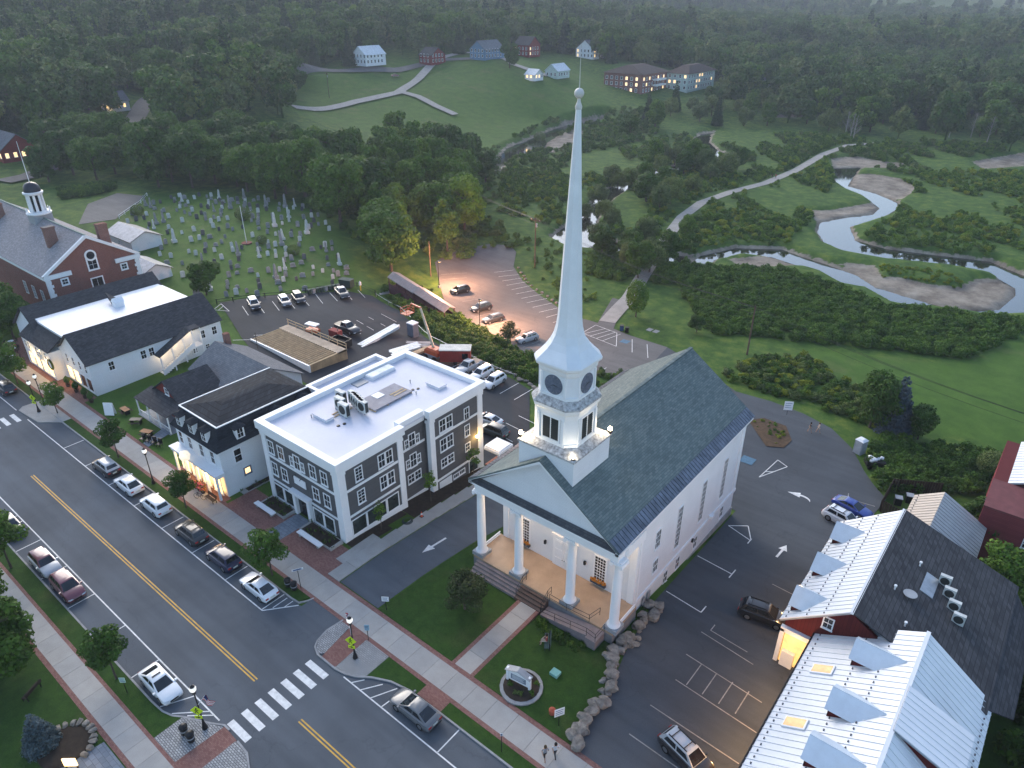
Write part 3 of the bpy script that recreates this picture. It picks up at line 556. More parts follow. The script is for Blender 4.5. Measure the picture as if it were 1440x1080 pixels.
# porch: entablature, pediment, columns, floor
b = MB(); b.box(EX0 + .35, EX1 - .35, 42.25, 43.5, 9.6, 10.5); b.box(EX0 + .2, EX1 - .2, 42.1, 43.6, 10.5, 10.75); b.box(EX0 + .02, EX1 - .02, 41.75, 43.8, 10.75, 11.02)
for s in (-1, 1): x = CX0 + s * 8.1; b.box(x - .5, x + .5, 43.5, 46.6, 9.6, 10.7)
b.box(EX0 + .5, EX1 - .5, 43.5, 46.5, 10.4, 10.55); b.obj('entablature', trim, ch)
b = MB(); b.plate([(EX0 + .1, 41.72, 11.03), (EX1 - .1, 41.72, 11.03), (EX1 - .3, 42.45, 11.3), (EX0 + .3, 42.45, 11.3)], .05); b.obj('pediment_skirt', slate_f, ch)
b = MB(); b.prism([(EX0 + .9, 42.5, 11.1), (EX1 - .9, 42.5, 11.1), (CX0, 42.5, ZR - .55)], (0, .4, 0)); b.obj('pediment', clap, ch)
b = MB()
for s, ex in ((1, EX1), (-1, EX0)):
    a = Vector((ex, YP + .02, 11.17)); c = Vector((CX0, YP + .02, ZR - .03)); u = (c - a).normalized(); nn = Vector((0, 0, -1))
    b.prism([a, c, c + nn * .45, a + nn * .2 + u * .3], (0, .75, 0))
b.obj('raking_cornice', trim, ch)
for dx in (-8.1, -3.15, 3.15, 8.1):
    x = CX0 + dx; col = MB(); pr = [(.62, 1.55), (.66, 1.62), (.6, 1.75), (.52, 1.85), (.46, 2.0), (.455, 4.5), (.42, 7.5), (.385, 8.95), (.43, 9.05), (.43, 9.2)]
    col.lathe(x, 42.9, pr, 22); o = col.obj('column', trim, ch, smooth=40)
    k = MB(); k.box(x - .62, x + .62, 42.28, 43.52, 9.2, 9.42); k.box(x - .52, x + .52, 42.38, 43.42, 9.42, 9.6)
    for sx in (-.5, .5): k.cyl((x + sx, 42.3, 9.1), (x + sx, 43.5, 9.1), .17, .17, 12)
    k.obj('capital', trim, o); k = MB(); k.box(x - .72, x + .72, 42.18, 43.62, 1.1, 1.55); k.obj('plinth', greymet, o)
deck = mat('porch_deck', (.42, .3, .2), .6, .12, .7, 6)
b = MB(); b.box(-39.2, -22.1, 42.1, 46.5, .95, 1.15); b.obj('porch_floor', deck, ch)
b = MB(); b.box(-39.2, -22.1, 42.1, 46.5, -.6, .95); b.obj('porch_base', mat('porch_skirt', (.2, .2, .21), .8), ch)
ramp_m = mat('ramp_deck', (.24, .2, .2), .7, .15)
b = MB()
for i in range(4): b.box(-32.7, -29.4, 42.1 - .32 * (i + 1), 42.1 - .32 * i, -.2, .92 - .23 * i)
b.obj('entrance_steps', mat('step_brown', (.12, .08, .065), .6), ch)
for i in range(4):
    b = MB(); b.box(-38.6, -32.72, 42.1 - .3 * (i + 1), 42.1 - .3 * i - .004, -.2, .9 - .24 * i); b.obj('step', ramp_m, ch)
b = MB(); b.prism([(-29.3, 40.6, .12), (-29.3, 42.05, .12), (-24.0, 42.05, .95), (-24.0, 40.6, .95)], (0, 0, .08)); b.box(-24.0, -22.9, 40.4, 42.05, -.2, 1.0); b.prism([(-29.3, 40.6, -.1), (-24, 40.6, -.1), (-24, 40.6, .95), (-29.3, 40.6, .12)], (0, .1, 0)); b.obj('access_ramp', ramp_m, ch)
b = MB()
def rail(pts, hgt=.95):
    for q in (hgt, hgt * .5): b.tube([(p[0], p[1], p[2] + q) for p in pts], .025, 5)
    for p in pts: b.cyl(p, (p[0], p[1], p[2] + hgt), .025, .025, 5)
rail([(-29.3, 40.65, .15), (-27.6, 40.65, .42), (-25.8, 40.65, .7), (-24, 40.65, 1), (-22.95, 40.5, 1)]); rail([(-29.2, 42.0, .9), (-27.2, 42.0, .9), (-24.6, 42.0, 1.15), (-24.3, 43.4, 1.15)]); rail([(-22.95, 40.5, 1), (-22.95, 42.1, 1)])
for x in (-32.6, -29.5): rail([(x, 41.0, .15), (x, 42.1, 1.1), (x, 42.7, 1.15)])
b.obj('handrail', black, ch)['kind'] = 'stuff'
b = MB(); b.box(-39.1, -39.0, 43.6, 46.3, 1.55, 1.65); b.box(-39.1, -39.0, 43.6, 46.3, 1.2, 1.35); b.box(-22.25, -22.15, 43.6, 46.3, 1.55, 1.65); b.box(-22.25, -22.15, 43.6, 46.3, 1.2, 1.35)
for i in range(14):
    for x in (-39.08, -22.23): b.box(x, x + .05, 43.7 + i * .19, 43.75 + i * .19, 1.3, 1.6)
b.obj('side_balustrade', trim, ch)
# door with panels, lit front windows
b = MB(); b.box(-32.05, -29.2, 46.36, 46.5, 1.15, 4.75); b.box(-32.25, -29.0, 46.3, 46.5, 4.75, 5.1); b.obj('door_surround', trim, ch)
for x in (-31.85, -30.6):
    o = MB().box(x, x + 1.2, 46.3, 46.36, 1.17, 4.6).obj('door', trim, ch); p = MB()
    for zz in (1.4, 2.55, 3.6): p.box(x + .16, x + 1.04, 46.27, 46.3, zz, zz + .85)
    p.obj('door_panel', white, o); MB().lathe(x + (1.1 if x < -31 else .1), 46.24, [(.02, 2.2), (.05, 2.24), (.02, 2.3)], 8).obj('handle', black, o)
flowers = mat('orange_flowers', (.55, .22, .03), .8, .5, 6, 20)
for x in (-35.8, -26.4):
    window(ch, x, 46.48, 3.45, 1.2, 2.9, 'F', 4, 8, darkglass, trim, .14)
    fb = MB(); fb.box(x - .85, x + .85, 46.1, 46.42, 1.62, 1.9); fb.obj('flower_box', mat('box_blue_grey', (.06, .07, .09)), ch)
    f = MB()
    for i in range(60): px, py, pz = x + random.uniform(-.8, .8), random.uniform(46.08, 46.42), random.uniform(1.9, 2.15); f.box(px - .06, px + .06, py - .06, py + .06, pz - .04, pz + .04)
    f.obj('flowers', flowers, ch)['kind'] = 'stuff'
for x in (-33.0, -28.1):
    l = MB(); l.box(x - .1, x + .1, 46.2, 46.44, 3.2, 3.6); l.obj('porch_lantern', black, ch)
for x in (-36.6, -33.2, -30.6, -28.0, -24.6):
    o = MB().cyl((x, 44.9, 10.36), (x, 44.9, 10.4), .14, .14, 12).obj('porch_downlight', emitmat('porch_bulb', WARM, 12) if 'porch_bulb' not in MATS else MATS['porch_bulb'], ch)
    lamp(ch, (x, 44.9, 10.2), (1, .7, .45), 260, .15)
# side windows
for y, z0, z1, n in ((50.5, 5.6, 7.7, 3), (50.6, 2.4, 3.9, 2), (55.15, 2.45, 7.7, 8), (60.65, 2.45, 7.7, 8), (66.0, 2.45, 7.7, 8)):
    window(ch, XR + .01, y, (z0 + z1) / 2, .95, z1 - z0, 'R', 3, n, glass, trim, .08); window(ch, XL - .01, y, (z0 + z1) / 2, .95, z1 - z0, 'L', 3, n, glass, trim, .08)
for y in (53.4, 56.1, 60.3, 67.1): window(ch, XR + .01, y, -.4, .8, 1.45, 'R', 2, 2, darkglass, trim, .07)
for y in (48.7, 49.7): MB().box(XR + .125, XR + .17, y - .3, y + .3, -.6, .45).obj('vent_panel', greymet, ch)
b = MB(); b.tube([(XR + .12, 46.9, 10.4), (XR + .12, 46.9, -.3)], .05, 6); b.obj('downpipe', trim, ch)
MB().box(XR + .02, XR + .5, 63.2, 63.8, 1.2, 1.5).obj('wall_lamp', trim, ch); MB().box(XR + .02, XR + .3, 58.9, 59.2, .6, 1.0).obj('wall_lamp', black, ch)
# tower: square plinth, belfry, clock stage, spire
def octa(a, c, z, cx=CX0, cy=CY0): return [(cx + x, cy + y, z) for x, y in ((a, -(a - c)), (a, a - c), (a - c, a), (-(a - c), a), (-a, a - c), (-a, -(a - c)), (-(a - c), -a), (a - c, -a))]
tw = bpy.data.objects.new('tower', None); link(tw); tw.parent = ch
b = MB(); b.box(CX0 - 3.0, CX0 + 3.0, 42.62, 48.48, 12.0, 17.62); b.obj('plinth', clap, tw)
flash = mat('peeling_flashing', (.5, .47, .46), .8, .55, 3.2, 9, col2=(.74, .73, .72))
b = MB(); b.rings([[(CX0 + sx * 3.12, CY0 + sy * 3.05, 17.6) for sx, sy in ((1, -1), (1, 1), (-1, 1), (-1, -1))], [(CX0 + sx * 3.12, CY0 + sy * 3.05, 17.78) for sx, sy in ((1, -1), (1, 1), (-1, 1), (-1, -1))], [(CX0 + sx * 2.3, CY0 + sy * 2.3, 18.25) for sx, sy in ((1, -1), (1, 1), (-1, 1), (-1, -1))]]); b.obj('plinth_flashing', flash, tw)
b = MB(); b.rings([octa(2.24, .8, 18.1), octa(2.24, .8, 21.3)]); b.obj('belfry', white, tw)
b = MB(); b.rings([octa(2.34, .83, 18.2), octa(2.34, .83, 18.5)]); b.rings([octa(2.3, .82, 21.0), octa(2.34, .83, 21.45), octa(2.5, .86, 21.7), octa(2.56, .88, 22.05)])
for sx, sy in ((1, 1), (1, -1), (-1, 1), (-1, -1)):
    for dx, dy in ((2.26, 1.3), (1.3, 2.26)): x, y = CX0 + sx * dx, CY0 + sy * dy; b.box(x - .13, x + .13, y - .13, y + .13, 18.5, 21.0)
b.obj('belfry_trim', trim, tw)
b = MB(); b.rings([octa(2.6, .9, 22.05), octa(2.58, .9, 22.2), octa(2.1, .74, 22.75)]); b.obj('belfry_flashing', flash, tw)
def louver(face):
    o = bpy.data.objects.new('louver', None); link(o); o.parent = tw; o.location = Vector((CX0, CY0, 19.75)) - wloc(tw); o.rotation_euler = (0, 0, FACE[face])
    q = MB()
    for x0, x1, z0, z1 in ((-1.0, -.84, -1.25, 1.25), (.84, 1.0, -1.25, 1.25), (-.84, .84, 1.09, 1.25), (-.84, .84, -1.25, -1.09), (-.04, .04, -1.09, 1.09)): q.box(x0, x1, -2.33, -2.22, z0, z1)
    q.obj('frame', trim, o, True); MB().box(-.84, .84, -2.262, -2.25, -1.09, 1.09).obj('opening', mat('louver_dark', (.02, .024, .022)), o, True)
    for i in range(11): z = -1.0 + i * .195; MB().add([(-.83, -2.31, z), (.83, -2.31, z), (.83, -2.265, z + .1), (-.83, -2.265, z + .1)], [(0, 1, 2, 3)]).obj('slat', mat('louver_green', (.03, .036, .034)), o, True)
for f in 'FRBL': louver(f)
b = MB(); b.rings([octa(2.02, .72, 22.6), octa(2.02, .72, 25.2)]); b.obj('clock_stage', white, tw)
b = MB(); b.rings([octa(2.1, .75, 22.7), octa(2.1, .75, 23.0)]); b.rings([octa(2.06, .74, 24.95), octa(2.16, .76, 25.2), octa(2.2, .78, 25.5), octa(2.42, .84, 25.72), octa(2.46, .86, 25.95)])
for sx, sy in ((1, 1), (1, -1), (-1, 1), (-1, -1)):
    for dx, dy in ((2.03, 1.2), (1.2, 2.03)): x, y = CX0 + sx * dx, CY0 + sy * dy; b.box(x - .1, x + .1, y - .1, y + .1, 23.0, 24.95)
b.obj('clock_trim', trim, tw)
clockm = mat('clock_slate', (.13, .15, .2), .5, .3, 3, 12)
for f in 'FRBL':
    o = bpy.data.objects.new('clock_face', None); link(o); o.parent = tw; o.location = Vector((CX0, CY0, 23.95)) - wloc(tw); o.rotation_euler = (0, 0, FACE[f])
    q = MB(); q.cyl((0, -2.02, 0), (0, -2.06, 0), .92, .92, 32); q.obj('dial', clockm, o, True)
    q = MB()
    for i in range(12): t = i * math.pi / 6; q.prism([(math.sin(t) * .7 - .02, -2.065, math.cos(t) * .7), (math.sin(t) * .7 + .02, -2.065, math.cos(t) * .7), (math.sin(t) * .84 + .02, -2.065, math.cos(t) * .84), (math.sin(t) * .84 - .02, -2.065, math.cos(t) * .84)], (0, -.01, 0))
    q.obj('hour_marks', mat('faded_gilt', (.3, .29, .26)), o, True)
    for t, L in ((R(240), .45), (R(100), .68)): q = MB(); q.prism([(0, -2.08, .03), (math.sin(t) * L, -2.08, math.cos(t) * L), (0, -2.08, -.03)], (0, -.015, 0)); q.obj('clock_hand', black, o, True)
def ring8(r, z, c=None):
    k = r * .4142 if c is None else c; a = r; return octa(a, a - k, z)
b = MB(); prof = [(2.46, 1.6, 25.95), (2.36, 1.52, 26.12), (2.05, 1.25, 26.5), (1.72, .98, 26.95), (1.42, .72, 27.5), (1.2, .55, 28.1), (1.05, .46, 28.8), (.96, .41, 29.6), (.18, .075, 46.0)]
b.rings([octa(a, a - k, z) for a, k, z in prof]); b.obj('spire', white, tw)
b = MB(); b.lathe(CX0, CY0, [(.24, 45.75), (.26, 45.95), (.2, 46.1), (.12, 46.3), (.12, 46.45)], 12); b.lathe(CX0, CY0, [(.04, 46.43)] + [(.36 * math.sin(t), 46.83 - .36 * math.cos(t)) for t in np.linspace(.3, 2.9, 9)], 16); b.cyl((CX0, CY0, 47.1), (CX0, CY0, 50.0), .035, .015, 5); b.obj('finial_ball', mat('finial_pale', (.6, .58, .55), .5), tw, smooth=40)
for sx, sy in ((-1, -1), (1, 1)):
    x, y = CX0 + sx * 2.95, CY0 + sy * 2.95
    if sx < 0: x, y = CX0 - 3.0, 42.9
    o = MB().box(x - .16, x + .16, y - .16, y + .16, 17.8, 18.1).obj('spotlight', black, tw)
    MB().lathe(x, y, [(.02, 18.1), (.17, 18.18), (.2, 18.32), (.12, 18.44), (.02, 18.47)], 12).obj('bulb', MATS.get('spot_bulb') or emitmat('spot_bulb', (1, .82, .55), 60), o)
    lamp(tw, (x + (.6 if sx < 0 else -.3), y + (-.4 if sx < 0 else -.5), 18.9), (1, .8, .5), 160, .2)
x, y = CX0 + 2.85, CY0 - 2.8
MB().box(x - .14, x + .14, y - .14, y + .14, 17.78, 18.0).obj('spotlight', black, tw); lamp(tw, (x - .12, y + .12, 18.15), (1, .86, .62), 75, .12)
# ---------------------------------------------------------------- grey three-storey building
greyside = brickmat('grey_clapboard', (.105, .105, .11), (.12, .12, .125), (.075, .075, .08), 3.2, .17, 'XY', msize=.01, var=.1, bump=.3)
membrane = mat('white_roof_membrane', (.62, .62, .68), .6, .06, .25, 3)
gb = thing('shop_building', 'grey three storey building with white trim and flat white roof', 'building', (-58.8, 47, 0))
gx0, gx1, gy0, gy1, gt = -65.6, -52.1, 35.6, 58.3, 10.75
b = MB(); b.box(gx0, gx1, gy0, 44.6, -1.5, 10.0); b.box(gx0, gx1 - .9, 44.6, 49.1, -2.2, 10.0); b.box(gx0, gx1, 49.1, gy1, -3, 10.0); b.obj('wall', greyside, gb)
MB().box(gx0 + .4, gx1 - .4, gy0 + .4, gy1 - .4, 10.0, 10.12).obj('flat_roof', membrane, gb)
b = MB(); e = .42
b.box(gx0 - e, gx1 + e, gy0 - e, gy0 + .4, 9.75, gt); b.box(gx0 - e, gx1 + e, gy1 - .4, gy1 + e, 9.75, gt)
b.box(gx0 - e, gx0 + .4, gy0 + .4, gy1 - .4, 9.75, gt); b.box(gx1 - .4, gx1 + e, gy0 + .4, 44.9, 9.75, gt); b.box(gx1 - 1.3, gx1 - .48, 44.9, 48.8, 9.75, gt); b.box(gx1 - .4, gx1 + e, 48.8, gy1 - .4, 9.75, gt)
b.obj('parapet', trim, gb)
b = MB(); e = .2
for y0, y1 in ((gy0 - e, 44.7), (49.0, gy1 + e)): b.box(gx1 - .2, gx1 + e, y0, y1, 9.25, 9.75)
b.box(gx1 - 1.1, gx1 - .72, 44.7, 49.0, 9.25, 9.75); b.box(gx0 - e, gx1 - .2, gy0 - e, gy0 + .1, 9.25, 9.75); b.box(gx0 - e, gx0 + .1, gy0 + .1, gy1 + e, 9.25, 9.75); b.obj('cornice', trim, gb)
for x0, x1, y0, y1 in ((gx0 - .1, gx0 + .75, gy0 - .1, gy0 + .5), (gx1 - .85, gx1 + .12, gy0 - .12, gy0 + .85), (gx1 - .5, gx1 + .12, 43.9, 44.7), (gx1 - .5, gx1 + .12, 49.0, 49.8), (gx1 - .5, gx1 + .12, 57.5, 58.4)):
    q = MB(); pilaster(q, x0, x1, y0, y1, hz(x1, y0) - .4, 9.25, 0, .07); q.obj('pilaster', trim, gb)
for z0, h in ((6.35, .3), (2.95, .28)):
    q = MB(); q.box(gx0 + .7, gx1 - .8, gy0 - .07, gy0 + .02, z0 - .2, z0 + h - .2); q.obj('belt_course', trim, gb)
    for x, y0, y1 in ((gx1, 36.4, 43.9), (gx1 - .9, 44.7, 49.0), (gx1, 49.8, 57.5)):
        if z0 < 4 and y0 > 44: continue
        q = MB(); q.box(x - .02, x + .07, y0, y1, z0, z0 + h); q.obj('belt_course', trim, gb)
q = MB(); q.box(gx1 - .02, gx1 + .07, 49.8, 57.5, .1, .4); q.obj('belt_course', trim, gb)
for z in (7.65, 4.65):
    for x in (-64.15, -62.25, -56.5, -54.55): window(gb, x, gy0, z, .95, 1.6, 'F', 2, 2)
for x, w, h, dz in ((-59.3, .95, 1.75, 0), (-60.25, .5, 1.1, -.2), (-58.35, .5, 1.1, -.2)): window(gb, x, gy0 - .004, 7.6 + dz, w, h, 'F', 2, 2)
MB().box(-60.4, -58.3, gy0 - .08, gy0, 4.4, 5.4).obj('sign_board', trim, gb)
for x in (-60.0, -58.7): q = MB(); q.tube([(x, gy0, 5.7), (x, gy0 - .4, 5.75), (x, gy0 - .4, 5.6)], .04, 5); q.obj('sign_lamp', black, gb)
showglass = glassmat('shop_glass', (.03, .04, .04))
for x in (-64.05, -62.1, -56.65, -54.75): window(gb, x, gy0, 1.35, 1.6, 1.9, 'F', 1, 1, showglass, fw=.14)
q = MB(); q.box(-61, -57.6, gy0 - .5, gy0, 2.9, 3.25); q.box(-61.1, -57.5, gy0 - .6, gy0, 3.25, 3.45)
q.box(-60.85, -60.35, gy0 - .4, gy0, .1, 2.9); q.box(-58.25, -57.75, gy0 - .4, gy0, .1, 2.9); q.obj('entrance_portico', trim, gb)
MB().box(-60.3, -58.3, gy0 - .03, gy0, .12, 2.85).obj('entrance_door', darkglass, gb)
for y, z, n in ((38.3, 8.2, 1), (42.1, 8.1, 2), (38.3, 5.2, 1), (42.1, 5.2, 2)):
    for k in range(n): window(gb, gx1, y + (k - (n - 1) / 2) * 1.1, z - .3, .85, 1.6, 'R', 2, 4 if n == 1 else 2)
for y, w in ((37.6, 1.9), (40.15, 2.7), (42.6, 1.6)): window(gb, gx1, y, 1.45, w, 1.9, 'R', 1, 1, showglass, fw=.12)
for z in (7.4, 4.6):
    for dy, w, h in ((0, .9, 1.7), (-.85, .5, 1.05), (.85, .5, 1.05)): window(gb, gx1 - .9 + (.004 if dy else 0), 47.0 + dy, z - (.2 if dy else 0), w, h, 'R', 2, 2)
for k in (-.5, .5): window(gb, gx1 - .9, 47.0 + k * 1.1, 2.2, .9, 1.1, 'R', 2, 2)
for z, h in ((7.7, 1.6), (4.95, 1.6), (2.35, 1.1)):
    for k in (-.5, .5): window(gb, gx1, 51.8 + k * 1.15, z, .95, h, 'R', 2, 2)
for z, h in ((7.4, 1.5), (4.9, 1.5), (2.45, 1.0)): window(gb, gx1, 55.5, z, .75, h, 'R', 2, 2)
for y in (53.2, 54.3): window(gb, gx1, y, -.75, .9, .5, 'R', 3, 1, darkglass)
MB().box(gx1, gx1 + .06, 50.2, 52.4, -1.7, -.15).obj('garage_panel', trim, gb); window(gb, gx1, 56.5, -.9, 1.6, 1.8, 'R', 1, 1, showglass)
q = MB(); q.box(gx1 - .02, gx1 + .1, gy0 + .8, 43.9, -.9, .35); q.box(gx1 - .92, gx1 - .8, 44.7, 49.0, -1.6, -.4); q.obj('foundation', trim, gb)
# rear porch with its lamp
q = MB(); q.box(-52.0, -49.6, 58.7, 61.2, .9, 1.05); q.box(-52.0, -49.4, 58.5, 61.4, .55, .9)
for y in (58.8, 61.0): q.box(-49.8, -49.55, y - .12, y + .12, -2.3, .6)
q.obj('rear_porch', trim, gb); MB().box(-52, -49.6, 58.7, 61.2, -2.3, -1.9).obj('porch_floor', mat('brick_floor', (.3, .12, .08)), gb)
o = MB().box(gx1 + .1, gx1 + .35, 57.0, 57.25, 3.1, 3.4).obj('wall_lamp', emitmat('amber_bulb', (1, .6, .15), 30), gb); lamp(gb, (gx1 + .8, 56.9, 3.2), (1, .62, .2), 190, .15)
# roof clutter
def rooftop(name, label, cat, x, y, group=None): return thing(name, label, cat, (x, y, 10.12), 0, group)
for x, y, w, d_, l in ((-61.2, 41.1, 2.4, 1.1, 'low white roof hatch near the front parapet'), (-56.4, 54.8, 2.2, 1.3, 'low white roof hatch near the rear corner')):
    t = rooftop('roof_hatch', l, 'hatch', x, y); q = MB(); q.box(x - w / 2, x + w / 2, y - d_ / 2, y + d_ / 2, 10.12, 10.4); q.obj('curb', trim, t); q = MB(); q.box(x - w / 2 - .08, x + w / 2 + .08, y - d_ / 2 - .08, y + d_ / 2 + .08, 10.4, 10.52); q.obj('lid', membrane, t)
t = rooftop('skylight', 'long bright skylight box on the flat roof', 'skylight', -64.3, 52.6); q = MB(); q.box(-65.0, -63.6, 50.6, 54.6, 10.12, 10.5); q.obj('curb', trim, t); MB().box(-64.9, -63.7, 50.7, 54.5, 10.5, 10.56).obj('cover', mat('skylight_white', (.85, .85, .83)), t)
tag(MB().box(-65.0, -63.7, 48.3, 50.1, 10.12, 10.22).obj('roof_grating', greymet), 'dark square grating beside the skylight', 'grating')
plat = rooftop('equipment_platform', 'grey timber platform on the flat roof', 'platform', -59, 48.7); q = MB(); q.box(-60.6, -57.4, 45.6, 51.6, 10.32, 10.42); q.obj('deck', mat('platform_grey', (.34, .32, .34), .8), plat)
for y in (45.7, 47.7, 49.7, 51.5): MB().box(-60.6, -57.4, y - .08, y + .08, 10.12, 10.32).obj('joist', wood, plat)
for k, (x, y) in enumerate(((-58.7, 50.8), (-58.2, 50.9))): tag(MB().box(x - .12, x + .12, y - 1.6, y + .5, 10.42, 10.47).obj('plank', wood), 'loose plank lying on the roof platform', 'plank', 'planks on the roof platform')
tag(MB().box(-60.4, -59.2, 47.6, 48.8, 10.42, 10.48).obj('sheet_panel', trim), 'white sheet lying on the roof platform', 'panel')
q = MB()
for k in range(2): q.box(-60.9 + k * .55, -60.75 + k * .55, 41.9, 44.6, 10.12, 10.25)
tag(q.obj('timber_sleepers', wood), 'pair of timber sleepers beside the roof condensers', 'timber')
def condenser(x, y, z, label, s=1., group='condenser units on the grey building roof', fan=True):
    t = thing('condenser_unit', label, 'condenser', (x, y, z), 0, group); q = MB(); q.box(-.5 * s, .5 * s, -.2 * s, .2 * s, .06, 1.15 * s); q.obj('casing', mat('condenser_white', (.55, .57, .55), .5, .15), t, True)
    q = MB(); q.cyl((0, -.2 * s, .62 * s), (0, -.215 * s, .62 * s), .4 * s, .4 * s, 16); q.obj('fan_grille', mat('dark_grille', (.03, .035, .035)), t, True); q = MB(); q.box(.505 * s, .515 * s, -.16 * s, .16 * s, .2, 1.05 * s); q.obj('coil', mat('coil_dark', (.04, .045, .045)), t, True)
    q = MB(); q.box(-.45 * s, -.35 * s, -.22 * s, .22 * s, 0, .06); q.box(.35 * s, .45 * s, -.22 * s, .22 * s, 0, .06); q.obj('feet', black, t, True); return t
for k in range(5): condenser(-60.6 + .62 * k, 45.2 - .18 * k, 10.43, 'white condenser unit in a tight row on the platform edge', 1.35)
for x, y in ((-61.0, 43.5), (-59.6, 42.9), (-62.2, 44.6)): condenser(x, y, 10.14, 'white condenser unit standing on the roof beside the row', 1.45)
for x, y in ((-57.9, 52.2), (-57.6, 52.8), (-58.4, 41.0), (-58.2, 41.7)): tag(MB().lathe(x, y, [(.2, 10.12), (.2, 10.2), (.12, 10.22)], 10).obj('roof_drain', black), 'small dark round roof drain', 'drain', 'drains on the flat roof')
for x, y in ((-62.2, 40.2), (-59.4, 53.2), (-56.7, 51.6)): q = MB(); q.cyl((x, y, 10.12), (x, y, 10.5), .06, .06, 8); q.lathe(x, y, [(.12, 10.5), (.12, 10.58)], 8); tag(q.obj('vent_pipe', greymet), 'short grey vent pipe standing on the flat roof', 'vent', 'vent pipes on the flat roof')
# low rear annex of the grey building
an = thing('roof_annex', 'lower white roofed annex between grey building and mansard house', 'annex', (-68.5, 51.5, 0)); b = MB(); b.box(-71.0, -66.05, 46.0, 57.6, -2.5, 8.2); b.obj('wall', greyside, an)
MB().box(-70.7, -66.1, 46.3, 57.3, 8.2, 8.3).obj('flat_roof', membrane, an); b = MB(); b.box(-71.2, -66.04, 45.8, 46.3, 7.9, 8.9); b.box(-71.2, -66.04, 57.3, 57.8, 7.9, 8.9); b.box(-71.2, -70.7, 46.3, 57.3, 7.9, 8.9); b.obj('parapet', trim, an)
for y in (50.5, 53.8): q = MB(); q.prism([(-69.6, y - .1, 8.3), (-67.4, y - .1, 8.3), (-67.4, y - .1, 9.3)], (0, .2, 0)); q.obj('roof_fin', trim, an)
# planters, bench slabs in front
soil = mat('planting_soil', (.035, .025, .018), .95, .4, 2, 12)
leafy = leafmat('shrub_leaf', (.02, .045, .015), (.06, .1, .03))
def planter(poly, label, plants=26, z=.1):
    c = (sum(p[0] for p in poly) / len(poly), sum(p[1] for p in poly) / len(poly)); zz = hz(*c) + .0
    t = thing('planting_bed', label, 'planter', (c[0], c[1], zz)); q = MB(); q.slab(poly, zz - .3, zz + .22 + z); q.obj('edging', concrete, t)
    P = np.array(poly); s = .88; q = MB(); q.slab([(c[0] + (p[0] - c[0]) * s, c[1] + (p[1] - c[1]) * s) for p in poly], zz, zz + .235 + z); q.obj('soil', soil, t); q = MB()
    for i in range(plants):
        while True:
            x, y = random.uniform(P[:, 0].min(), P[:, 0].max()), random.uniform(P[:, 1].min(), P[:, 1].max())
            if inpoly(np.array([x]), np.array([y]), poly)[0]: break
        for j in range(7): a, r, h = random.uniform(0, 6.3), random.uniform(.08, .25), random.uniform(.1, .45); q.add([(x, y, zz + .3), (x + r * math.cos(a), y + r * math.sin(a), zz + .3 + h), (x + r * math.cos(a + .7), y + r * math.sin(a + .7), zz + .3 + h * .8)], [(0, 1, 2)])
    q.obj('plants', leafy, t)['kind'] = 'stuff'
planter([(-65.4, 33.6), (-60.8, 33.6), (-60.8, 35.3), (-65.4, 35.3)], 'planting bed left of the grey building entrance')
planter([(-57.9, 33.6), (-52.3, 33.6), (-52.3, 35.3), (-57.9, 35.3)], 'planting bed right of the grey building entrance')
def sloped_bed(poly, label, seed):
    sheet('planting_bed', poly, .1, soil, 1.0, label=label)
sloped_bed([(-52.0, 35.4), (-51.0, 35.4), (-51.0, 38.4), (-50.2, 38.4), (-50.2, 40.6), (-51.0, 40.6), (-51.0, 43.6), (-52.0, 43.6)], 'narrow mulched bed below the shop windows', 1)
slabobj('side_paving', [(-51.0, 33.2), (-49.8, 33.2), (-49.8, 38.4), (-51.0, 38.4)], -.4, .13, concrete, 'concrete paving beside the shop windows')
sloped_bed([(-52.9, 43.7), (-49.9, 43.7), (-49.9, 57.6), (-52.0, 57.6), (-52.0, 49.1), (-52.9, 49.1)], 'dark mulched bed along the rear half of the grey building', 2)
for x0, x1, l in ((-65.6, -62.0, 'long white stone bench left of the bluestone entrance'), (-57.4, -53.4, 'long white stone bench right of the bluestone entrance')):
    t = thing('stone_bench', l, 'bench', ((x0 + x1) / 2, 33.2, .12)); MB().box(x0, x1, 32.9, 33.5, .5, .62).obj('seat', trim, t)
    for x in (x0 + .3, x1 - .6): MB().box(x, x + .3, 32.95, 33.45, .1, .5).obj('leg', concrete, t)
t = thing('hose_coil', 'dark hose coiled on the concrete side walk', 'hose', (-49.9, 42.6, hz(-49.9, 42.6) + .13)); q = MB()
for k in range(4): q.tube([((.62 - .06 * k) * math.cos(i * .42), (.62 - .06 * k) * math.sin(i * .42), .04 + .05 * k) for i in range(16)], .035, 5)
q.obj('coil', mat('hose_dark', (.03, .045, .05)), t, True)
def cone(x, y, label):
    t = thing('traffic_cone', label, 'cone', (x, y, hz(x, y) + .12)); MB().box(-.2, .2, -.2, .2, 0, .04).obj('base', black, t, True); MB().lathe(0, 0, [(.15, .04), (.03, .72)], 12).obj('cone', mat('cone_orange', (.65, .09, .03)), t, True); MB().lathe(0, 0, [(.105, .32), (.075, .5)], 12).obj('reflective_band', trim, t, True)
cone(-49.4, 44.4, 'orange traffic cone on the side walk by the grey building')
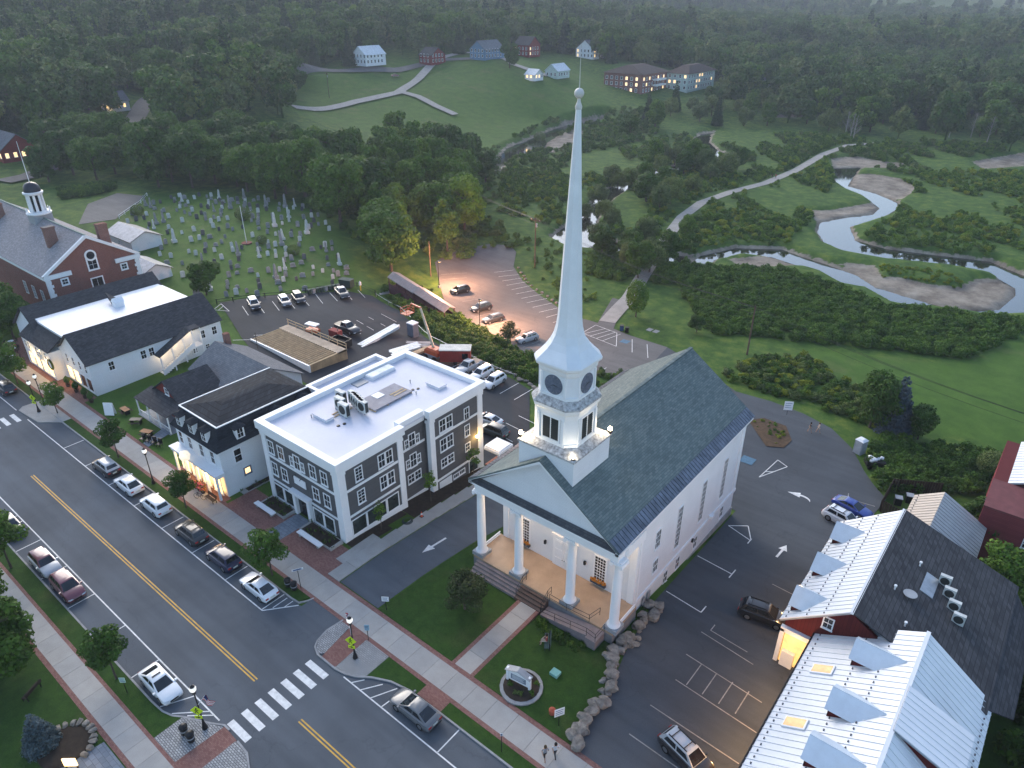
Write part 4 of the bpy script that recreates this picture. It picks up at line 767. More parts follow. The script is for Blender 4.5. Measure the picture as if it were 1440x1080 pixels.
# ---------------------------------------------------------------- white house with black mansard roof
blackshingle = brickmat('black_shingles', (.018, .023, .031), (.033, .04, .052), (.01, .011, .014), .5, .18, 'XY', 1.3, var=.25)
mh = thing('mansard_house', 'white shop house with black mansard roof and glowing shopfront', 'house', (-74.4, 39, 0))
mx0, mx1, my0, my1 = -79.3, -69.5, 32.0, 46.3
b = MB(); b.box(mx0, mx1, my0, my1, -1, 6.7); b.obj('wall', clap, mh)
b = MB(); o_ = .45
lo = [(mx0 - o_, my0 - o_, 6.65), (mx1 + o_, my0 - o_, 6.65), (mx1 + o_, my1 + o_, 6.65), (mx0 - o_, my1 + o_, 6.65)]; mid = [(mx0 + .35, my0 + .35, 7.7), (mx1 - .35, my0 + .35, 7.7), (mx1 - .35, my1 - .35, 7.7), (mx0 + .35, my1 - .35, 7.7)]; hi = [(mx0 + .75, my0 + .75, 9.15), (mx1 - .75, my0 + .75, 9.15), (mx1 - .75, my1 - .75, 9.15), (mx0 + .75, my1 - .75, 9.15)]
b.rings([lo, mid, hi]); mr = b.obj('mansard_roof', blackshingle, mh)
b = MB(); c_ = [(mx0 + .8, my0 + .8, 9.16), (mx1 - .8, my0 + .8, 9.16), (mx1 - .8, my1 - .8, 9.16), (mx0 + .8, my1 - .8, 9.16)]; b.rings([c_, [(-74.4 + (x + 74.4) * .1, 39.1 + (y - 39.1) * .5, 9.75) for x, y, z in c_]]); b.obj('upper_roof', blackshingle, mr)
b = MB(); b.box(mx0 + .7, mx1 - .7, my0 + .7, my0 + .84, 9.1, 9.24); b.box(mx1 - .84, mx1 - .7, my0 + .84, my1 - .7, 9.1, 9.24); b.box(mx0 + .7, mx0 + .84, my0 + .84, my1 - .7, 9.1, 9.24); b.obj('roof_edge_trim', trim, mr)
def dormer(x, y, face, pane=None):
    o = bpy.data.objects.new('dormer', None); link(o); o.parent = mh; o.location = Vector((x, y, 7.35)) - wloc(mh); o.rotation_euler = (0, 0, FACE[face])
    MB().box(-.55, .55, -.25, 1.0, -.25, 1.2).obj('cheeks', trim, o, True); q = MB(); q.prism([(-.8, -.5, 1.15), (.8, -.5, 1.15), (.8, 1.1, 1.3), (-.8, 1.1, 1.3)], (0, 0, .08)); q.prism([(-.8, -.5, 1.23), (.8, -.5, 1.23), (0, .0, 1.62)], (0, 1.1, .15)); q.obj('dormer_roof', blackshingle, o, True)
    q = MB(); q.box(-.33, .33, -.28, -.26, -.1, 1.05); q.obj('dormer_pane', pane or darkglass, o, True); q = MB(); q.box(-.4, .4, -.3, -.27, .45, .5); q.box(-.02, .02, -.3, -.27, -.1, 1.05); q.obj('muntin', trim, o, True)
for x in (-77.6, -74.8, -72.0): dormer(x, my0 + .1, 'F', glass)
for y, p in ((35.0, warmglass if False else darkglass), (40.2, darkglass), (44.2, darkglass)): dormer(mx1 - .1, y, 'R', p)
for y in (38.5, 42.5): dormer(mx0 + .1, y, 'L')
for x in (-78.3, -76.2, -73.6, -71.2): window(mh, x, my0, 5.1, .8, 1.6, 'F', 1, 2, darkglass)
for y, z, p in ((34.2, 5.0, darkglass), (38.6, 5.0, darkglass), (43, 5, darkglass)): window(mh, mx1, y, z, .85, 1.7, 'R', 1, 2, p)
bluetrim = mat('slate_blue_trim', (.14, .19, .26))
for y in (35.0, 38.9): window(mh, mx1, y, 2.4, .7, .75, 'R', 1, 1, warmglass if y < 36 else darkglass, bluetrim, .16)
b = MB(); b.box(mx0 - .3, mx1 + .3, my0 - 1.1, my0, 3.3, 3.75); b.box(mx0 - .4, mx1 + .4, my0 - 1.25, my0, 3.75, 3.85)
for x in (mx0, -77, -74.6, -72.2, mx1 - .25): b.box(x, x + .25, my0 - 1.05, my0 - .8, .12, 3.3)
b.obj('shopfront_canopy', trim, mh)
for x in (-78.1, -75.7, -73.3, -70.8): window(mh, x, my0 - .35, 1.7, 1.75, 2.3, 'F', 3, 2, emitmat('shop_glow', (1, .55, .17), 4.2) if 'shop_glow' not in MATS else MATS['shop_glow'], trim)
for x in (-77.4, -74.6, -71.6): lamp(mh, (x, my0 - .75, 2.8), (1, .66, .3), 130, .2)
q = MB(); q.tube([(-74.9, my0 - 1.1, 3.9), (-74.9, my0 - 1.5, 4.6)], .03, 5); q.lathe(-74.9, my0 - 1.6, [(.05, 3.9), (.5, 4.15), (.66, 4.6), (.5, 5.05), (.05, 5.25)], 16); tag(q.obj('globe_lamp', emitmat('globe_paper', (1, .86, .68), .9), smooth=60), 'large pale globe lamp hung before the glowing shopfront', 'lamp')
for k, x in enumerate((-73.4, -72.6, -74.2)):
    t = thing('flower_basket', 'basket of orange and pink flowers by the glowing shopfront', 'flowers', (x, my0 - 1.5, .13), 0, 'flower baskets at the shopfront'); MB().lathe(0, 0, [(.2, 0), (.3, .35), (.28, .4)], 10).obj('pot', darkwood, t, True); q = MB()
    for i in range(70): a, r, h = random.uniform(0, 6.3), random.uniform(0, .45), random.uniform(.4, 1.0); px, py = r * math.cos(a), r * math.sin(a); q.box(px - .06, px + .06, py - .06, py + .06, h - .05, h + .05, random.randrange(3))
    q.obj('blooms', [flowers, mat('pink_flowers', (.6, .12, .2)), leafy], t, True)['kind'] = 'stuff'
planter([(-69.3, 33.4), (-68.5, 33.4), (-68.5, 45), (-69.3, 45)], 'narrow bed of tall plants along the mansard house wall', 34)
# ---------------------------------------------------------------- small grey and red house behind
def gable_house(name, label, x0, x1, y0, y1, z0, ze, zr, ridge, wallm, roofm, over=.4, cat='house', trimm=None, gablem=None):
    t = thing(name, label, cat, ((x0 + x1) / 2, (y0 + y1) / 2, z0)); b = MB(); b.box(x0, x1, y0, y1, z0 - .5, ze)
    if ridge == 'x': ym = (y0 + y1) / 2; [b.prism([(x, y0, ze), (x, y1, ze), (x, ym, zr - .15)], (.25 if x == x0 else -.25, 0, 0), 1) for x in (x0, x1)]
    else: xm = (x0 + x1) / 2; [b.prism([(x0, y, ze), (x1, y, ze), (xm, y, zr - .15)], (0, .25 if y == y0 else -.25, 0), 1) for y in (y0, y1)]
    b.obj('wall', [wallm, gablem or wallm], t); r = bpy.data.objects.new('roof', None); link(r); r.parent = t
    if ridge == 'x':
        k = (zr - ze) / (ym - y0); zl = ze - over * k
        for a in (y0 - over, y1 + over): s = 1 if a < ym else -1; q = MB(); q.plate([(x0 - over, a, zl), (x1 + over, a, zl), (x1 + over, ym, zr), (x0 - over, ym, zr)][::s], .14); q.obj('roof_slope', roofm, r)
    else:
        k = (zr - ze) / (xm - x0); zl = ze - over * k
        for a in (x0 - over, x1 + over): s = 1 if a > xm else -1; q = MB(); q.plate([(a, y0 - over, zl), (a, y1 + over, zl), (xm, y1 + over, zr), (xm, y0 - over, zr)][::s], .14); q.obj('roof_slope', roofm, r)
    return t
greyshin = brickmat('grey_blue_shingles', (.13, .145, .165), (.18, .195, .215), (.09, .1, .11), .5, .18, 'XY', 1.4, var=.2); darkshin = brickmat('charcoal_shingles', (.05, .05, .055), (.085, .085, .09), (.035, .035, .038), .5, .18, 'XY', 1.4, var=.2)
redclap = brickmat('red_clapboard', (.2, .035, .03), (.235, .045, .04), (.12, .02, .02), 3, .16, 'XY', msize=.012, var=.12)
t = gable_house('cottage', 'small cottage with pale grey shingle roof behind the mansard house', -97.0, -83, 43.6, 53, .1, 4.0, 6.6, 'x', clap, greyshin)
window(t, -86.5, 43.6, 2.9, .7, 1.2, 'F', 2, 2); window(t, -92, 43.6, 2.9, .7, 1.2, 'F', 2, 2); MB().box(-97.3, -96.5, 49.6, 50.4, 5, 7.4).obj('chimney', brickmat('chimney_brick', (.2, .07, .05), (.27, .1, .07), (.25, .22, .2), .22, .075, 'XY'), t)
t2 = gable_house('cottage', 'red fronted cottage with white trim and dark covered porch', -96.6, -88.2, 37.4, 43.5, .1, 3.3, 6.0, 'y', redclap, darkshin)
for x in (-94.4, -91): window(t2, x, 37.4, 2.2, .7, 1.2, 'F', 2, 2)
window(t2, -92.4, 37.4, 4.2, .9, .9, 'F', 2, 2); window(t2, -88.2, 40, 2, .7, 1.2, 'R', 2, 2)
b = MB(); b.prism([(-97, 34.6, 2.75), (-88, 34.6, 2.75), (-88, 37.4, 3.5), (-97, 37.4, 3.5)], (0, 0, .12)); b.obj('porch_roof', darkshin, t2); b = MB()
for x in (-96.8, -93.8, -91, -88.2): b.box(x - .08, x + .08, 34.75, 34.9, .1, 2.8)
b.box(-96.9, -88.1, 34.78, 34.86, .9, 1.0); b.box(-96.9, -88.1, 34.72, 34.92, 2.6, 2.85); b.obj('porch_posts', trim, t2)
for i in range(22): MB().box(-96.7 + i * .4, -96.66 + i * .4, 34.8, 34.85, .15, .9).obj('baluster', trim, t2)
MB().box(-97, -88, 34.6, 37.4, -.2, .14).obj('porch_floor', greymet, t2)
# ---------------------------------------------------------------- white barn shop with two dark gables
bn = thing('barn_shop', 'long white barn shop with twin charcoal gables and white middle roof', 'shop', (-120, 44, 0))
bx1, bxm, by0, by1 = -106.9, -111.6, 33.3, 54.6
b = MB(); b.box(-134.0, bx1, by0, by1, -.6, 5.5); b.box(-128.2, -111.6, by0 + .6, by1 - .3, 5.5, 7.3)
for xa, xb, xm in ((bx1, -116.3, -111.6), (-123.6, -134.0, -128.3)): b.prism([(xa, by0, 5.5), (xb, by0, 5.5), (xm, by0, 8.85)], (0, .3, 0)); b.prism([(xa, by1, 5.5), (xb, by1, 5.5), (xm, by1, 8.85)], (0, -.3, 0))
b.obj('wall', clap, bn); br = bpy.data.objects.new('roof', None); link(br); br.parent = bn
for ex, xm, fl in ((-106.5, -111.6, 1), (-116.0, -111.6, -1), (-124.2, -128.3, 1), (-134.4, -128.3, -1)):
    ez = 9.0 - abs(ex - xm) * .715; q = MB(); q.plate([(ex, by0 - .45, ez), (ex, by1 + .3, ez), (xm, by1 + .3, 9.0), (xm, by0 - .45, 9.0)][::fl], .15); q.obj('roof_slope', darkshin, br)
MB().box(-124.5, -115.4, by0 + .4, by1 - .2, 7.25, 7.36).obj('middle_roof', mat('white_roof_bright', (.75, .76, .78), .5, .06, .3, 2), br)
q = MB(); q.box(-121.4, -120.0, 44.2, 45.6, 7.36, 8.2); q.prism([(-121.5, 44.1, 8.2), (-119.9, 44.1, 8.2), (-120.7, 44.1, 8.9)], (0, 1.6, 0)); q.obj('roof_vent', trim, br)
q = MB(); q.prism([(-125, 44.9, 8.3), (-121.4, 44.2, 7.6), (-121.4, 45.6, 7.6)], (0, 0, .5)); q.obj('vent_saddle', darkshin, br)
q = MB(); q.prism([(-127.5, by0 - 1.9, 4.9), (-116.5, by0 - 1.9, 4.9), (-116.5, by0 + .6, 6.6), (-127.5, by0 + .6, 6.6)], (0, 0, .12)); q.obj('front_canopy_roof', darkshin, br)
b = MB(); b.box(-127.3, -116.7, by0 - 1.7, by0, .1, 4.85); b.obj('front_bay', clap, bn)
for x in (-126, -124.8, -121.8, -120.6, -118.6): window(bn, x, by0 - 1.7, 3.9, .6, 1.1, 'F', 1, 2, darkglass)
for x in (-114.6, -112.4, -110.2, -108.2): window(bn, x, by0, 4.2, .65, 1.3, 'F', 1, 2, darkglass)
for x in (-125, -122.5, -120, -117.9): window(bn, x, by0 - 1.7, 1.6, 1.7, 1.9, 'F', 2, 1, MATS['shop_glow'])
for x in (-114.9, -112.6): window(bn, x, by0, 1.6, 1.7, 2.0, 'F', 1, 1, MATS['shop_glow'])
for x in (-110.4, -108.3): window(bn, x, by0, 1.55, 1.6, 2.0, 'F', 1, 1, showglass)
for x in (-123.5, -118.5, -113.8): lamp(bn, (x, by0 - 2.4, 2.9), (1, .68, .32), 150, .2)
for y, z in ((36.4, 4.0), (41.3, 4.0), (42.6, 4.0), (51.2, 3.9), (53.3, 3.9)): window(bn, bx1, y, z, .75, 1.3, 'R', 2, 2, darkglass)
for y in (49.4, 51.6): window(bn, bx1, y, 1.6, .6, .7, 'R', 2, 2, darkglass)
# covered lit stair on its side
st = bpy.data.objects.new('covered_stair', None); link(st); st.parent = bn
q = MB(); q.prism([(-106.85, 42.8, 3.3), (-105.1, 42.8, 3.3), (-105.1, 48.6, 6.0), (-106.85, 48.6, 6.0)], (0, 0, .14)); q.prism([(-106.85, 48.6, 6.0), (-105.1, 48.6, 6.0), (-105.1, 50.2, 6.0), (-106.85, 50.2, 6.0)], (0, 0, .14)); q.obj('stair_roof', darkshin, st)
for i in range(14): MB().box(-106.8, -105.2, 43 + .41 * i, 43.42 + .41 * i, .15 + .2 * i, .3 + .2 * i).obj('stair_tread', trim, st)
q = MB(); q.prism([(-105.25, 42.9, .2), (-105.25, 48.7, 3.1), (-105.25, 48.7, 3.9), (-105.25, 42.9, 1.0)], (.08, 0, 0))
for y, z in ((43, .2), (45, 1.2), (47, 2.2), (48.7, 3.0), (50.1, 3.0)): q.box(-105.28, -105.14, y - .08, y + .08, z - 1.2, z + 3.1)
q.obj('stair_balustrade', trim, st); MB().box(-106.85, -105.1, 48.7, 50.2, 2.9, 3.05).obj('landing', trim, st)
for y, z in ((44, 3.0), (46.2, 4.1), (48.6, 5.2)): lamp(bn, (-105.9, y, z), (1, .72, .4), 75, .15)
t = thing('wreath_sign', 'round dark wreath sign hung on the barn shopfront', 'sign', (-116.3, by0 - 2.0, 3.2)); q = MB()
q.tube([(.75 * math.cos(i * .35), 0, .75 * math.sin(i * .35)) for i in range(19)], .16, 7); q.obj('wreath', leafmat('wreath_green', (.02, .035, .012), (.05, .07, .02)), t, True); MB().cyl((0, .05, 0), (0, -.05, 0), .6, .6, 20).obj('disc', trim, t, True)
# ---------------------------------------------------------------- brick hall with cupola
redbrick = brickmat('hall_brick', (.19, .055, .04), (.26, .08, .06), (.24, .2, .18), .24, .08, 'XY', msize=.01, var=.15)
hallroof = brickmat('hall_slates', (.25, .235, .24), (.34, .32, .325), (.2, .19, .19), .5, .2, 'X', 1.4, var=.12)
bh = thing('brick_hall', 'red brick hall with white pediment, grey slate roof and cupola', 'hall', (-160, 50, 0)); hx0, hx1, hy0, hy1, he, hr = -182.0, -141.0, 41.6, 58.4, 9.0, 14.5; hm = 50.0
b = MB(); b.box(hx0, hx1, hy0, hy1, -.5, he); b.prism([(hx1, hy0, he), (hx1, hy1, he), (hx1, hm, hr - .2)], (-.4, 0, 0)); b.prism([(hx0, hy0, he), (hx0, hy1, he), (hx0, hm, hr - .2)], (.4, 0, 0)); b.obj('wall', redbrick, bh)
hroof = bpy.data.objects.new('roof', None); link(hroof); hroof.parent = bh
for a, s in ((hy0 - .5, 1), (hy1 + .5, -1)): q = MB(); q.plate([(hx0 - .3, a, he - .2), (hx1 + .35, a, he - .2), (hx1 + .35, hm, hr), (hx0 - .3, hm, hr)][::s], .16); q.obj('roof_slope', hallroof, hroof)
MB().box(hx0, hx1 + .3, hm - .15, hm + .15, hr - .1, hr + .1).obj('ridge_cap', mat('copper_green', (.16, .22, .2)), hroof)
b = MB()
for a, s in ((hy0 - .5, 1), (hy1 + .5, -1)): b.prism([(hx1 + .36, a, he - .15), (hx1 + .36, hm, hr + .03), (hx1 + .36, hm, hr - .6), (hx1 + .36, a + .9 * s, he - .15)], (-.45, 0, 0))
b.obj('raking_cornice', trim, bh); b = MB()
for y0, y1 in ((hy0 - .3, hy0 + 4.4), (hy1 - 4.4, hy1 + .3)): b.box(hx1 - .1, hx1 + .32, y0, y1, he - 1.0, he - .2)
b.box(hx0, hx1, hy0 - .3, hy0, he - 1, he - .25); b.obj('cornice', trim, bh)
for y in (hy0 - .05, hy1 - .7):
    q = MB(); q.box(hx1 - .3, hx1 + .12, y, y + .75, -.3, he - 1)
    for i in range(9): q.box(hx1 - .05, hx1 + .1, y - (.3 if i % 2 else .1) if y > 50 else y, y + .75 + (0 if y > 50 else (.3 if i % 2 else .1)), .5 + i * .85, 1.0 + i * .85)
    q.obj('corner_quoins', trim, bh)
window(bh, hx1 + .02, hm, 9.3, 1.5, 2.6, 'R', 2, 3, glass, trim, .25); q = MB(); q.cyl((hx1, hm, 10.6), (hx1 + .16, hm, 10.6), 1.05, 1.05, 20); q.obj('window_arch', trim, bh); q = MB(); q.cyl((hx1, hm, 10.62), (hx1 + .19, hm, 10.62), .72, .72, 20); q.obj('arch_pane', glass, bh)
for y in (44.6, 55.4): window(bh, hx1, y, 7.0, .9, .9, 'R', 2, 2, glass, trim, .25)
window(bh, hx1, hm, 5.3, 1.9, 1.8, 'R', 2, 1, darkglass, trim, .2); window(bh, hx1, 45, 3.6, 1, 1.8, 'R'); window(bh, hx1, 55, 3.6, 1, 1.8, 'R')
for x in (-145, -149, -153): window(bh, x, hy0, 4, 1.1, 2.2, 'F', 3, 4)
chb = MATS['chimney_brick']
for x, y, zt in ((-147.5, 46.6, 15.6), (-143.6, 54.2, 15.2), (-174, 47, 15.5)): q = MB(); q.box(x - .6, x + .6, y - .9, y + .9, 9.5, zt); q.box(x - .7, x + .7, y - 1, y + 1, zt - .3, zt - .1); q.obj('chimney', chb, hroof)
cu = bpy.data.objects.new('cupola', None); link(cu); cu.parent = bh; ux_, uy_ = -160.3, 50.0
q = MB(); q.box(ux_ - 1.7, ux_ + 1.7, uy_ - 1.7, uy_ + 1.7, 12.6, 15.2); q.obj('base', greymet, cu); q = MB(); q.lathe(ux_, uy_, [(2.2, 15.2), (2.25, 15.45), (2.0, 15.6), (2.0, 15.7)], 20); q.lathe(ux_, uy_, [(1.55, 18.9), (1.75, 19.1), (1.8, 19.4), (1.5, 19.5)], 20); q.obj('rings', trim, cu)
for i in range(14): t_ = i * math.pi / 7; MB().box(ux_ + 2.05 * math.cos(t_) - .06, ux_ + 2.05 * math.cos(t_) + .06, uy_ + 2.05 * math.sin(t_) - .06, uy_ + 2.05 * math.sin(t_) + .06, 15.6, 16.3).obj('baluster', trim, cu)
for i in range(8): t_ = i * math.pi / 4 + .39; q = MB(); q.cyl((ux_ + 1.25 * math.cos(t_), uy_ + 1.25 * math.sin(t_), 15.7), (ux_ + 1.25 * math.cos(t_), uy_ + 1.25 * math.sin(t_), 18.9), .26, .22, 10); q.obj('column', trim, cu)
MB().lathe(ux_, uy_, [(.85, 15.7), (.85, 18.9)], 12).obj('lantern_core', glass, cu); MB().lathe(ux_, uy_, [(1.5, 19.5), (1.5, 19.9), (1.35, 20.5), (1.0, 20.95), (.5, 21.2), (.1, 21.28)], 18).obj('dome', mat('dark_dome', (.02, .025, .04), .3), cu, smooth=50)
MB().cyl((ux_, uy_, 21.2), (ux_, uy_, 28.8), .07, .04, 6).obj('flagpole', trim, cu)
# neighbours at the left edge and behind the hall
yellowclap = brickmat('yellow_clapboard', (.52, .36, .15), (.55, .39, .17), (.4, .27, .1), 3, .18, 'XY', msize=.012, var=.08); brownroof = brickmat('brown_shingles', (.07, .05, .045), (.1, .075, .065), (.05, .04, .035), .5, .2, 'XY', 1.4)
t = gable_house('house', 'yellow house with brown roof beyond the brick hall', -206, -190, 50, 61, .8, 6.0, 9.6, 'x', yellowclap, brownroof); window(t, -190, 54, 4, .9, 1.3, 'R'); window(t, -190, 58, 4, .9, 1.3, 'R')
t = gable_house('shed', 'white shed with grey metal roof behind the brick hall', -178, -166, 68, 75, 1, 4, 5.6, 'x', clap, seam, cat='shed'); window(t, -172, 68, 2.6, .7, .9, 'F')
t = gable_house('porch_wing', 'low white wing with dark roof joining brick hall', -155, -145, 60, 66, .8, 3.2, 4.6, 'x', clap, seam, cat='shed')
# ---------------------------------------------------------------- car park markings behind
marking('parking_marking', 'white bay lines beside the graveyard fence', U([(-119.2, 65.9, -114.6, 64.2), (-116.6, 68.0, -113.4, 66.8), (-117.3, 71.2, -112.5, 69.4), (-115.6, 73.7, -111.4, 72.1), (-115.3, 76.7, -110.9, 75.0), (-115.8, 80.2, -110.5, 77.9), (-115.2, 83.2, -110.5, 81.4), (-114.6, 86.5, -110.1, 84.7), (-113.9, 89.4, -110.3, 88.2)]))
marking('parking_marking', 'white bay lines in the middle of the upper car park', U([(-100.4, 71.8, -95.3, 71.5), (-100.4, 74.7, -95.3, 74.4), (-100.2, 77.6, -95.3, 77.4), (-100.6, 80.8, -95.8, 80.7), (-101.5, 84.7, -97.0, 84.6), (-107.6, 56.5, -105.6, 58.6), (-106.6, 60, -104.9, 62)]))
marking('parking_marking', 'white triangular hatching behind the white barn', U([(-123.4, 64.0, -121.9, 61.5), (-123.4, 64.0, -119.0, 63.0), (-121.9, 61.5, -119.0, 63.0), (-122, 63.6, -121, 62)]))
marking('parking_marking', 'white bay lines behind the grey building', U([(-75.3 + 2.9 * k, 80.6, -75.1 + 2.9 * k, 75.6) for k in range(6)] + [(-57, 66.2, -53, 65.8), (-57, 69.2, -52.6, 69), (-57, 72.2, -52.4, 72)]))
marking('parking_marking', 'faint bay lines along the warm lit edge of the lower car park', U([(-114.6, 114.9, -110.9, 120.1), (-112.2, 113, -108.8, 117.7), (-106.4, 109, -104, 114), (-98.8, 105.3, -97.2, 109.9), (-94.8, 102.8, -93.2, 107.6), (-90.7, 100.1, -89.9, 105.4), (-85.2, 98.1, -84.6, 103.6), (-79.6, 96.4, -79.0, 101.8), (-74.2, 95.0, -73.7, 100.1), (-69.2, 93.2, -68.4, 98.2)]), worn)
marking('parking_marking', 'white bay lines along the grass edge of the lower car park', U([(-106.4, 125.0, -104.0, 129.4), (-103.8, 123.4, -101.1, 127.7), (-101.2, 121.7, -98.9, 126.6), (-98.6, 120.1, -96.5, 125.2), (-95.9, 118.6, -94.1, 123.9), (-93.4, 117, -91.4, 122.2), (-90.7, 115.6, -88.7, 120.9), (-88.1, 114.2, -86.3, 119.2), (-85.4, 112.8, -83.7, 117.5), (-82.6, 111.3, -81, 115.6), (-79.7, 109.9, -78.6, 113.6), (-77, 108.6, -75.6, 112.6)]))
marking('parking_marking', 'white hatched crossing where the path meets the car park', U([(-69.3, 107.7, -69.4, 112.7), (-69.4, 112.7, -63.9, 111.8), (-69.3, 107.7, -60.5, 106.0), (-63.9, 111.8, -60.5, 106.0)] + [(-68.8 + 1.6 * k, 107.6 - .3 * k, -66.9 + 1.3 * k, 112.3 - .2 * k) for k in range(4)] + [(-59.9, 110.8, -56.7, 105.3), (-56.4, 110.3, -53.2, 104.9), (-56.6, 93.1, -56.7, 96.5)]))
sheet('blue_bay_symbol', [(-61.2, 108.2), (-59.6, 108.2), (-59.6, 109.8), (-61.2, 109.8)], .095, bluep, 1, label='blue accessible bay symbol near the path')
sheet('blue_bay_symbol', [(-26.6, 82.6), (-24.8, 82.6), (-24.8, 84.4), (-26.6, 84.4)], .095, bluep, 1, label='blue accessible bay symbol behind the church')
marking('parking_marking', 'white bay lines behind the church rear wall', U([(-26.8, 80.4, -26.8, 76.6), (-22.9, 80.6, -22.5, 86.2), (-22.9, 80.6, -20.9, 85.4), (-22.5, 86.2, -20.9, 85.4), (-22.7, 82.4, -21.9, 83)]))
sheet('path_spur', [(-75.3, 128.6), (-72.2, 128.6), (-65.2, 112.4), (-69.3, 112.9)], .1, asph3, 2, label='short asphalt spur from the car park to the path')
# ---------------------------------------------------------------- half built flat structure with bare joists
dk = thing('unfinished_deck', 'half built flat roof with bare joists and white side wall', 'construction', (-96.5, 62.4, -.3))
MB().box(-105.4, -89.0, 58.5, 58.75, -1.4, .85).obj('side_wall', trim, dk); MB().box(-89.25, -89.0, 58.75, 66.2, -1.6, .9).obj('end_wall', mat('plywood', (.42, .29, .16), .85, .3, .8, 4), dk); MB().box(-105.4, -89.3, 58.8, 66.2, -1.3, .3).obj('core', darkwood, dk)
jm = None
for i in range(26):
    if jm is None: q = MB(); q.box(-.075, .075, 0, 5.6, 0, .26); o = q.obj('joist', wood); jm = o.data; bpy.data.objects.remove(o)
    inst('joist', jm, dk, (-105.0 + i * .625, 58.8, .62))
MB().box(-105.4, -89.0, 64.4, 66.3, .7, .9).obj('walkway_boards', mat('pale_plywood', (.55, .42, .3), .85, .2, .7, 4), dk)
for x in np.arange(-105.2, -88.9, 2.3): MB().box(x - .05, x + .05, 66.2, 66.3, .9, 2.0).obj('guard_post', wood, dk)
for z in (1.4, 1.95): MB().box(-105.4, -89.0, 66.18, 66.26, z, z + .1).obj('guard_rail', wood, dk)
q = MB(); q.cyl((-101.8, 57.6, -1), (-101.8, 57.6, 3.4), .06, .05, 6); tag(q.obj('site_pole', darkwood), 'thin dark pole in front of the white deck wall', 'pole')
# ---------------------------------------------------------------- covered walkway stepping down the bank
mroof = mat('weathered_metal_roof', (.3, .28, .27), .5, .15, .8, 4, metal=.3); maroon = mat('maroon_boards', (.1, .035, .04), .8, .2)
cw = thing('covered_walkway', 'maroon covered stairway with grey metal roof stepping down the bank', 'walkway', (-101.5, 96.8, -4))
for x0, x1, z0, z1 in ((-110.6, -103.0, 1.2, -.6), (-103.0, -94.2, -.4, -2.6)):
    q = MB()
    for s in (-1, 1): q.prism([(x0, 96.6, z0), (x1, 96.6, z1), (x1, 96.6 + s * 1.7, z1 - .75), (x0, 96.6 + s * 1.7, z0 - .75)], (0, 0, .1))
    q.obj('roof_section', mroof, cw); n = 12
    for i in range(n): t_ = (i + .5) / n; x, z = x0 + (x1 - x0) * t_, z0 + (z1 - z0) * t_; MB().prism([(x - .04, 96.6, z + .12), (x + .04, 96.6, z + .12), (x + .04, 94.9, z - .63), (x - .04, 94.9, z - .63)], (0, 0, .06)).obj('roof_rib', mroof, cw)
    q = MB(); q.prism([(x0, 95.1, z0 - 3.0), (x1, 95.1, z1 - 3.0), (x1, 95.1, z1 - 2.0), (x0, 95.1, z0 - 2.0)], (0, .1, 0)); q.prism([(x0, 98.0, z0 - 3.0), (x1, 98.0, z1 - 3.0), (x1, 98.0, z1 - 2.0), (x0, 98.0, z0 - 2.0)], (0, .1, 0)); q.prism([(x0, 95.2, z0 - 3.0), (x1, 95.2, z1 - 3.0), (x1, 98.0, z1 - 3.0), (x0, 98.0, z0 - 3.0)], (0, 0, .1)); q.obj('side_panels', maroon, cw)
    q = MB(); q.prism([(x0, 95.06, z0 - 4.2), (x1, 95.06, z1 - 4.2), (x1, 95.06, z1 - 3.0), (x0, 95.06, z0 - 3.0)], (0, .1, 0)); q.obj('skirt', maroon, cw)
    for t_ in (.02, .33, .66, .98):
        for y in (95.15, 98.0): x, z = x0 + (x1 - x0) * t_, z0 + (z1 - z0) * t_; MB().box(x - .08, x + .08, y - .08, y + .08, z - 3, z - .7).obj('post', maroon, cw)
tag(MB().box(-112.4, -110.5, 92.6, 95.2, -3.5, hz(-111.5, 94) + .12).obj('landing_pad', concrete), 'concrete landing at the top of the covered walkway', 'landing')
# ---------------------------------------------------------------- building site things
org = mat('lift_orange', (.62, .12, .04), .4, .12); cream = mat('cream_boom', (.6, .5, .34), .5)
t = thing('boom_lift', 'orange boom lift with raised bent arm and basket', 'boom lift', (-80, 77.6, hz(-80, 77.6) + .05)); q = MB(); q.box(-1.2, 1.3, -1, 1, .4, 1.0); q.obj('chassis', greymet, t, True)
for x in (-.9, 1.0):
    for y in (-1.05, 1.05): q = MB(); q.cyl((x, y - .18, .45), (x, y + .18, .45), .45, .45, 14); q.obj('wheel', black, t, True)
q = MB(); q.rings([[(-1.5, -.9, 1.0), (1.7, -.9, 1.0), (1.7, .9, 1.0), (-1.5, .9, 1.0)], [(-1.4, -.9, 1.7), (1.8, -.9, 1.7), (1.8, .9, 1.7), (-1.4, .9, 1.7)], [(-.9, -.7, 2.1), (1.2, -.7, 2.1), (1.2, .7, 2.1), (-.9, .7, 2.1)]]); q.obj('turntable', org, t, True)
q = MB(); q.cyl((0, 0, 2.0), (-5.8, 3.0, 6.8), .24, .2, 6); q.obj('lower_boom', cream, t, True); q = MB(); q.cyl((-5.7, 3.0, 6.9), (-9.4, 4.2, 6.4), .2, .16, 6); q.obj('upper_boom', org, t, True); q = MB(); q.tube([(-9.4, 4.2, 6.4), (-10.4, 4.4, 5.0)], .12, 6); q.obj('jib', org, t, True)
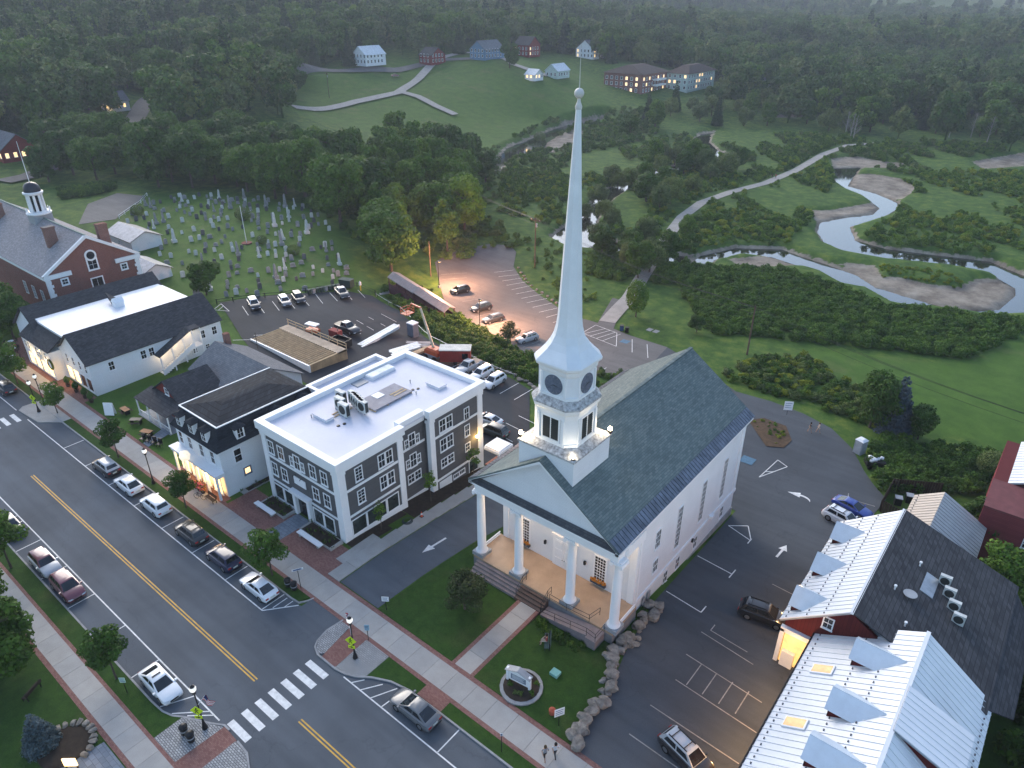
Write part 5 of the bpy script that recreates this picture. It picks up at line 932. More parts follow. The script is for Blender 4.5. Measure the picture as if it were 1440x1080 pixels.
q = MB(); q.box(-11.6, -10.0, 3.4, 5.3, 4.1, 4.2); q.tube([(-11.6, 3.4, 5.2), (-10, 3.4, 5.2), (-10, 5.3, 5.2), (-11.6, 5.3, 5.2), (-11.6, 3.4, 5.2)], .05, 5); q.tube([(-11.6, 3.4, 4.65), (-10, 3.4, 4.65), (-10, 5.3, 4.65), (-11.6, 5.3, 4.65), (-11.6, 3.4, 4.65)], .05, 5)
for x, y in ((-11.6, 3.4), (-10, 3.4), (-10, 5.3), (-11.6, 5.3)): q.cyl((x, y, 4.1), (x, y, 5.2), .05, .05, 5)
q.obj('basket', org, t, True)
t = thing('site_trailer', 'red site trailer with a cream roof beside the boom lift', 'trailer', (-76.2, 79.0, hz(-76, 79) + .05), R(38)); MB().box(-2.6, 2.6, -1.15, 1.15, .6, 2.7).obj('box', mat('trailer_red', (.35, .04, .03)), t, True); MB().box(-2.7, 2.7, -1.25, 1.25, 2.7, 2.85).obj('roof', mat('cream_roof', (.7, .66, .58)), t, True); MB().box(1.2, 2.2, -1.19, -1.16, 1.2, 2.2).obj('window', darkglass, t, True)
for y in (-1.0, 1.0): q = MB(); q.cyl((0, y - .12, .38), (0, y + .12, .38), .38, .38, 12); q.obj('wheel', black, t, True)
t = thing('storage_unit', 'tall grey cabinet with white lid at the car park edge', 'cabinet', (-90.6, 82.8, hz(-90.6, 82.8) + .05)); MB().box(-.8, .8, -.7, .7, 0, 2.6).obj('body', mat('cabinet_grey', (.16, .18, .22)), t, True); MB().box(-.85, .85, -.75, .75, 2.6, 2.8).obj('lid', trim, t, True)
foil = mat('white_foil', (.7, .74, .74), .4, .2, 2, 7); pale = mat('grey_boards', (.4, .38, .36), .8, .2)
def stack(label, x0, y0, x1, y1, w, n, h, m, name='board_stack'):
    a, c = Vector((x0, y0)), Vector((x1, y1)); L = (c - a).length; mid = (a + c) / 2; t = thing(name, label, 'stack', (mid.x, mid.y, hz(mid.x, mid.y) + .05), math.atan2(y1 - y0, x1 - x0)); me = None
    for i in range(n):
        y = -w / 2 + w * (i + .5) / n; q = MB(); q.box(-L / 2, L / 2, -w / n * .45, w / n * .45, 0, h)
        if me is None: o = q.obj('board', m); me = o.data; bpy.data.objects.remove(o)
        o = bpy.data.objects.new('board', me); link(o); o.parent = t; o.location = (random.uniform(-.4, .4), y, random.uniform(0, .12)); o.rotation_euler = (0, 0, random.uniform(-.02, .02))
stack('long white foil wrapped roof panels beyond the joists', -91.8, 71.2, -93.2, 81.4, 1.6, 4, .5, foil); stack('white insulated wall panels behind the flat roof', -86.6, 73.6, -85.2, 79.2, 2.2, 4, .35, foil); stack('timber planks stacked beside the white panels', -83.6, 73.6, -83.2, 79.6, 1.2, 4, .4, wood); stack('loose grey boards on the black asphalt', -88.6, 78.6, -84.5, 81.6, 2.4, 4, .15, pale); stack('pale timber boards near the boom lift', -82.8, 80.2, -79.4, 81.4, 1.4, 4, .3, wood)
t = thing('generator', 'red generator box beside the dark pickup truck', 'generator', (-96.6, 69.9, hz(-96.6, 69.9) + .05), .1); MB().box(-1.1, 1.1, -.6, .6, .3, 1.5).obj('housing', mat('generator_red', (.28, .04, .035)), t, True); MB().box(-1.2, 1.2, -.7, .7, .1, .3).obj('skid', black, t, True); MB().cyl((.6, 0, 1.5), (.6, 0, 1.8), .07, .07, 8).obj('exhaust', black, t, True)
t = thing('skip', 'dark open skip beside the red generator', 'skip', (-93.6, 68.6, hz(-93.6, 68.6) + .05), .1); q = MB()
for a in ((-1.7, 1.7, -1, -.92), (-1.7, 1.7, .92, 1), (-1.7, -1.62, -.92, .92), (1.62, 1.7, -.92, .92)): q.box(*a, .1, 1.4)
q.box(-1.7, 1.7, -1, 1, .05, .2); q.obj('body', black, t, True); MB().box(-1.5, 1.5, -.85, .85, .2, .8).obj('rubble', darkwood, t, True)
t = thing('scissor_lift', 'orange and white work platform behind the guard rail', 'work platform', (-100.5, 68.0, hz(-100.5, 68) + .05), .2); MB().box(-1.2, 1.2, -.6, .6, .3, .8).obj('base', org, t, True); MB().box(-1.2, 1.2, -.6, .6, 1.6, 1.8).obj('platform', trim, t, True); q = MB(); q.tube([(-1.1, .5, .8), (1.1, .5, 1.6)], .06, 5); q.tube([(-1.1, .5, 1.6), (1.1, .5, .8)], .06, 5); q.obj('scissor_arms', org, t, True)
t = thing('dumpster', 'dark green dumpster by the graveyard fence', 'dumpster', (-116.4, 88.6, hz(-116.4, 88.6)), .3); MB().box(-1.4, 1.4, -.8, .8, .1, 1.7).obj('body', mat('dumpster_green', (.02, .05, .04)), t, True); MB().box(-1.45, 1.45, -.85, .85, 1.7, 1.8).obj('lid', mat('dumpster_lid', (.04, .07, .06)), t, True)
for k in range(8):
    x, y = -116.4 - .02 * k, 86.3 - 1.0 * k; t = thing('wheelie_bin', 'dark wheelie bin in the row by the graveyard fence', 'bin', (x, y, hz(x, y)), 0, 'bins beside the graveyard'); MB().rings([[(-.25, -.28, .05), (.25, -.28, .05), (.25, .28, .05), (-.25, .28, .05)], [(-.3, -.34, 1.0), (.3, -.34, 1.0), (.3, .34, 1.0), (-.3, .34, 1.0)]]).obj('body', MATS['dumpster_green'] if k % 3 else greymet, t, True); MB().box(-.32, .32, -.36, .36, 1.0, 1.07).obj('lid', MATS['dumpster_lid'], t, True)
t = thing('bollard_sign', 'white topped yellow bollard at the car park corner', 'bollard', (-113.6, 89.9, hz(-113.6, 89.9))); MB().cyl((0, 0, 0), (0, 0, 1.2), .14, .14, 10).obj('post', mat('bollard_yellow', (.6, .42, .05)), t, True); MB().lathe(0, 0, [(.28, 1.2), (.28, 1.7), (.05, 2.1)], 10).obj('head', trim, t, True)
# fences: graveyard rail and guard rail at the bank
def rail_fence(label, line, m, name='rail_fence', h=1.1, step=2.4, rails=(.45, .95)):
    P = dens(line, step, False); t = thing(name, label, 'fence', (P[0][0], P[0][1], hz(*P[0]))); Z = [hz(*p) for p in P]; pm = None
    for p, z in zip(P, Z):
        if pm is None: o = MB().box(-.06, .06, -.06, .06, -.2, h).obj('post', m); pm = o.data; bpy.data.objects.remove(o)
        inst('post', pm, t, (p[0], p[1], z))
    for i in range(len(P) - 1):
        for r_ in rails: MB().cyl((*P[i], Z[i] + r_), (*P[i + 1], Z[i + 1] + r_), .045, .045, 5).obj('rail', m, t)
rail_fence('low dark rail fence between graveyard and upper car park', [(-124, 63.5), (-118.6, 74), (-117.4, 82), (-115.3, 90.4), (-111, 91.6)], black); rail_fence('steel guard rail along the top of the bank', [(-110.3, 91.2), (-102.3, 90.6), (-88.5, 84.9), (-77.6, 82.2), (-65.5, 81.7)], steel, 'guard_rail', .8, 3, (.65,))
rail_fence('white wire fence beside the graveyard lane', [(-196, 79), (-207.5, 90.5), (-215.5, 96.3)], trim, 'lane_fence', .9, 4)
sheet('graveyard_lane', [(-199, 70), (-196, 78), (-208.3, 90), (-216, 95.4), (-226, 92.4), (-219, 81)], .1, asph3, 3, label='pale lane beside the far graveyard hedge')
# boulders along the bank and the church lot
stone = mat('boulder_stone', (.19, .175, .155), .95, .4, 1.6, 5, col2=(.36, .32, .27), bump=.6)
def boulder_mesh(seed):
    rg = random.Random(seed); bm = bmesh.new(); bmesh.ops.create_icosphere(bm, subdivisions=2, radius=.5); ph = [rg.uniform(0, 6) for _ in range(6)]
    for v in bm.verts:
        c = v.co; k = 1 + .22 * math.sin(5 * c.x + ph[0]) + .22 * math.sin(6 * c.y + ph[1]) + .16 * math.sin(8 * c.z + ph[2]) + .1 * math.sin(13 * (c.x + c.y) + ph[3]); v.co = Vector((max(-.46, min(.46, c.x * k)), max(-.42, min(.42, c.y * k * .9)), max(-.33, min(.33, c.z * k * .75))))
    me = bpy.data.meshes.new('stone'); bm.to_mesh(me); bm.free(); me.materials.append(stone); return me
BOULD = [boulder_mesh(i) for i in range(5)]
def boulders(label, line, n, s0, s1, spread, name='boulder_wall'):
    P = dens(line, .3, False); t = thing(name, label, 'stone wall', (P[0][0], P[0][1], hz(*P[0])))
    for i in range(n):
        p = P[int((i + random.random() * .6) / n * (len(P) - 1))]; s = random.uniform(s0, s1); x, y = p[0] + random.uniform(-spread, spread), p[1] + random.uniform(-.3, .3)
        o = inst('stone', random.choice(BOULD), t, (x, y, hz(x, y) + s * random.uniform(.12, .3)), random.uniform(0, 6)); o.scale = (s, s * random.uniform(.7, 1), s * random.uniform(.6, .9))
boulders('row of rough boulders between church lawn and car park', [(-19.1, 31.4), (-19.5, 34), (-19.6, 37), (-20.5, 39.6), (-21.4, 41.2), (-20.8, 43.4), (-21.1, 46.6), (-21.5, 50.4)], 60, .5, 1.45, .6)
boulders('broken grey boulders along the top of the planted bank', [(-77, 82.6), (-65.5, 82.2), (-58, 80.6), (-50.5, 76)], 30, .6, 1.2, .4); boulders('few pale boulders edging the lower car park grass', [(-104.5, 131.5), (-97.5, 126), (-88, 120.8), (-78, 115.2)], 12, .6, 1.0, .4, 'boulder_row')
t = sheet('island_bed', [(-30.0, 94.0), (-28.4, 96.2), (-24.9, 95.9), (-22.8, 92.4), (-23.0, 89.8), (-25.1, 88.6)], .13, mat('mulch', (.09, .055, .03), .95, .4, 2, 10), 2, label='mulched island bed behind the church')
# ---------------------------------------------------------------- red barns with white metal roofs
whitemetal = mat('white_metal_roof', (.74, .75, .76), .35, .05, .3, 4); barnred = brickmat('barn_red_boards', (.1, .018, .018), (.125, .024, .022), (.06, .01, .01), .3, 6, 'XY', msize=.012, var=.15)
SNOW = mat('snow_guard', (.12, .12, .13))
def metal_slope(parent, ex, ez, rx, rz, y0, y1, step=.62, guards=(), m=whitemetal):
    """one roof slope laid pan by pan, seam on each"""
    n = round((y1 - y0) / step); k = (y1 - y0) / n; e = Vector((rx - ex, 0, rz - ez)); up = Vector((-e.z, 0, e.x)).normalized(); up = up if up.z > 0 else -up
    q = MB(); q.prism([Vector((0, 0, 0)), e, e + Vector((0, k - .012, 0)), Vector((0, k - .012, 0))], up * .03); q.prism([up * .03, e + up * .03, e + up * .03 + Vector((0, .04, 0)), up * .03 + Vector((0, .04, 0))], up * .05); o = q.obj('roof_panel', m); me = o.data; bpy.data.objects.remove(o)
    b = MB(); b.prism([Vector((ex, y0, ez)) - up * .15, Vector((rx, y0, rz)) - up * .15, Vector((rx, y1, rz)) - up * .15, Vector((ex, y1, ez)) - up * .15], up * .14); b.obj('roof_deck', greymet, parent)
    for i in range(n): inst('roof_panel', me, parent, (ex, y0 + i * k, ez))
    for g in guards:
        q = MB()
        for i in range(n): p = Vector((ex, y0 + i * k + .3, ez)) + e * g + up * .04; q.box(p.x - .05, p.x + .05, p.y - .07, p.y + .07, p.z, p.z + .08)
        q.obj('snow_guards', SNOW, parent)['kind'] = 'stuff'
def metal_dormer(parent, y, xf, zf, xb, zb, w, side=-1):
    """gable dormer whose ridge runs along X from its front (xf) back to where it meets the slope (xb)"""
    o = bpy.data.objects.new('dormer', None); link(o); o.parent = parent; rise = w * .42; zr_ = zf + rise + .9
    k = (zb - zf) / (xb - xf); xr = xf + (zr_ - zf) / k; xe = xf + .9 / k; f = xf - .25 * (1 if xb > xf else -1)
    for s in (-1, 1): q = MB(); q.plate([(f, y, zr_), (xr, y, zr_), (xe, y + s * (w / 2 + .25), zr_ - rise - .1), (f, y + s * (w / 2 + .25), zr_ - rise - .1)][::-s], .07); q.obj('dormer_roof', mat('pale_blue_metal', (.55, .62, .68), .4, .06), o)
    for i in range(1, 6):
        u = i / 6; xx = f + (xr - f) * u; sx_ = min(1., max(0., (xr - xx) / (xr - xe))) if (xr - xe) else 1.
        for s in (-1, 1): sy = s * (w / 2 + .25) * sx_; MB().cyl((xx, y, zr_ + .03), (xx, y + sy, zr_ + .03 - (rise + .1) * sx_), .022, .022, 4).obj('roof_seam', whitemetal, o)
    q = MB()
    for s in (-1, 1): q.prism([(xf, y + s * w / 2, zf - .1), (xe, y + s * w / 2, zr_ - rise), (xf, y + s * w / 2, zr_ - rise)], (0, -.08 * s, 0))
    q.obj('cheek', barnred, o); q = MB(); q.prism([(xf, y - w / 2, zf - .1), (xf, y + w / 2, zf - .1), (xf, y + w / 2, zr_ - rise), (xf, y, zr_ - .05), (xf, y - w / 2, zr_ - rise)], (.08, 0, 0)); q.obj('front', barnred, o); window(o, xf - .01, y, zf + .55, .8, .7, 'L', 2, 1, darkglass)
b1 = thing('barn', 'red barn with white metal roof, three dormers and lit open garage', 'barn', (-6, 59, -1.5)); b = MB(); b.box(-9.7, 1.5, 50.9, 67.5, -3.2, 4.2); b.prism([(-9.7, 50.9, 4.2), (1.5, 50.9, 4.2), (-4.9, 50.9, 8.0)], (0, .3, 0)); b.prism([(-9.7, 67.5, 4.2), (1.5, 67.5, 4.2), (-4.9, 67.5, 8.0)], (0, -.3, 0)); b.obj('wall', barnred, b1)
r1 = bpy.data.objects.new('roof', None); link(r1); r1.parent = b1; metal_slope(r1, -10.15, 4.1, -4.9, 8.35, 50.6, 67.8, .62, (.08, .38, .62)); q = MB(); q.plate([(-4.9, 50.6, 8.3), (-4.9, 67.8, 8.3), (5.8, 67.8, 4.55), (5.8, 50.6, 4.55)], .15); q.obj('dark_slope', darkshin, r1); MB().box(-5.05, -4.75, 50.55, 67.85, 8.25, 8.42).obj('ridge_cap', whitemetal, r1)
for y in (53.0, 58.6, 64.4): metal_dormer(r1, y, -9.7, 4.5, -4.9, 8.35, 2.5)
window(b1, -6.4, 50.9, 5.9, .7, 1.1, 'F', 2, 2, darkglass)
q = MB(); q.box(-9.9, -9.55, 50.5, 50.9, -1, 3.3); q.box(-9.9, -7.0, 50.5, 50.9, 3.0, 3.5); q.obj('garage_frame', trim, b1); MB().box(-9.5, -7.0, 50.82, 50.88, -1, 3.0).obj('lit_interior', emitmat('garage_glow', (1, .55, .18), 1.2, (.5, .35, .2)), b1); MB().box(-9.3, -8.2, 50.3, 50.7, -1, 1.0).obj('counter', trim, b1); lamp(b1, (-8.4, 50.0, 2.4), (1, .68, .34), 45, .2)
for y in (55.5, 61.5): o = MB().box(-10.1, -9.9, y - .15, y + .15, 2.4, 2.7).obj('wall_lamp', MATS['amber_bulb'], b1); lamp(b1, (-10.8, y, 2.2), (1, .6, .26), 260, .15)
b2 = thing('barn', 'red barn with long white metal roof and lit skylights', 'barn', (-.5, 41, -.5)); b = MB(); b.box(-6.7, 5.7, 22, 52.0, -1.5, 4.1); b.prism([(-6.7, 52.0, 4.1), (5.7, 52.0, 4.1), (.5, 52.0, 8.0)], (0, -.3, 0)); b.obj('wall', barnred, b2)
r2 = bpy.data.objects.new('roof', None); link(r2); r2.parent = b2; metal_slope(r2, -7.15, 4.1, .5, 8.35, 21, 52.3, .62, (.06, .5, .72)); metal_slope(r2, 6.1, 4.3, .5, 8.35, 21, 52.3, .62, (.07,)); MB().box(.35, .65, 21, 52.35, 8.28, 8.44).obj('ridge_cap', whitemetal, r2); MB().box(-7.3, -7.16, 21, 52.3, 4.0, 4.16).obj('gutter', black, r2)
for y in (37.6, 42.6, 48.4): metal_dormer(r2, y, -3.6, 6.2, .5, 8.35, 2.2)
sd_ = bpy.data.objects.new('shed_dormer', None); link(sd_); sd_.parent = r2; metal_slope(sd_, 5.2, 6.8, .55, 8.52, 41.2, 45.8, .58); q = MB(); q.prism([(.8, 41.4, 8.2), (5.1, 41.4, 6.65), (5.1, 41.4, 4.9)], (0, .1, 0)); q.obj('shed_dormer_cheek', barnred, sd_)
for y in (40.2, 46.4):
    e = Vector((7.65, 0, 4.25)).normalized(); c = Vector((-7.15, y, 4.1)) + e * 2.2; up = Vector((-e.z, 0, e.x)); q = MB(); q.prism([c - e * .9 + up * .05 + Vector((0, -.55, 0)), c + e * .9 + up * .05 + Vector((0, -.55, 0)), c + e * .9 + up * .05 + Vector((0, .55, 0)), c - e * .9 + up * .05 + Vector((0, .55, 0))], up * .12); o = q.obj('skylight_frame', trim, r2)
    q = MB(); q.add([c - e * .78 + up * .18 + Vector((0, -.44, 0)), c + e * .78 + up * .18 + Vector((0, -.44, 0)), c + e * .78 + up * .18 + Vector((0, .44, 0)), c - e * .78 + up * .18 + Vector((0, .44, 0))], [(0, 1, 2, 3)]); q.obj('skylight_pane', emitmat('skylight_glow', (1, .62, .3), 1.0, (.2, .13, .07)) if 'skylight_glow' not in MATS else MATS['skylight_glow'], o)
for y in (35, 40, 45.5): lamp(b2, (-7.9, y, 2.9), (1, .58, .24), 650, .2); 
for y in (35, 40, 45.5): MB().box(-7.0, -6.72, y - .15, y + .15, 3.0, 3.35).obj('eave_lamp', MATS['amber_bulb'], b2)
b3 = thing('shingle_wing', 'wide low wing with black shingle roof joining the red barns', 'building', (4.5, 60, -2)); MB().box(1.6, 5.3, 52.5, 67.4, -3.5, 4.4).obj('wall', barnred, b3); q = MB(); q.plate([(5.75, 51.2, 4.5), (5.75, 67, 4.5), (7.6, 64, 3.6), (7.6, 52.4, 3.6)], .12); q.obj('lower_slope', darkshin, b3)
for k in range(4): condenser(.3 + .62 * k, 61.2 - 1.15 * k, 6.55 - .22 * k, ['grey fan unit at the top of the row on the black shingles', 'grey fan unit second from the top of the shingle row', 'grey fan unit third from the top of the shingle row', 'grey fan unit at the foot of the row on black shingles'][k], .95, 'fan units on the black shingle roof')
t = thing('satellite_dish', 'round grey satellite dish on the black shingle roof', 'dish', (-1.7, 56.8, 7.15)); q = MB(); q.lathe(0, 0, [(.05, .35), (.35, .4), (.55, .52), (.57, .53)], 18); q.obj('dish', greymet, t, True); MB().cyl((0, 0, 0), (0, 0, .4), .04, .04, 6).obj('mast', black, t, True)
for x, y in ((-2.9, 56.4), (-1.9, 61.4), (-1.2, 53.2)): q = MB(); z = 8.25 - (x + 4.9) * .35; q.cyl((x, y, z), (x, y, z + .6), .07, .07, 8); q.lathe(x, y, [(.12, z + .55), (.12, z + .7)], 8); tag(q.obj('vent_pipe', trim), 'white vent pipe standing on the black shingle roof', 'vent', 'vent pipes on the black roof')
t = thing('roof_screen', 'timber screen and duct boards around the fan units', 'screen', (2.4, 60, 5.8)); q = MB(); q.cyl((3.0, 56.2, 5.6), (1.2, 62.6, 6.2), .06, .06, 5); q.cyl((1.2, 62.6, 6.2), (-.9, 62.2, 7.0), .06, .06, 5)
for p_ in ((3.0, 56.2, 5.6), (2.1, 59.4, 5.9), (1.2, 62.6, 6.2), (-.9, 62.2, 7.0)): q.cyl((p_[0], p_[1], p_[2] - .5), p_, .05, .05, 5)
q.obj('frame', wood, t); q = MB(); q.prism([(-1.2, 58.4, 7.0), (-.1, 58.4, 6.62), (-.1, 61.2, 6.62), (-1.2, 61.2, 7.0)], (0, 0, .25)); q.obj('duct', steel, t)
tanmetal = mat('tan_metal_roof', (.5, .43, .36), .45, .06, .4, 4)
b4 = thing('tan_shed', 'shed with tan ribbed metal roof behind the red barn', 'shed', (-2.5, 76, -2.8)); MB().box(-4.9, 1.3, 68.3, 80, -3.6, 1.7).obj('wall', barnred, b4); r4 = bpy.data.objects.new('roof', None); link(r4); r4.parent = b4; metal_slope(r4, -5.3, 2.5, -2.6, 4.2, 67.9, 80.3, .6, (.15,), tanmetal); metal_slope(r4, 2.2, 1.6, -2.6, 4.2, 67.9, 80.3, .6, (), mat('grey_tan_metal', (.36, .36, .36), .45, .06))
fe = thing('fence_enclosure', 'dark timber fence enclosure for bins beside the tan shed', 'fence', (-6.6, 86, -3.3))
for x0, y0, x1, y1 in ((-8.6, 83.0, -8.6, 88.6), (-8.6, 88.6, -3.4, 91.5), (-8.5, 83.0, -5.4, 82.0)):
    n = int(math.hypot(x1 - x0, y1 - y0) / .3); a = math.atan2(y1 - y0, x1 - x0); me = None
    for i in range(n):
        if me is None: o = MB().box(-.13, .13, -.03, .03, 0, 1.9).obj('board', darkwood); me = o.data; bpy.data.objects.remove(o)
        inst('board', me, fe, (x0 + (x1 - x0) * (i + .5) / n, y0 + (y1 - y0) * (i + .5) / n, -3.3), a)
for x, y in ((-7.2, 86), (-6.2, 87.4)): t = thing('bin', 'black bin inside the dark fence enclosure', 'bin', (x, y, -3.3), .3, 'bins in the enclosure'); MB().box(-.4, .4, -.4, .4, 0, 1.1).obj('body', black, t, True); MB().box(-.43, .43, -.43, .43, 1.1, 1.18).obj('lid', greymet, t, True)
b5 = thing('red_house', 'red clapboard house with white metal roof beyond the hedge', 'house', (9, 88, -2.8)); MB().box(1.2, 18, 80.2, 97, -3.4, 4.2).obj('wall', brickmat('dusty_red_boards', (.2, .045, .05), (.23, .055, .058), (.13, .03, .03), 3, .2, 'XY', msize=.012, var=.1), b5); r5 = bpy.data.objects.new('roof', None); link(r5); r5.parent = b5; metal_slope(r5, 2.6, 4.25, 11, 8.2, 86.5, 97.5, .7); MB().box(1.15, 18, 80.1, 86.4, 4.2, 4.4).obj('flat_roof', mat('red_flat_roof', (.16, .05, .05)), r5); window(b5, 1.2, 86, 1.0, .6, 1.0, 'L', 1, 2, darkglass); window(b5, 6, 80.2, 1.4, .7, 1.0, 'F', 1, 2, darkglass)
# ---------------------------------------------------------------- cars
rubber = mat('tyre_rubber', (.015, .015, .016), .85); rimm = mat('alloy_rim', (.35, .36, .37), .3, .1, metal=.8); lampglass = glassmat('headlight_glass', (.5, .52, .55)); tailm = mat('tail_light', (.4, .02, .02), .25); plate_m = mat('number_plate', (.55, .6, .55))
carglass = glassmat('car_glass', (.012, .016, .02), .04, .7)
def paintmat(name, col, rough=.22):
    if name in MATS: return MATS[name]
    m, nt, b = nodes_of(name); nt.links.new(ramp(nt, noise_fac(nt, .8, 3), [(.3, scl(col, .94)), (.7, scl(col, 1.05))]), b.inputs['Base Color'])
    b.inputs['Roughness'].default_value = rough + .12; b.inputs['Coat Weight'].default_value = .8; b.inputs['Coat Roughness'].default_value = .08; return m
def inset(quad, a, e, off):
    p = [Vector(q) for q in quad]; n = (p[1] - p[0]).cross(p[3] - p[0]).normalized()
    def bl(u, v): return p[0].lerp(p[1], u).lerp(p[3].lerp(p[2], u), v) + n * off
    return [bl(a[0], e[0]), bl(a[1], e[0]), bl(a[1], e[1]), bl(a[0], e[1])]
CARDEF = {'sedan': dict(L=4.75, W=.91, H=1.44, cab=(1.2, -2.1), top=(.2, -.95), hood=.92, tail=1.0),
          'coupe': dict(L=4.7, W=.93, H=1.62, cab=(1.25, -2.15), top=(.4, -1.1), hood=1.02, tail=1.12),
          'suv': dict(L=4.75, W=.94, H=1.74, cab=(1.3, -2.22), top=(.5, -1.75), hood=1.06, tail=1.1),
          'wagon': dict(L=4.75, W=.91, H=1.55, cab=(1.1, -2.15), top=(.4, -1.8), hood=.98, tail=1.02),
          'pickup': dict(L=5.7, W=.98, H=1.9, cab=(1.1, -1.0), top=(.45, -.8), hood=1.14, tail=1.08)}
def car(x, y, rz, kind, col, label, roofcol=None, rack=False, sunroof=False, group=None, z=None):
    D = CARDEF[kind]; L, W, Hh = D['L'] / 2, D['W'], D['H']; pm = paintmat('paint_' + col[0], col[1])
    t = thing('parked_car', label, 'car' if kind != 'pickup' else 'pickup', (x, y, (hz(x, y) + .06) if z is None else z), rz, group)
    hd, tl = D['hood'], D['tail']
    st = [(L, .38, .62, W * .78), (L - .08, .28, .7, W * .9), (L - .45, .22, hd - .1, W * .98), (D['cab'][0] + .1, .2, hd, W), (0, .2, (hd + tl) / 2 + .02, W), (D['cab'][1] + .3, .2, tl, W), (-L + .35, .24, tl - .02, W * .97), (-L + .07, .3, tl - .12, W * .9), (-L, .4, tl - .3, W * .82)]
    def ring(x_, zb, zt, w): return [(x_, -w * .88, zb), (x_, w * .88, zb), (x_, w, zb + .16), (x_, w, zb + (zt - zb) * .62), (x_, w * .95, zt - .05), (x_, w * .8, zt), (x_, -w * .8, zt), (x_, -w * .95, zt - .05), (x_, -w, zb + (zt - zb) * .62), (x_, -w, zb + .16)]
    MB().rings([ring(*s) for s in st]).obj('body', pm, t, True, 50)
    a0, b0 = D['cab']; a1, b1 = D['top']; zb_ = min(hd, tl) - .04; w0, w1 = W * .88, W * .68
    base = [(a0, -w0, zb_), (a0, w0, zb_), (b0, w0, zb_), (b0, -w0, zb_)]; top = [(a1, -w1, Hh - .07), (a1, w1, Hh - .07), (b1, w1, Hh - .07), (b1, -w1, Hh - .07)]; cap = [(a1 - .22, -w1 + .07, Hh - .02), (a1 - .22, w1 - .07, Hh - .02), (b1 + .2, w1 - .07, Hh - .02), (b1 + .2, -w1 + .07, Hh - .02)]; cap2 = [(a1 - .55, -w1 + .25, Hh + .012), (a1 - .55, w1 - .25, Hh + .012), (b1 + .5, w1 - .25, Hh + .012), (b1 + .5, -w1 + .25, Hh + .012)]
    MB().rings([base, top, cap, cap2]).obj('cabin', [paintmat('paint_' + roofcol[0], roofcol[1]) if roofcol else pm], t, True, 35)
    def pane(nm, quad, a, e, flip=False):
        q = inset(quad, a, e, .012)
        if ((q[1] - q[0]).cross(q[3] - q[0])).dot(sum(q, Vector()) / 4 - Vector(((a0 + b0) / 2, 0, zb_))) < 0: q = inset(quad, a, e, -.012)
        MB().poly(q).obj(nm, carglass, t, True)
    pane('windscreen', [base[0], base[1], top[1], top[0]], (.06, .94), (.1, .95)); pane('rear_window', [base[3], base[2], top[2], top[3]], (.08, .92), (.35 if kind in ('suv', 'wagon') else .18, .92))
    for A, B in (((0, 3), 0), ((1, 2), 1)):
        f, r_ = A
        for u0, u1 in ((.1, .48), (.52, .9 if kind != 'pickup' else .94)): pane('side_window', [base[f], base[r_], top[r_], top[f]], (u0, u1), (.3, .9))
    if sunroof: MB().box(b1 + .55, a1 - .4, -w1 * .6, w1 * .6, Hh - .01, Hh + .025).obj('sunroof', carglass, t, True)
    if rack:
        q = MB()
        for s in (-1, 1): q.box(b1 + .2, a1 - .2, s * (w1 - .12) - .03, s * (w1 - .12) + .03, Hh, Hh + .08)
        for xx in (b1 + .5, a1 - .5): q.box(xx - .03, xx + .03, -w1 + .12, w1 - .12, Hh + .05, Hh + .09)
        q.obj('roof_rack', black, t, True)
    if kind == 'pickup': MB().box(-L + .12, b0 - .08, -W * .8, W * .8, tl - .02, tl + .012).obj('load_bed', black, t, True)
    r_ = .36 if kind in ('sedan', 'coupe', 'wagon') else .4
    for xx in (L * .6, -L * .58):
        for s in (-1, 1):
            w = MB().cyl((xx, s * (W - .19), r_), (xx, s * (W + .012), r_), r_, r_, 16).obj('wheel', rubber, t, True); MB().cyl((xx, s * (W + .013), r_), (xx, s * (W + .022), r_), r_ * .62, r_ * .56, 12).obj('rim', rimm, w, True)
    for s in (-1, 1):
        MB().add([(L + .004, s * W * .42, .6), (L + .004, s * W * .74, .6), (L - .1, s * W * .92, .66), (L - .12, s * W * .9, .74), (L - .02, s * W * .45, .7)], [(0, 1, 2, 3, 4)]).obj('headlight', lampglass, t, True)
        MB().box(-L - .01, -L + .1, s * W * .5, s * W * .84, tl - .34, tl - .18).obj('tail_light', tailm, t, True)
        MB().box(a0 - .28, a0 - .12, s * (W + .16), s * (W - .03), zb_ + .04, zb_ + .18).obj('mirror', pm, t, True)
    MB().box(L - .04, L + .012, -W * .4, W * .4, .42, .6).obj('grille', black, t, True); MB().box(-L - .015, -L + .03, -.25, .25, .62, .78).obj('number_plate', plate_m, t, True); MB().box(-L - .012, -L + .2, -W * .78, W * .78, .34, .46).obj('bumper', black, t, True)
    return t
C = dict(black=('black', (.012, .012, .014)), white=('white', (.72, .74, .76)), dark=('dark', (.02, .022, .025)), navy=('navy', (.012, .016, .05)), grey=('grey', (.11, .12, .13)), maroon=('maroon', (.16, .04, .055)), silver=('silver', (.42, .44, .46)), blue=('blue', (.015, .045, .28)), green=('green', (.05, .075, .075)))
W_ = math.pi
car(-86.6, 25.45, W_, 'suv', C['black'], 'black square SUV parked between the street tree and white coupe', C['silver'])
car(-80.6, 25.4, W_, 'coupe', C['white'], 'white fastback with dark sunroof behind the black SUV', sunroof=True)
car(-74.2, 25.45, W_, 'suv', C['white'], 'white SUV with plain roof parked by the lamp post')
car(-66.4, 25.5, W_, 'suv', C['dark'], 'dark grey SUV with roof rails facing the mansard house', rack=True)
car(-60.0, 25.5, W_, 'suv', C['navy'], 'navy blue SUV parked before the grey building')
car(-53.4, 25.45, W_, 'sedan', C['white'], 'white sedan in the last bay before the driveway')
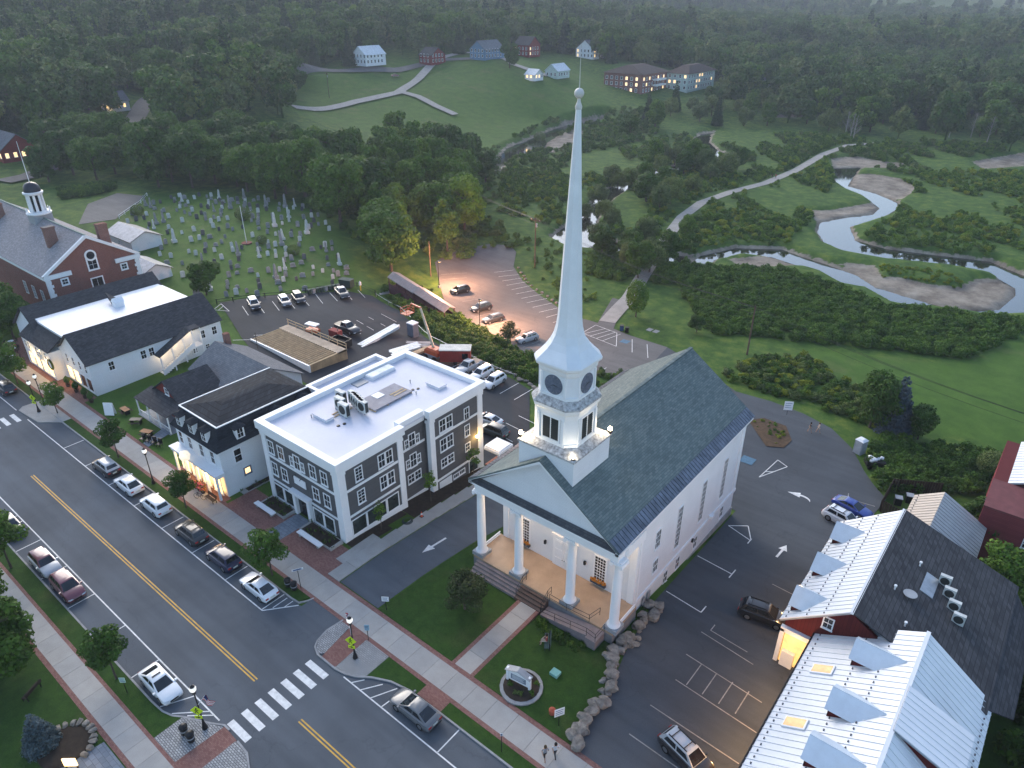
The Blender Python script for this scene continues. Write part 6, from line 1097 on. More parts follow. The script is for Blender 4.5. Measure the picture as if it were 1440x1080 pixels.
car(-31.0, 25.5, W_, 'sedan', C['grey'], 'grey sedan parked just past the zebra crossing')
car(-68.4, 13.3, 0, 'suv', C['maroon'], 'dusty maroon SUV parked on the western kerb')
car(-73.9, 13.3, 0, 'wagon', C['silver'], 'silver car half hidden under the roadside tree', C['maroon'])
car(-83.4, 13.3, 0, 'sedan', C['grey'], 'dark grey sedan ahead of the roadside tree')
car(-50.0, 13.35, 0, 'sedan', C['white'], 'white sedan with sunroof beside the flag lamp post', sunroof=True)
car(-119.5, 25.4, W_, 'suv', C['black'], 'black off roader parked by the white barn shop')
car(-11.4, 35.9, R(-15), 'suv', C['black'], 'black SUV with panelled roof parked by the barn eaves', C['silver'], rack=True)
car(-12.6, 55.1, R(10), 'suv', C['black'], 'black SUV with loaded rack beside the lit garage', rack=True)
car(-11.2, 80.8, R(-12), 'sedan', C['blue'], 'bright blue sedan parked beside the hatched bay'); car(-11.4, 77.6, R(-12), 'suv', C['white'], 'white SUV parked between blue sedan and barn dormer', rack=True)
a_ = R(110)
car(-117.2, 67.2, R(-22), 'suv', C['black'], 'black car with pale roof nearest the white barn rear', C['white']); car(-114.6, 72.2, R(-22), 'wagon', C['grey'], 'grey estate car beside the graveyard bins', C['white']); car(-114.4, 75.2, R(-22), 'suv', C['black'], 'black off roader beside the grey estate car')
car(-112.8, 84.4, R(-22), 'pickup', C['dark'], 'dark pickup with tan roof near the dumpster', C['silver']); car(-97.4, 73.2, R(0), 'pickup', C['black'], 'black pickup truck in the middle of the upper car park', C['grey'])
for x, y, k, c, l in ((-72.6, 78.2, 'pickup', 'silver', 'silver pickup parked against the bank guard rail'), (-69.4, 78.0, 'suv', 'white', 'white car between silver pickup and white SUV'), (-66.2, 77.4, 'suv', 'white', 'white SUV at the end of the row by the bank'), (-59.0, 67.4, 'sedan', 'white', 'white car behind the grey building corner'), (-56.4, 65.6, 'suv', 'green', 'green grey SUV with black roof behind the grey building')): car(x, y, R(-88) if y > 70 else R(184), k, C[c], l, C['black'] if c == 'green' else None)
for x, y, c, l, k in ((-103.2, 109.3, 'black', 'black SUV by the foot of the covered walkway', 'suv'), (-92.4, 104.2, 'black', 'black SUV in the middle of the warm lit row', 'suv'), (-86.6, 101.2, 'dark', 'dark car beside the lower car park lamp', 'wagon'), (-75.6, 98.2, 'silver', 'silver estate car with roof bars near the steeple', 'wagon')): car(x, y, R(255), k, C[c], l, rack=(c == 'silver'))
car(-335, 167, R(120), 'sedan', C['white'], 'white car with lit headlamps near the bridge', z=hz(-335, 167) + .6); car(-327.5, 300, R(75), 'sedan', C['maroon'], 'red car on the upper hill road', z=hz(-327.5, 300) + .6)
# ---------------------------------------------------------------- street lamps, signs, flags
signyel = mat('sign_yellow_green', (.62, .78, .02), .5, .05)
globe_m = emitmat('lamp_globe', (1, .95, .85), .7, (.9, .88, .84))
flagm = brickmat('flag_stripes', (.5, .03, .04), (.5, .03, .04), (.75, .75, .75), 50, .1, 'X', 1, .05, bump=0); flagb = mat('flag_canton', (.02, .03, .12))
def street_lamp(x, y, label, arm=0., h=4.6):
    t = thing('street_lamp', label, 'street lamp', (x, y, .12)); MB().lathe(0, 0, [(.24, 0), (.24, .15), (.14, .5), (.09, .9), (.065, 1.1), (.055, h - .4)], 12).obj('post', black, t, True, 40); MB().lathe(0, 0, [(.08, h - .42), (.16, h - .35), (.1, h - .25), (.17, h - .22), (.19, h - .15)], 12).obj('collar', black, t, True)
    MB().lathe(0, 0, [(.12, h - .15), (.26, h + .05), (.27, h + .25), (.2, h + .42), (.06, h + .5)], 14).obj('globe', globe_m, t, True, 60); MB().lathe(0, 0, [(.22, h + .4), (.1, h + .52), (.02, h + .6)], 12).obj('cap', black, t, True); return t
def crossing_sign(x, y, rz, label, z=2.5):
    t = thing('crossing_sign', label, 'sign', (x, y, z), rz); q = MB(); q.prism([(0, -.03, -.55), (.55, -.03, 0), (0, -.03, .55), (-.55, -.03, 0)], (0, .02, 0)); q.obj('diamond_panel', signyel, t, True); q = MB(); q.box(-.32, .32, -.03, -.01, -.95, -.6); q.obj('arrow_panel', signyel, t, True)
    q = MB(); q.prism([(-.22, -.036, -.74), (-.04, -.036, -.74), (-.04, -.036, -.66), (.2, -.036, -.78), (-.04, -.036, -.9), (-.04, -.036, -.82), (-.22, -.036, -.82)], (0, .005, 0)); q.cyl((0, -.038, .3), (0, -.033, .3), .07, .07, 10)
    for a, c in (((-.02, .22), (-.05, -.02)), ((-.05, -.02), (-.16, -.28)), ((-.05, -.02), (.12, -.28)), ((-.02, .18), (.15, .02)), ((-.02, .18), (-.17, .06))): q.cyl((a[0], -.036, a[1]), (c[0], -.036, c[1]), .035, .03, 5)
    q.obj('walking_figure', black, t, True); MB().box(-.03, .03, 0, .1, -.9, .4).obj('bracket', black, t, True)
def flag(x, y, z, rz, label):
    t = thing('flag', label, 'flag', (x, y, z), rz); MB().cyl((0, 0, 0), (1.0, 0, 1.5), .02, .015, 5).obj('pole', trim, t, True); q = MB(); n = 8
    for i in range(n):
        u0, u1 = i / n, (i + 1) / n; f = lambda u, v: (.55 + .45 * v + u * .85, .1 * math.sin(u * 7 + v), .82 + .68 * v - .45 * u)
        for j in range(7): q.add([f(u0, j / 7), f(u1, j / 7), f(u1, (j + 1) / 7), f(u0, (j + 1) / 7)], [(0, 1, 2, 3)], j % 2)
    q.obj('cloth', [MATS['flag_red'] if 'flag_red' in MATS else mat('flag_red', (.5, .03, .04)), trim], t, True); q = MB(); f = lambda u, v: (.55 + .45 * v + u * .85, .1 * math.sin(u * 7 + v) - .012, .82 + .68 * v - .45 * u); q.add([f(0, .5), f(.4, .5), f(.4, 1), f(0, 1)], [(0, 1, 2, 3)]); q.obj('canton', flagb, t, True)
street_lamp(-43.4, 13.6, 'black lamp post with flag on the western sett corner'); crossing_sign(-43.4, 13.4, R(35), 'yellow pedestrian sign on the western lamp post'); flag(-43.3, 13.6, 3.1, R(20), 'small striped flag on the western lamp post')
street_lamp(-39.3, 26.0, 'black lamp post on the sett corner by the driveway'); crossing_sign(-39.3, 25.8, R(25), 'yellow pedestrian sign on the lamp post by the driveway'); flag(-39.4, 26.0, 2.9, R(150), 'small striped flag on the lamp post by the driveway')
street_lamp(-79.2, 27.7, 'black lamp post in the verge before the mansard house'); street_lamp(-110.2, 27.2, 'black lamp post in the verge before the white barn'); q = street_lamp(-108.8, 25.9, 'black lamp post at the far crossing'); crossing_sign(-108.8, 25.7, R(25), 'yellow pedestrian sign at the far crossing')
street_lamp(-31.4, 9.6, 'black lamp post on the western pavement past the crossing'); street_lamp(-86, 11.4, 'black lamp post in the western verge behind the trees')
slabobj('paved_corner', [(-111.5, 24.2), (-105.8, 24.6), (-103.2, 26.8), (-103.2, 28), (-112, 28), (-112.3, 25)], -.05, .125, concrete, 'concrete corner at the far crossing')
def postsign(x, y, rz, label, w=.5, h=.6, H_=1.7, m=None, two=False):
    t = thing('post_sign', label, 'sign', (x, y, max(.1, hz(x, y))), rz); MB().cyl((0, 0, 0), (0, 0, H_ + h * .4), .035, .035, 6).obj('post', black, t, True); MB().box(-w / 2, w / 2, -.06, -.036, H_ - h / 2, H_ + h / 2).obj('panel', m or trim, t, True)
    q = MB()
    for k in range(3): q.box(-w * .38, w * (.38 - .1 * (k % 2)), -.066, -.061, H_ + h * (.28 - .25 * k) - .03, H_ + h * (.28 - .25 * k) + .03)
    q.obj('printed_lines', mat('print_blue', (.05, .1, .22)), t, True); return t
postsign(-51.7, 11.2, R(40), 'small green and white parking sign in the western verge', m=mat('pale_green_sign', (.45, .6, .5))); postsign(-41.4, 31.7, R(35), 'white sign on a short post beside the driveway', .7, .6, 1.5); postsign(-50.3, 28.2, R(60), 'street name sign by the litter bins', 1.1, .22, 2.6); postsign(-39.9, 28.1, R(40), 'pale blue parking sign behind the lamp post', .45, .7, 1.7, mat('pale_blue_sign', (.3, .45, .55)))
postsign(-23.1, 27.3, R(40), 'thin post sign in the verge before the church sign', .2, .3, 2.2); postsign(-20.9, 32.0, R(60), 'white notice sign at the corner of the church lawn', .9, .9, 1.8); postsign(-24.4, 93.0, R(30), 'white notice board on the island bed', 1.2, 1.4, 1.5)
def litter_bin(x, y, label, g): t = thing('litter_bin', label, 'bin', (x, y, .12), 0, g); MB().lathe(0, 0, [(.26, 0), (.3, .1), (.32, .8), (.36, .85), (.36, .9), (.2, 1.05), (.06, 1.1)], 14).obj('body', black, t, True); MB().lathe(0, 0, [(.34, .45), (.345, .55)], 14).obj('band', greymet, t, True)
for x, y in ((-44.2, 12.3), (-43.2, 12.3)): litter_bin(x, y, 'black litter bin beside the western lamp post', 'paired litter bins west')
for x, y in ((-51.6, 27.6), (-50.7, 27.7)): litter_bin(x, y, 'black litter bin beside the driveway corner', 'paired litter bins east')
# church sign with shrubs
t = thing('church_sign', 'white arched church notice sign on the lawn', 'sign', (-25.9, 33.0, .12), R(8)); MB().box(-1.2, -1.0, -.12, .12, 0, 1.7).obj('post', trim, t, True); MB().box(1.0, 1.2, -.12, .12, 0, 1.7).obj('post', trim, t, True)
q = MB(); q.prism([(-1, -.06, .4), (1, -.06, .4), (1, -.06, 1.3), (.5, -.06, 1.62), (0, -.06, 1.75), (-.5, -.06, 1.62), (-1, -.06, 1.3)], (0, .12, 0)); q.obj('board', trim, t, True); MB().box(-.75, .75, -.075, -.06, .6, 1.2).obj('notice_pane', mat('notice_grey', (.2, .24, .3)), t, True); q = MB(); q.prism([(-1.25, -.3, 1.55), (0, -.3, 2.0), (0, .3, 2.0), (-1.25, .3, 1.55)], (0, 0, .06)); q.prism([(1.25, -.3, 1.55), (0, -.3, 2.0), (0, .3, 2.0), (1.25, .3, 1.55)], (0, 0, .06)); q.obj('little_roof', greymet, t, True)
q = MB()
for k in range(4): q.box(-.6, .6 - .15 * (k % 2), -.082, -.076, 1.08 - .12 * k, 1.12 - .12 * k)
q.obj('printed_lines', trim, t, True); q = MB(); q.lathe(-25.6, 33.0, [(1.9, .0), (1.9, .3), (1.7, .32)], 20); tag(q.obj('stone_ring', granite), 'round granite edging of the church sign bed', 'edging'); q = MB(); q.lathe(-25.6, 33.0, [(1.6, .1), (1.6, .345)], 20); tag(q.obj('flower_bed', soil), 'dark soil bed around the church sign', 'flower bed')
tag(MB().box(-24.5, -23.7, 35.6, 36.3, .1, .45).obj('utility_box', mat('box_teal', (.2, .42, .38))), 'low teal utility box on the church lawn', 'utility box')
tag(MB().lathe(-22.0, 32.6, [(.25, .1), (.3, .6), (.1, .8)], 10).obj('flower_pot', mat('terracotta', (.4, .09, .05))), 'small red pot at the corner of the church lawn', 'pot')
def park_bench(x, y, rz, label, m, z=None):
    t = thing('park_bench', label, 'bench', (x, y, z if z is not None else max(.1, hz(x, y) + .08)), rz)
    for k in range(3): MB().box(-.9, .9, -.2 + .15 * k, -.08 + .15 * k, .42, .46).obj('seat_slat', m, t, True)
    for k in range(3): MB().box(-.9, .9, .3 + .03 * k, .34 + .03 * k, .55 + .14 * k, .66 + .14 * k).obj('back_slat', m, t, True)
    for s in (-.75, .75): q = MB(); q.box(s - .03, s + .03, -.2, -.14, 0, .44); q.box(s - .03, s + .03, .22, .3, 0, .95); q.box(s - .03, s + .03, -.2, .3, .38, .42); q.obj('leg', black, t, True)
    return t
teal = mat('bench_teal', (.06, .1, .1)); park_bench(-26.7, 38.2, R(-55), 'dark teal bench with a person seated on the church lawn', teal); park_bench(-58.0, 6.0, R(-60), 'weathered bench in the shade west of the street', darkwood, .12); park_bench(-70.4, 30.2, R(0), 'bench before the glowing shopfront', darkwood, .13)
tb = thing('bicycle', 'dark bicycle leaning by the bench at the shopfront', 'bicycle', (-71.8, 29.6, .13), R(20))
for x in (-.5, .5): q = MB(); q.tube([(x + .33 * math.cos(i * .45), 0, .34 + .33 * math.sin(i * .45)) for i in range(15)], .025, 5); q.obj('wheel', rubber, tb, True)
q = MB(); q.tube([(-.5, 0, .34), (-.15, 0, .8), (.4, 0, .82), (.5, 0, .34)], .025, 5); q.tube([(-.15, 0, .8), (.02, 0, .34), (.4, 0, .82)], .025, 5); q.obj('frame', black, tb, True); MB().box(-.28, -.05, -.06, .06, .86, .92).obj('saddle', black, tb, True)
# cafe tables, chairs, parasols on the lawn before the cottages
for k, (x, y, l) in enumerate(((-98.6, 33.6, 'orange topped picnic table nearest the red cottage porch'), (-90.4, 32.6, 'orange topped picnic table beside the black chairs'), (-94.6, 33.2, 'dark round table between the two orange tables'))):
    t = thing('picnic_table', l, 'table', (x, y, .1), R(20 * k)); MB().box(-.8, .8, -.4, .4, .7, .76).obj('table_top', mat('orange_wood', (.5, .25, .12)) if k != 2 else black, t, True)
    for s in (-.6, .6): MB().box(s - .04, s + .04, -.35, .35, 0, .7).obj('leg', black, t, True)
    for s in (-.65, .65): MB().box(-.8, .8, s - .13, s + .13, .42, .46).obj('seat_plank', darkwood, t, True)
for k in range(4):
    x, y = -89.6 + 1.0 * k, 31.6 + .25 * k; t = thing('garden_chair', 'black garden chair in the row on the cafe lawn', 'chair', (x, y, .1), R(25), 'garden chairs on the cafe lawn'); MB().box(-.3, .3, -.3, .3, .36, .42).obj('seat', black, t, True); MB().box(-.3, .3, .26, .34, .42, 1.05).obj('backrest', black, t, True)
    for sx in (-.26, .26):
        for sy in (-.26, .26): MB().box(sx - .03, sx + .03, sy - .03, sy + .03, 0, .36).obj('leg', black, t, True)
t = thing('sandwich_board', 'white sandwich board on the cafe lawn', 'sign', (-99.8, 32.0, .1), R(35)); q = MB(); q.prism([(-.7, -.3, .1), (.7, -.3, .1), (.7, 0, 2.0), (-.7, 0, 2.0)], (0, .05, 0)); q.obj('front_panel', trim, t, True); q = MB(); q.prism([(-.7, .3, .1), (.7, .3, .1), (.7, .02, 2.0), (-.7, .02, 2.0)], (0, .05, 0)); q.obj('back_panel', trim, t, True)
sheet('garden_path', [(-88.8, 31.2), (-87.4, 31.2), (-88.4, 35), (-91, 36), (-90.2, 34.4)], .15, bluestone, 1, label='pale stone path across the cafe lawn')
for k, (x, y) in enumerate(((-133.2, 31.4), (-131.2, 33.4), (-134.6, 34.6), (-130.0, 30.2), (-136.6, 32.2))):
    t = thing('cafe_table', 'round cafe table on the brick dining terrace', 'table', (x, y, .13), 0, 'tables on the dining terrace'); MB().lathe(0, 0, [(.45, .72), (.45, .76)], 14).obj('table_top', trim, t, True); MB().cyl((0, 0, 0), (0, 0, .72), .04, .04, 6).obj('stem', black, t, True)
    for i in range(3):
        a = i * 2.1 + k; c = thing('cafe_chair', 'dark cafe chair on the brick dining terrace', 'chair', (x + .8 * math.cos(a), y + .8 * math.sin(a), .13), a - math.pi / 2, 'chairs on the dining terrace'); MB().box(-.22, .22, -.22, .22, .42, .46).obj('seat', darkwood, c, True); MB().box(-.22, .22, .2, .24, .46, .9).obj('backrest', darkwood, c, True)
        for sx in (-.19, .19):
            for sy in (-.19, .19): MB().box(sx - .02, sx + .02, sy - .02, sy + .02, 0, .42).obj('leg', black, c, True)
for x in (-113.5, -110.6, -107.6, -105.6): t = thing('shrub_pot', 'potted evergreen on the barn shop forecourt', 'pot plant', (x, 31.9, .12), 0, 'pot plants on the barn forecourt'); MB().lathe(0, 0, [(.25, 0), (.34, .5), (.3, .5)], 10).obj('pot', darkwood, t, True); MB().lathe(0, 0, [(.1, .5), (.45, .9), (.4, 1.4), (.05, 1.8)], 9).obj('shrub', leafy, t, True)
# portable toilet and cart
t = thing('portable_toilet', 'grey portable toilet with white roof beside the lane', 'toilet', (-14.4, 95.4, hz(-14.4, 95.4)), R(-20)); MB().box(-.6, .6, -.6, .6, 0, 2.1).obj('cabin', mat('toilet_grey', (.32, .35, .38), .5), t, True); MB().box(-.45, .45, -.63, -.6, .1, 1.95).obj('door', mat('toilet_door', (.42, .45, .47), .5), t, True); q = MB(); q.rings([[(-.66, -.66, 2.1), (.66, -.66, 2.1), (.66, .66, 2.1), (-.66, .66, 2.1)], [(-.35, -.35, 2.35), (.35, -.35, 2.35), (.35, .35, 2.35), (-.35, .35, 2.35)]]); q.obj('roof', trim, t, True)
t = thing('utility_cart', 'dark cart piled with white bags beside the hedge', 'cart', (-11.8, 93.0, hz(-11.8, 93)), R(30)); MB().box(-1.2, 1.2, -.7, .7, .4, 1.1).obj('tub', black, t, True); [MB().cyl((x, y - .08, .3), (x, y + .08, .3), .3, .3, 12).obj('wheel', rubber, t, True) for x in (-.8, .8) for y in (-.75, .75)]
q = MB()
for i in range(9): x, y = random.uniform(-.9, .9), random.uniform(-.5, .5); q.lathe(x, y, [(.05, 1.0), (.3, 1.15), (.3, 1.35), (.05, 1.5)], 7)
q.obj('bags', trim, t, True)['kind'] = 'stuff'
for k, (x, y) in enumerate(((-63.9, 113.6), (-62.6, 113.4))): t = thing('wheelie_bin', ['blue recycling bin at the end of the path', 'black bin beside the blue recycling bin'][k], 'bin', (x, y, hz(x, y)), .3); MB().box(-.32, .32, -.36, .36, .05, 1.05).obj('body', mat('bin_blue', (.02, .07, .16)) if k == 0 else black, t, True); MB().box(-.35, .35, -.4, .4, 1.05, 1.12).obj('lid', black, t, True)
for k in range(2): tag(MB().box(-60.2 + 1.4 * k, -59.2 + 1.4 * k, 116.6, 117.9, hz(-59.5, 117) - .05, hz(-59.5, 117) + .1).obj('stone_slab', concrete), 'pale flat stone slab in the grass by the car park', 'slab', 'slabs by the car park')
# lamp posts of the lower car park (warm light)
for x, y, l in ((-109.0, 108.6, 'tall dark lamp post at the upper corner of the lower car park'), (-86.0, 96.4, 'tall dark lamp post on the bank of the lower car park')):
    t = thing('car_park_lamp', l, 'street lamp', (x, y, hz(x, y))); MB().cyl((0, 0, 0), (0, 0, 6.2), .09, .07, 8).obj('post', black, t, True); MB().box(-.25, .25, -.25, .25, 0, .5).obj('base', concrete, t, True); MB().box(-.1, .7, -.15, .15, 6.1, 6.3).obj('head', black, t, True); MB().box(.2, .65, -.11, .11, 6.07, 6.1).obj('lens', MATS['amber_bulb'], t, True); lamp(t, (x + 1.5, y + 3.0, hz(x, y) + 5.9), (1, .48, .27), 21000, .25)
# utility poles and wires
polew = mat('pole_wood', (.12, .085, .06), .9, .25)
def upole(x, y, h, label, cross=True, dz=0.):
    t = thing('utility_pole', label, 'pole', (x, y, hz(x, y))); MB().cyl((0, 0, -.5), (0, 0, h), .17, .12, 8).obj('pole', polew, t, True)
    if cross:
        MB().box(-1.4, 1.4, -.07, .07, h - .7, h - .56).obj('crossarm', polew, t, True)
        for s in (-1.2, 0, 1.2): MB().cyl((s, 0, h - .56), (s, 0, h - .3), .05, .05, 6).obj('insulator', steel, t, True)
        MB().cyl((.35, 0, h - 2.2), (.35, 0, h - 1.3), .22, .22, 10).obj('transformer', greymet, t, True)
    return (x, y, hz(x, y) + h)
p1 = upole(-101.2, 134.3, 12.5, 'wooden utility pole with crossarm by the lower car park'); p2 = upole(-39.9, 117.6, 9.6, 'bare dark utility pole at the edge of the thicket', False); p3 = upole(-170, 165, 11, 'utility pole hidden among the big trees'); p4 = upole(20, 100, 10, 'utility pole beyond the red house', False); p5 = upole(-341, 165, 12, 'utility pole beside the bridge road'); p6 = upole(-318, 245, 12, 'utility pole beside the field lane'); p7 = upole(-115.6, 112.6, 8.5, 'slim pole at the upper end of the lower car park', False); p8 = upole(-290, 100, 11, 'utility pole by the lit wooden house')
for a, c, l in ((p3, p1, 'power lines between the trees and the car park pole'), (p1, p2, 'power lines crossing behind the steeple'), (p2, p4, 'power line running over the mown lawn'), (p5, p6, 'power lines above the field lane')):
    q = MB()
    for o_, dz in ((-1.0, -.3), (.0, -.3), (1.0, -.3), (0, -1.6)):
        A, B = Vector(a) + Vector((o_, 0, dz)), Vector(c) + Vector((o_, 0, dz)); q.tube([A.lerp(B, i / 10) - Vector((0, 0, 1.6 * math.sin(math.pi * i / 10))) for i in range(11)], .022, 4)
    o = q.obj('power_lines', black); tag(o, l, 'wires', kind='stuff')
# ---------------------------------------------------------------- people
skin = mat('skin', (.45, .28, .2), .6, .05); hairm = mat('dark_hair', (.02, .014, .01), .7)
def person(label, x, y, z, rz, pose, top, legs, hair=hairm, shorts=False, hold=None):
    t = thing('person', label, 'person', (x, y, z), rz)
    P = {'pelvis': (0, 0, .95), 'waist': (0, 0, 1.1), 'chest': (0, 0, 1.32), 'neck': (0, 0, 1.48), 'head': (0, -.02, 1.62), 'crown': (0, -.02, 1.74)}
    step = .24 if pose == 'walk' else .04
    for s, sg, k in (('l', -1, 1), ('r', 1, -1)):
        P['sh' + s] = (.19 * sg, 0, 1.42); P['el' + s] = (.25 * sg, .1 * k * (pose == 'walk'), 1.16); P['ha' + s] = (.26 * sg, -.14 * k if pose == 'walk' else -.05, .94); P['fi' + s] = (.26 * sg, -.18 * k if pose == 'walk' else -.08, .84)
        P['hip' + s] = (.1 * sg, 0, .92); P['kn' + s] = (.11 * sg, -step * k * .6, .5); P['an' + s] = (.11 * sg, (-step if k > 0 else step * 1.3), .09 if k > 0 else .14); P['to' + s] = (.12 * sg, P['an' + s][1] - .16, .04)
    if pose == 'sit':
        dz = -.45
        for k_ in list(P): P[k_] = (P[k_][0], P[k_][1] + .1, P[k_][2] + dz)
        for s, sg in (('l', -1), ('r', 1)): P['kn' + s] = (.13 * sg, -.36, .5); P['an' + s] = (.13 * sg, -.42, .09); P['to' + s] = (.13 * sg, -.58, .04); P['el' + s] = (.27 * sg, -.02, .74); P['ha' + s] = (.16 * sg, -.24, .62); P['fi' + s] = (.12 * sg, -.32, .6)
    E_ = [('pelvis', 'waist'), ('waist', 'chest'), ('chest', 'neck'), ('neck', 'head'), ('head', 'crown')]
    for s in 'lr': E_ += [('chest', 'sh' + s), ('sh' + s, 'el' + s), ('el' + s, 'ha' + s), ('ha' + s, 'fi' + s), ('pelvis', 'hip' + s), ('hip' + s, 'kn' + s), ('kn' + s, 'an' + s), ('an' + s, 'to' + s)]
    N = list(P); rad = dict(pelvis=.14, waist=.125, chest=.145, neck=.062, head=.1, crown=.075, sh=.07, el=.05, ha=.036, fi=.03, hip=.095, kn=.062, an=.045, to=.04)
    me = bpy.data.meshes.new('body'); me.from_pydata([P[n] for n in N], [(N.index(a), N.index(b)) for a, b in E_], []); o = bpy.data.objects.new('body', me); link(o)
    md = o.modifiers.new('skin', 'SKIN'); o.modifiers.new('sub', 'SUBSURF').render_levels = 1; o.modifiers['sub'].levels = 1
    for i, n in enumerate(N): r_ = rad.get(n, rad.get(n[:-1], .05)); v = me.skin_vertices[0].data[i]; v.radius = (r_, r_ * (.75 if n in ('pelvis', 'waist', 'chest') else 1)); v.use_root = (n == 'pelvis')
    dg = bpy.context.evaluated_depsgraph_get(); bm_ = bpy.data.meshes.new_from_object(o.evaluated_get(dg)); bpy.data.objects.remove(o)
    for m_ in (skin, top, legs, black): bm_.materials.append(m_)
    zc, zw = P['neck'][2] - .03, P['pelvis'][2] + .04; kz = (P['knl'][2] + .05) if shorts else .13
    for p in bm_.polygons:
        c = p.center; i = 0
        if c.z > zc: i = 0
        elif abs(c.x) > .21 and c.z < P['ell'][2] + .08: i = 0
        elif pose == 'sit': i = 1 if (c.z > zw and c.y > -.12) else (2 if (c.z > .42 or not shorts) else 0)
        elif c.z > zw: i = 1
        elif c.z > kz: i = 2
        if c.z < .09: i = 3
        p.material_index = i; p.use_smooth = True
    inst('body', bm_, t, (0, 0, 0), 0, False); h = Vector(P['head']); MB().lathe(h.x, h.y + .025, [(.118, h.z - .06), (.125, h.z + .04), (.115, h.z + .12), (.07, h.z + .17), (.01, h.z + .185)], 12).obj('hair', hair, t, True, 60)
    q = MB(); q.add([(h.x - .015, h.y - .1, h.z - .01), (h.x + .015, h.y - .1, h.z - .01), (h.x, h.y - .135, h.z - .03), (h.x, h.y - .1, h.z + .03)], [(0, 1, 2), (1, 3, 2), (3, 0, 2)]); q.obj('nose', skin, t, True)
    return t
tee = mat('white_shirt', (.6, .62, .66)); dk_ = mat('dark_trousers', (.03, .032, .04)); redt = mat('red_shirt', (.35, .05, .05)); tan = mat('tan_shorts', (.5, .42, .34)); blk = mat('black_top', (.015, .015, .018)); gr_ = mat('grey_shirt', (.25, .27, .3)); br_ = mat('brown_hair', (.08, .045, .02))
person('person in white shirt and dark trousers walking past the boulders', -19.5, 29.6, .13, R(-120), 'walk', tee, dk_); person('person in pale shirt and shorts walking on the pavement corner', -20.0, 28.9, .13, R(-120), 'walk', gr_, blk, br_, True)
person('person in black top and pale shorts walking on the lane', -21.6, 96.3, hz(-21.6, 96.3) + .05, R(120), 'walk', blk, tan, shorts=True); person('person in tan clothes walking beside the one in black', -20.6, 97.0, hz(-20.6, 97) + .05, R(120), 'walk', tan, tan, br_, True)
person('person in red shirt sitting on the teal bench', -26.75, 38.05, .2, R(-55), 'sit', redt, tan, shorts=True)
for k, (x, y, tp) in enumerate(((-132.6, 30.7, blk), (-134.0, 32.0, redt), (-130.6, 33.0, tee), (-135.2, 35.2, gr_))): person(['diner in black at the terrace tables', 'diner in red at the terrace tables', 'diner in white at the terrace tables', 'diner in grey at the terrace tables'][k], x, y, .13, k * 1.7, 'sit', tp, dk_)
person('walker in dark clothes far along the riverside path', -93.2, 268, hz(-93.2, 268) + .2, R(190), 'walk', blk, dk_); person('walker in red top far along the riverside path', -92.2, 269, hz(-92.2, 269) + .2, R(190), 'walk', redt, dk_)
# stone-edged bed, patio and lit menu board on the western lawn
t = thing('stone_bed', 'curved stone edged flower bed beside the blue spruce', 'flower bed', (-50.6, 6.6, .12))
for i in range(11):
    a = R(20 + 15 * i); inst('edge_stone', BOULD[i % 5], t, (-50.6 + 2.1 * math.cos(a), 5.6 + 2.1 * math.sin(a), .25), a).scale = (.75, .5, .5)
MB().lathe(-50.6, 5.6, [(1.9, .1), (1.9, .2), (1.7, .24)], 18).obj('soil', soil, t)
sheet('patio', [(-49.0, 4.6), (-46.6, 5.0), (-45.0, 7.8), (-48.6, 7.8)], 0, bluestone, 1, label='stone patio at the edge of the western lawn', z=.128)
t = thing('menu_board', 'glowing yellow menu board on the western patio', 'menu board', (-47.9, 5.2, .13), R(40)); MB().box(-.5, .5, -.05, .05, .7, 1.5).obj('panel', emitmat('menu_glow', (1, .62, .18), 5), t, True)
for s in (-.42, .42): MB().box(s - .04, s + .04, -.04, .04, 0, .7).obj('leg', darkwood, t, True)
lamp(t, (-47.6, 4.9, 1.5), (1, .66, .3), 60, .1)
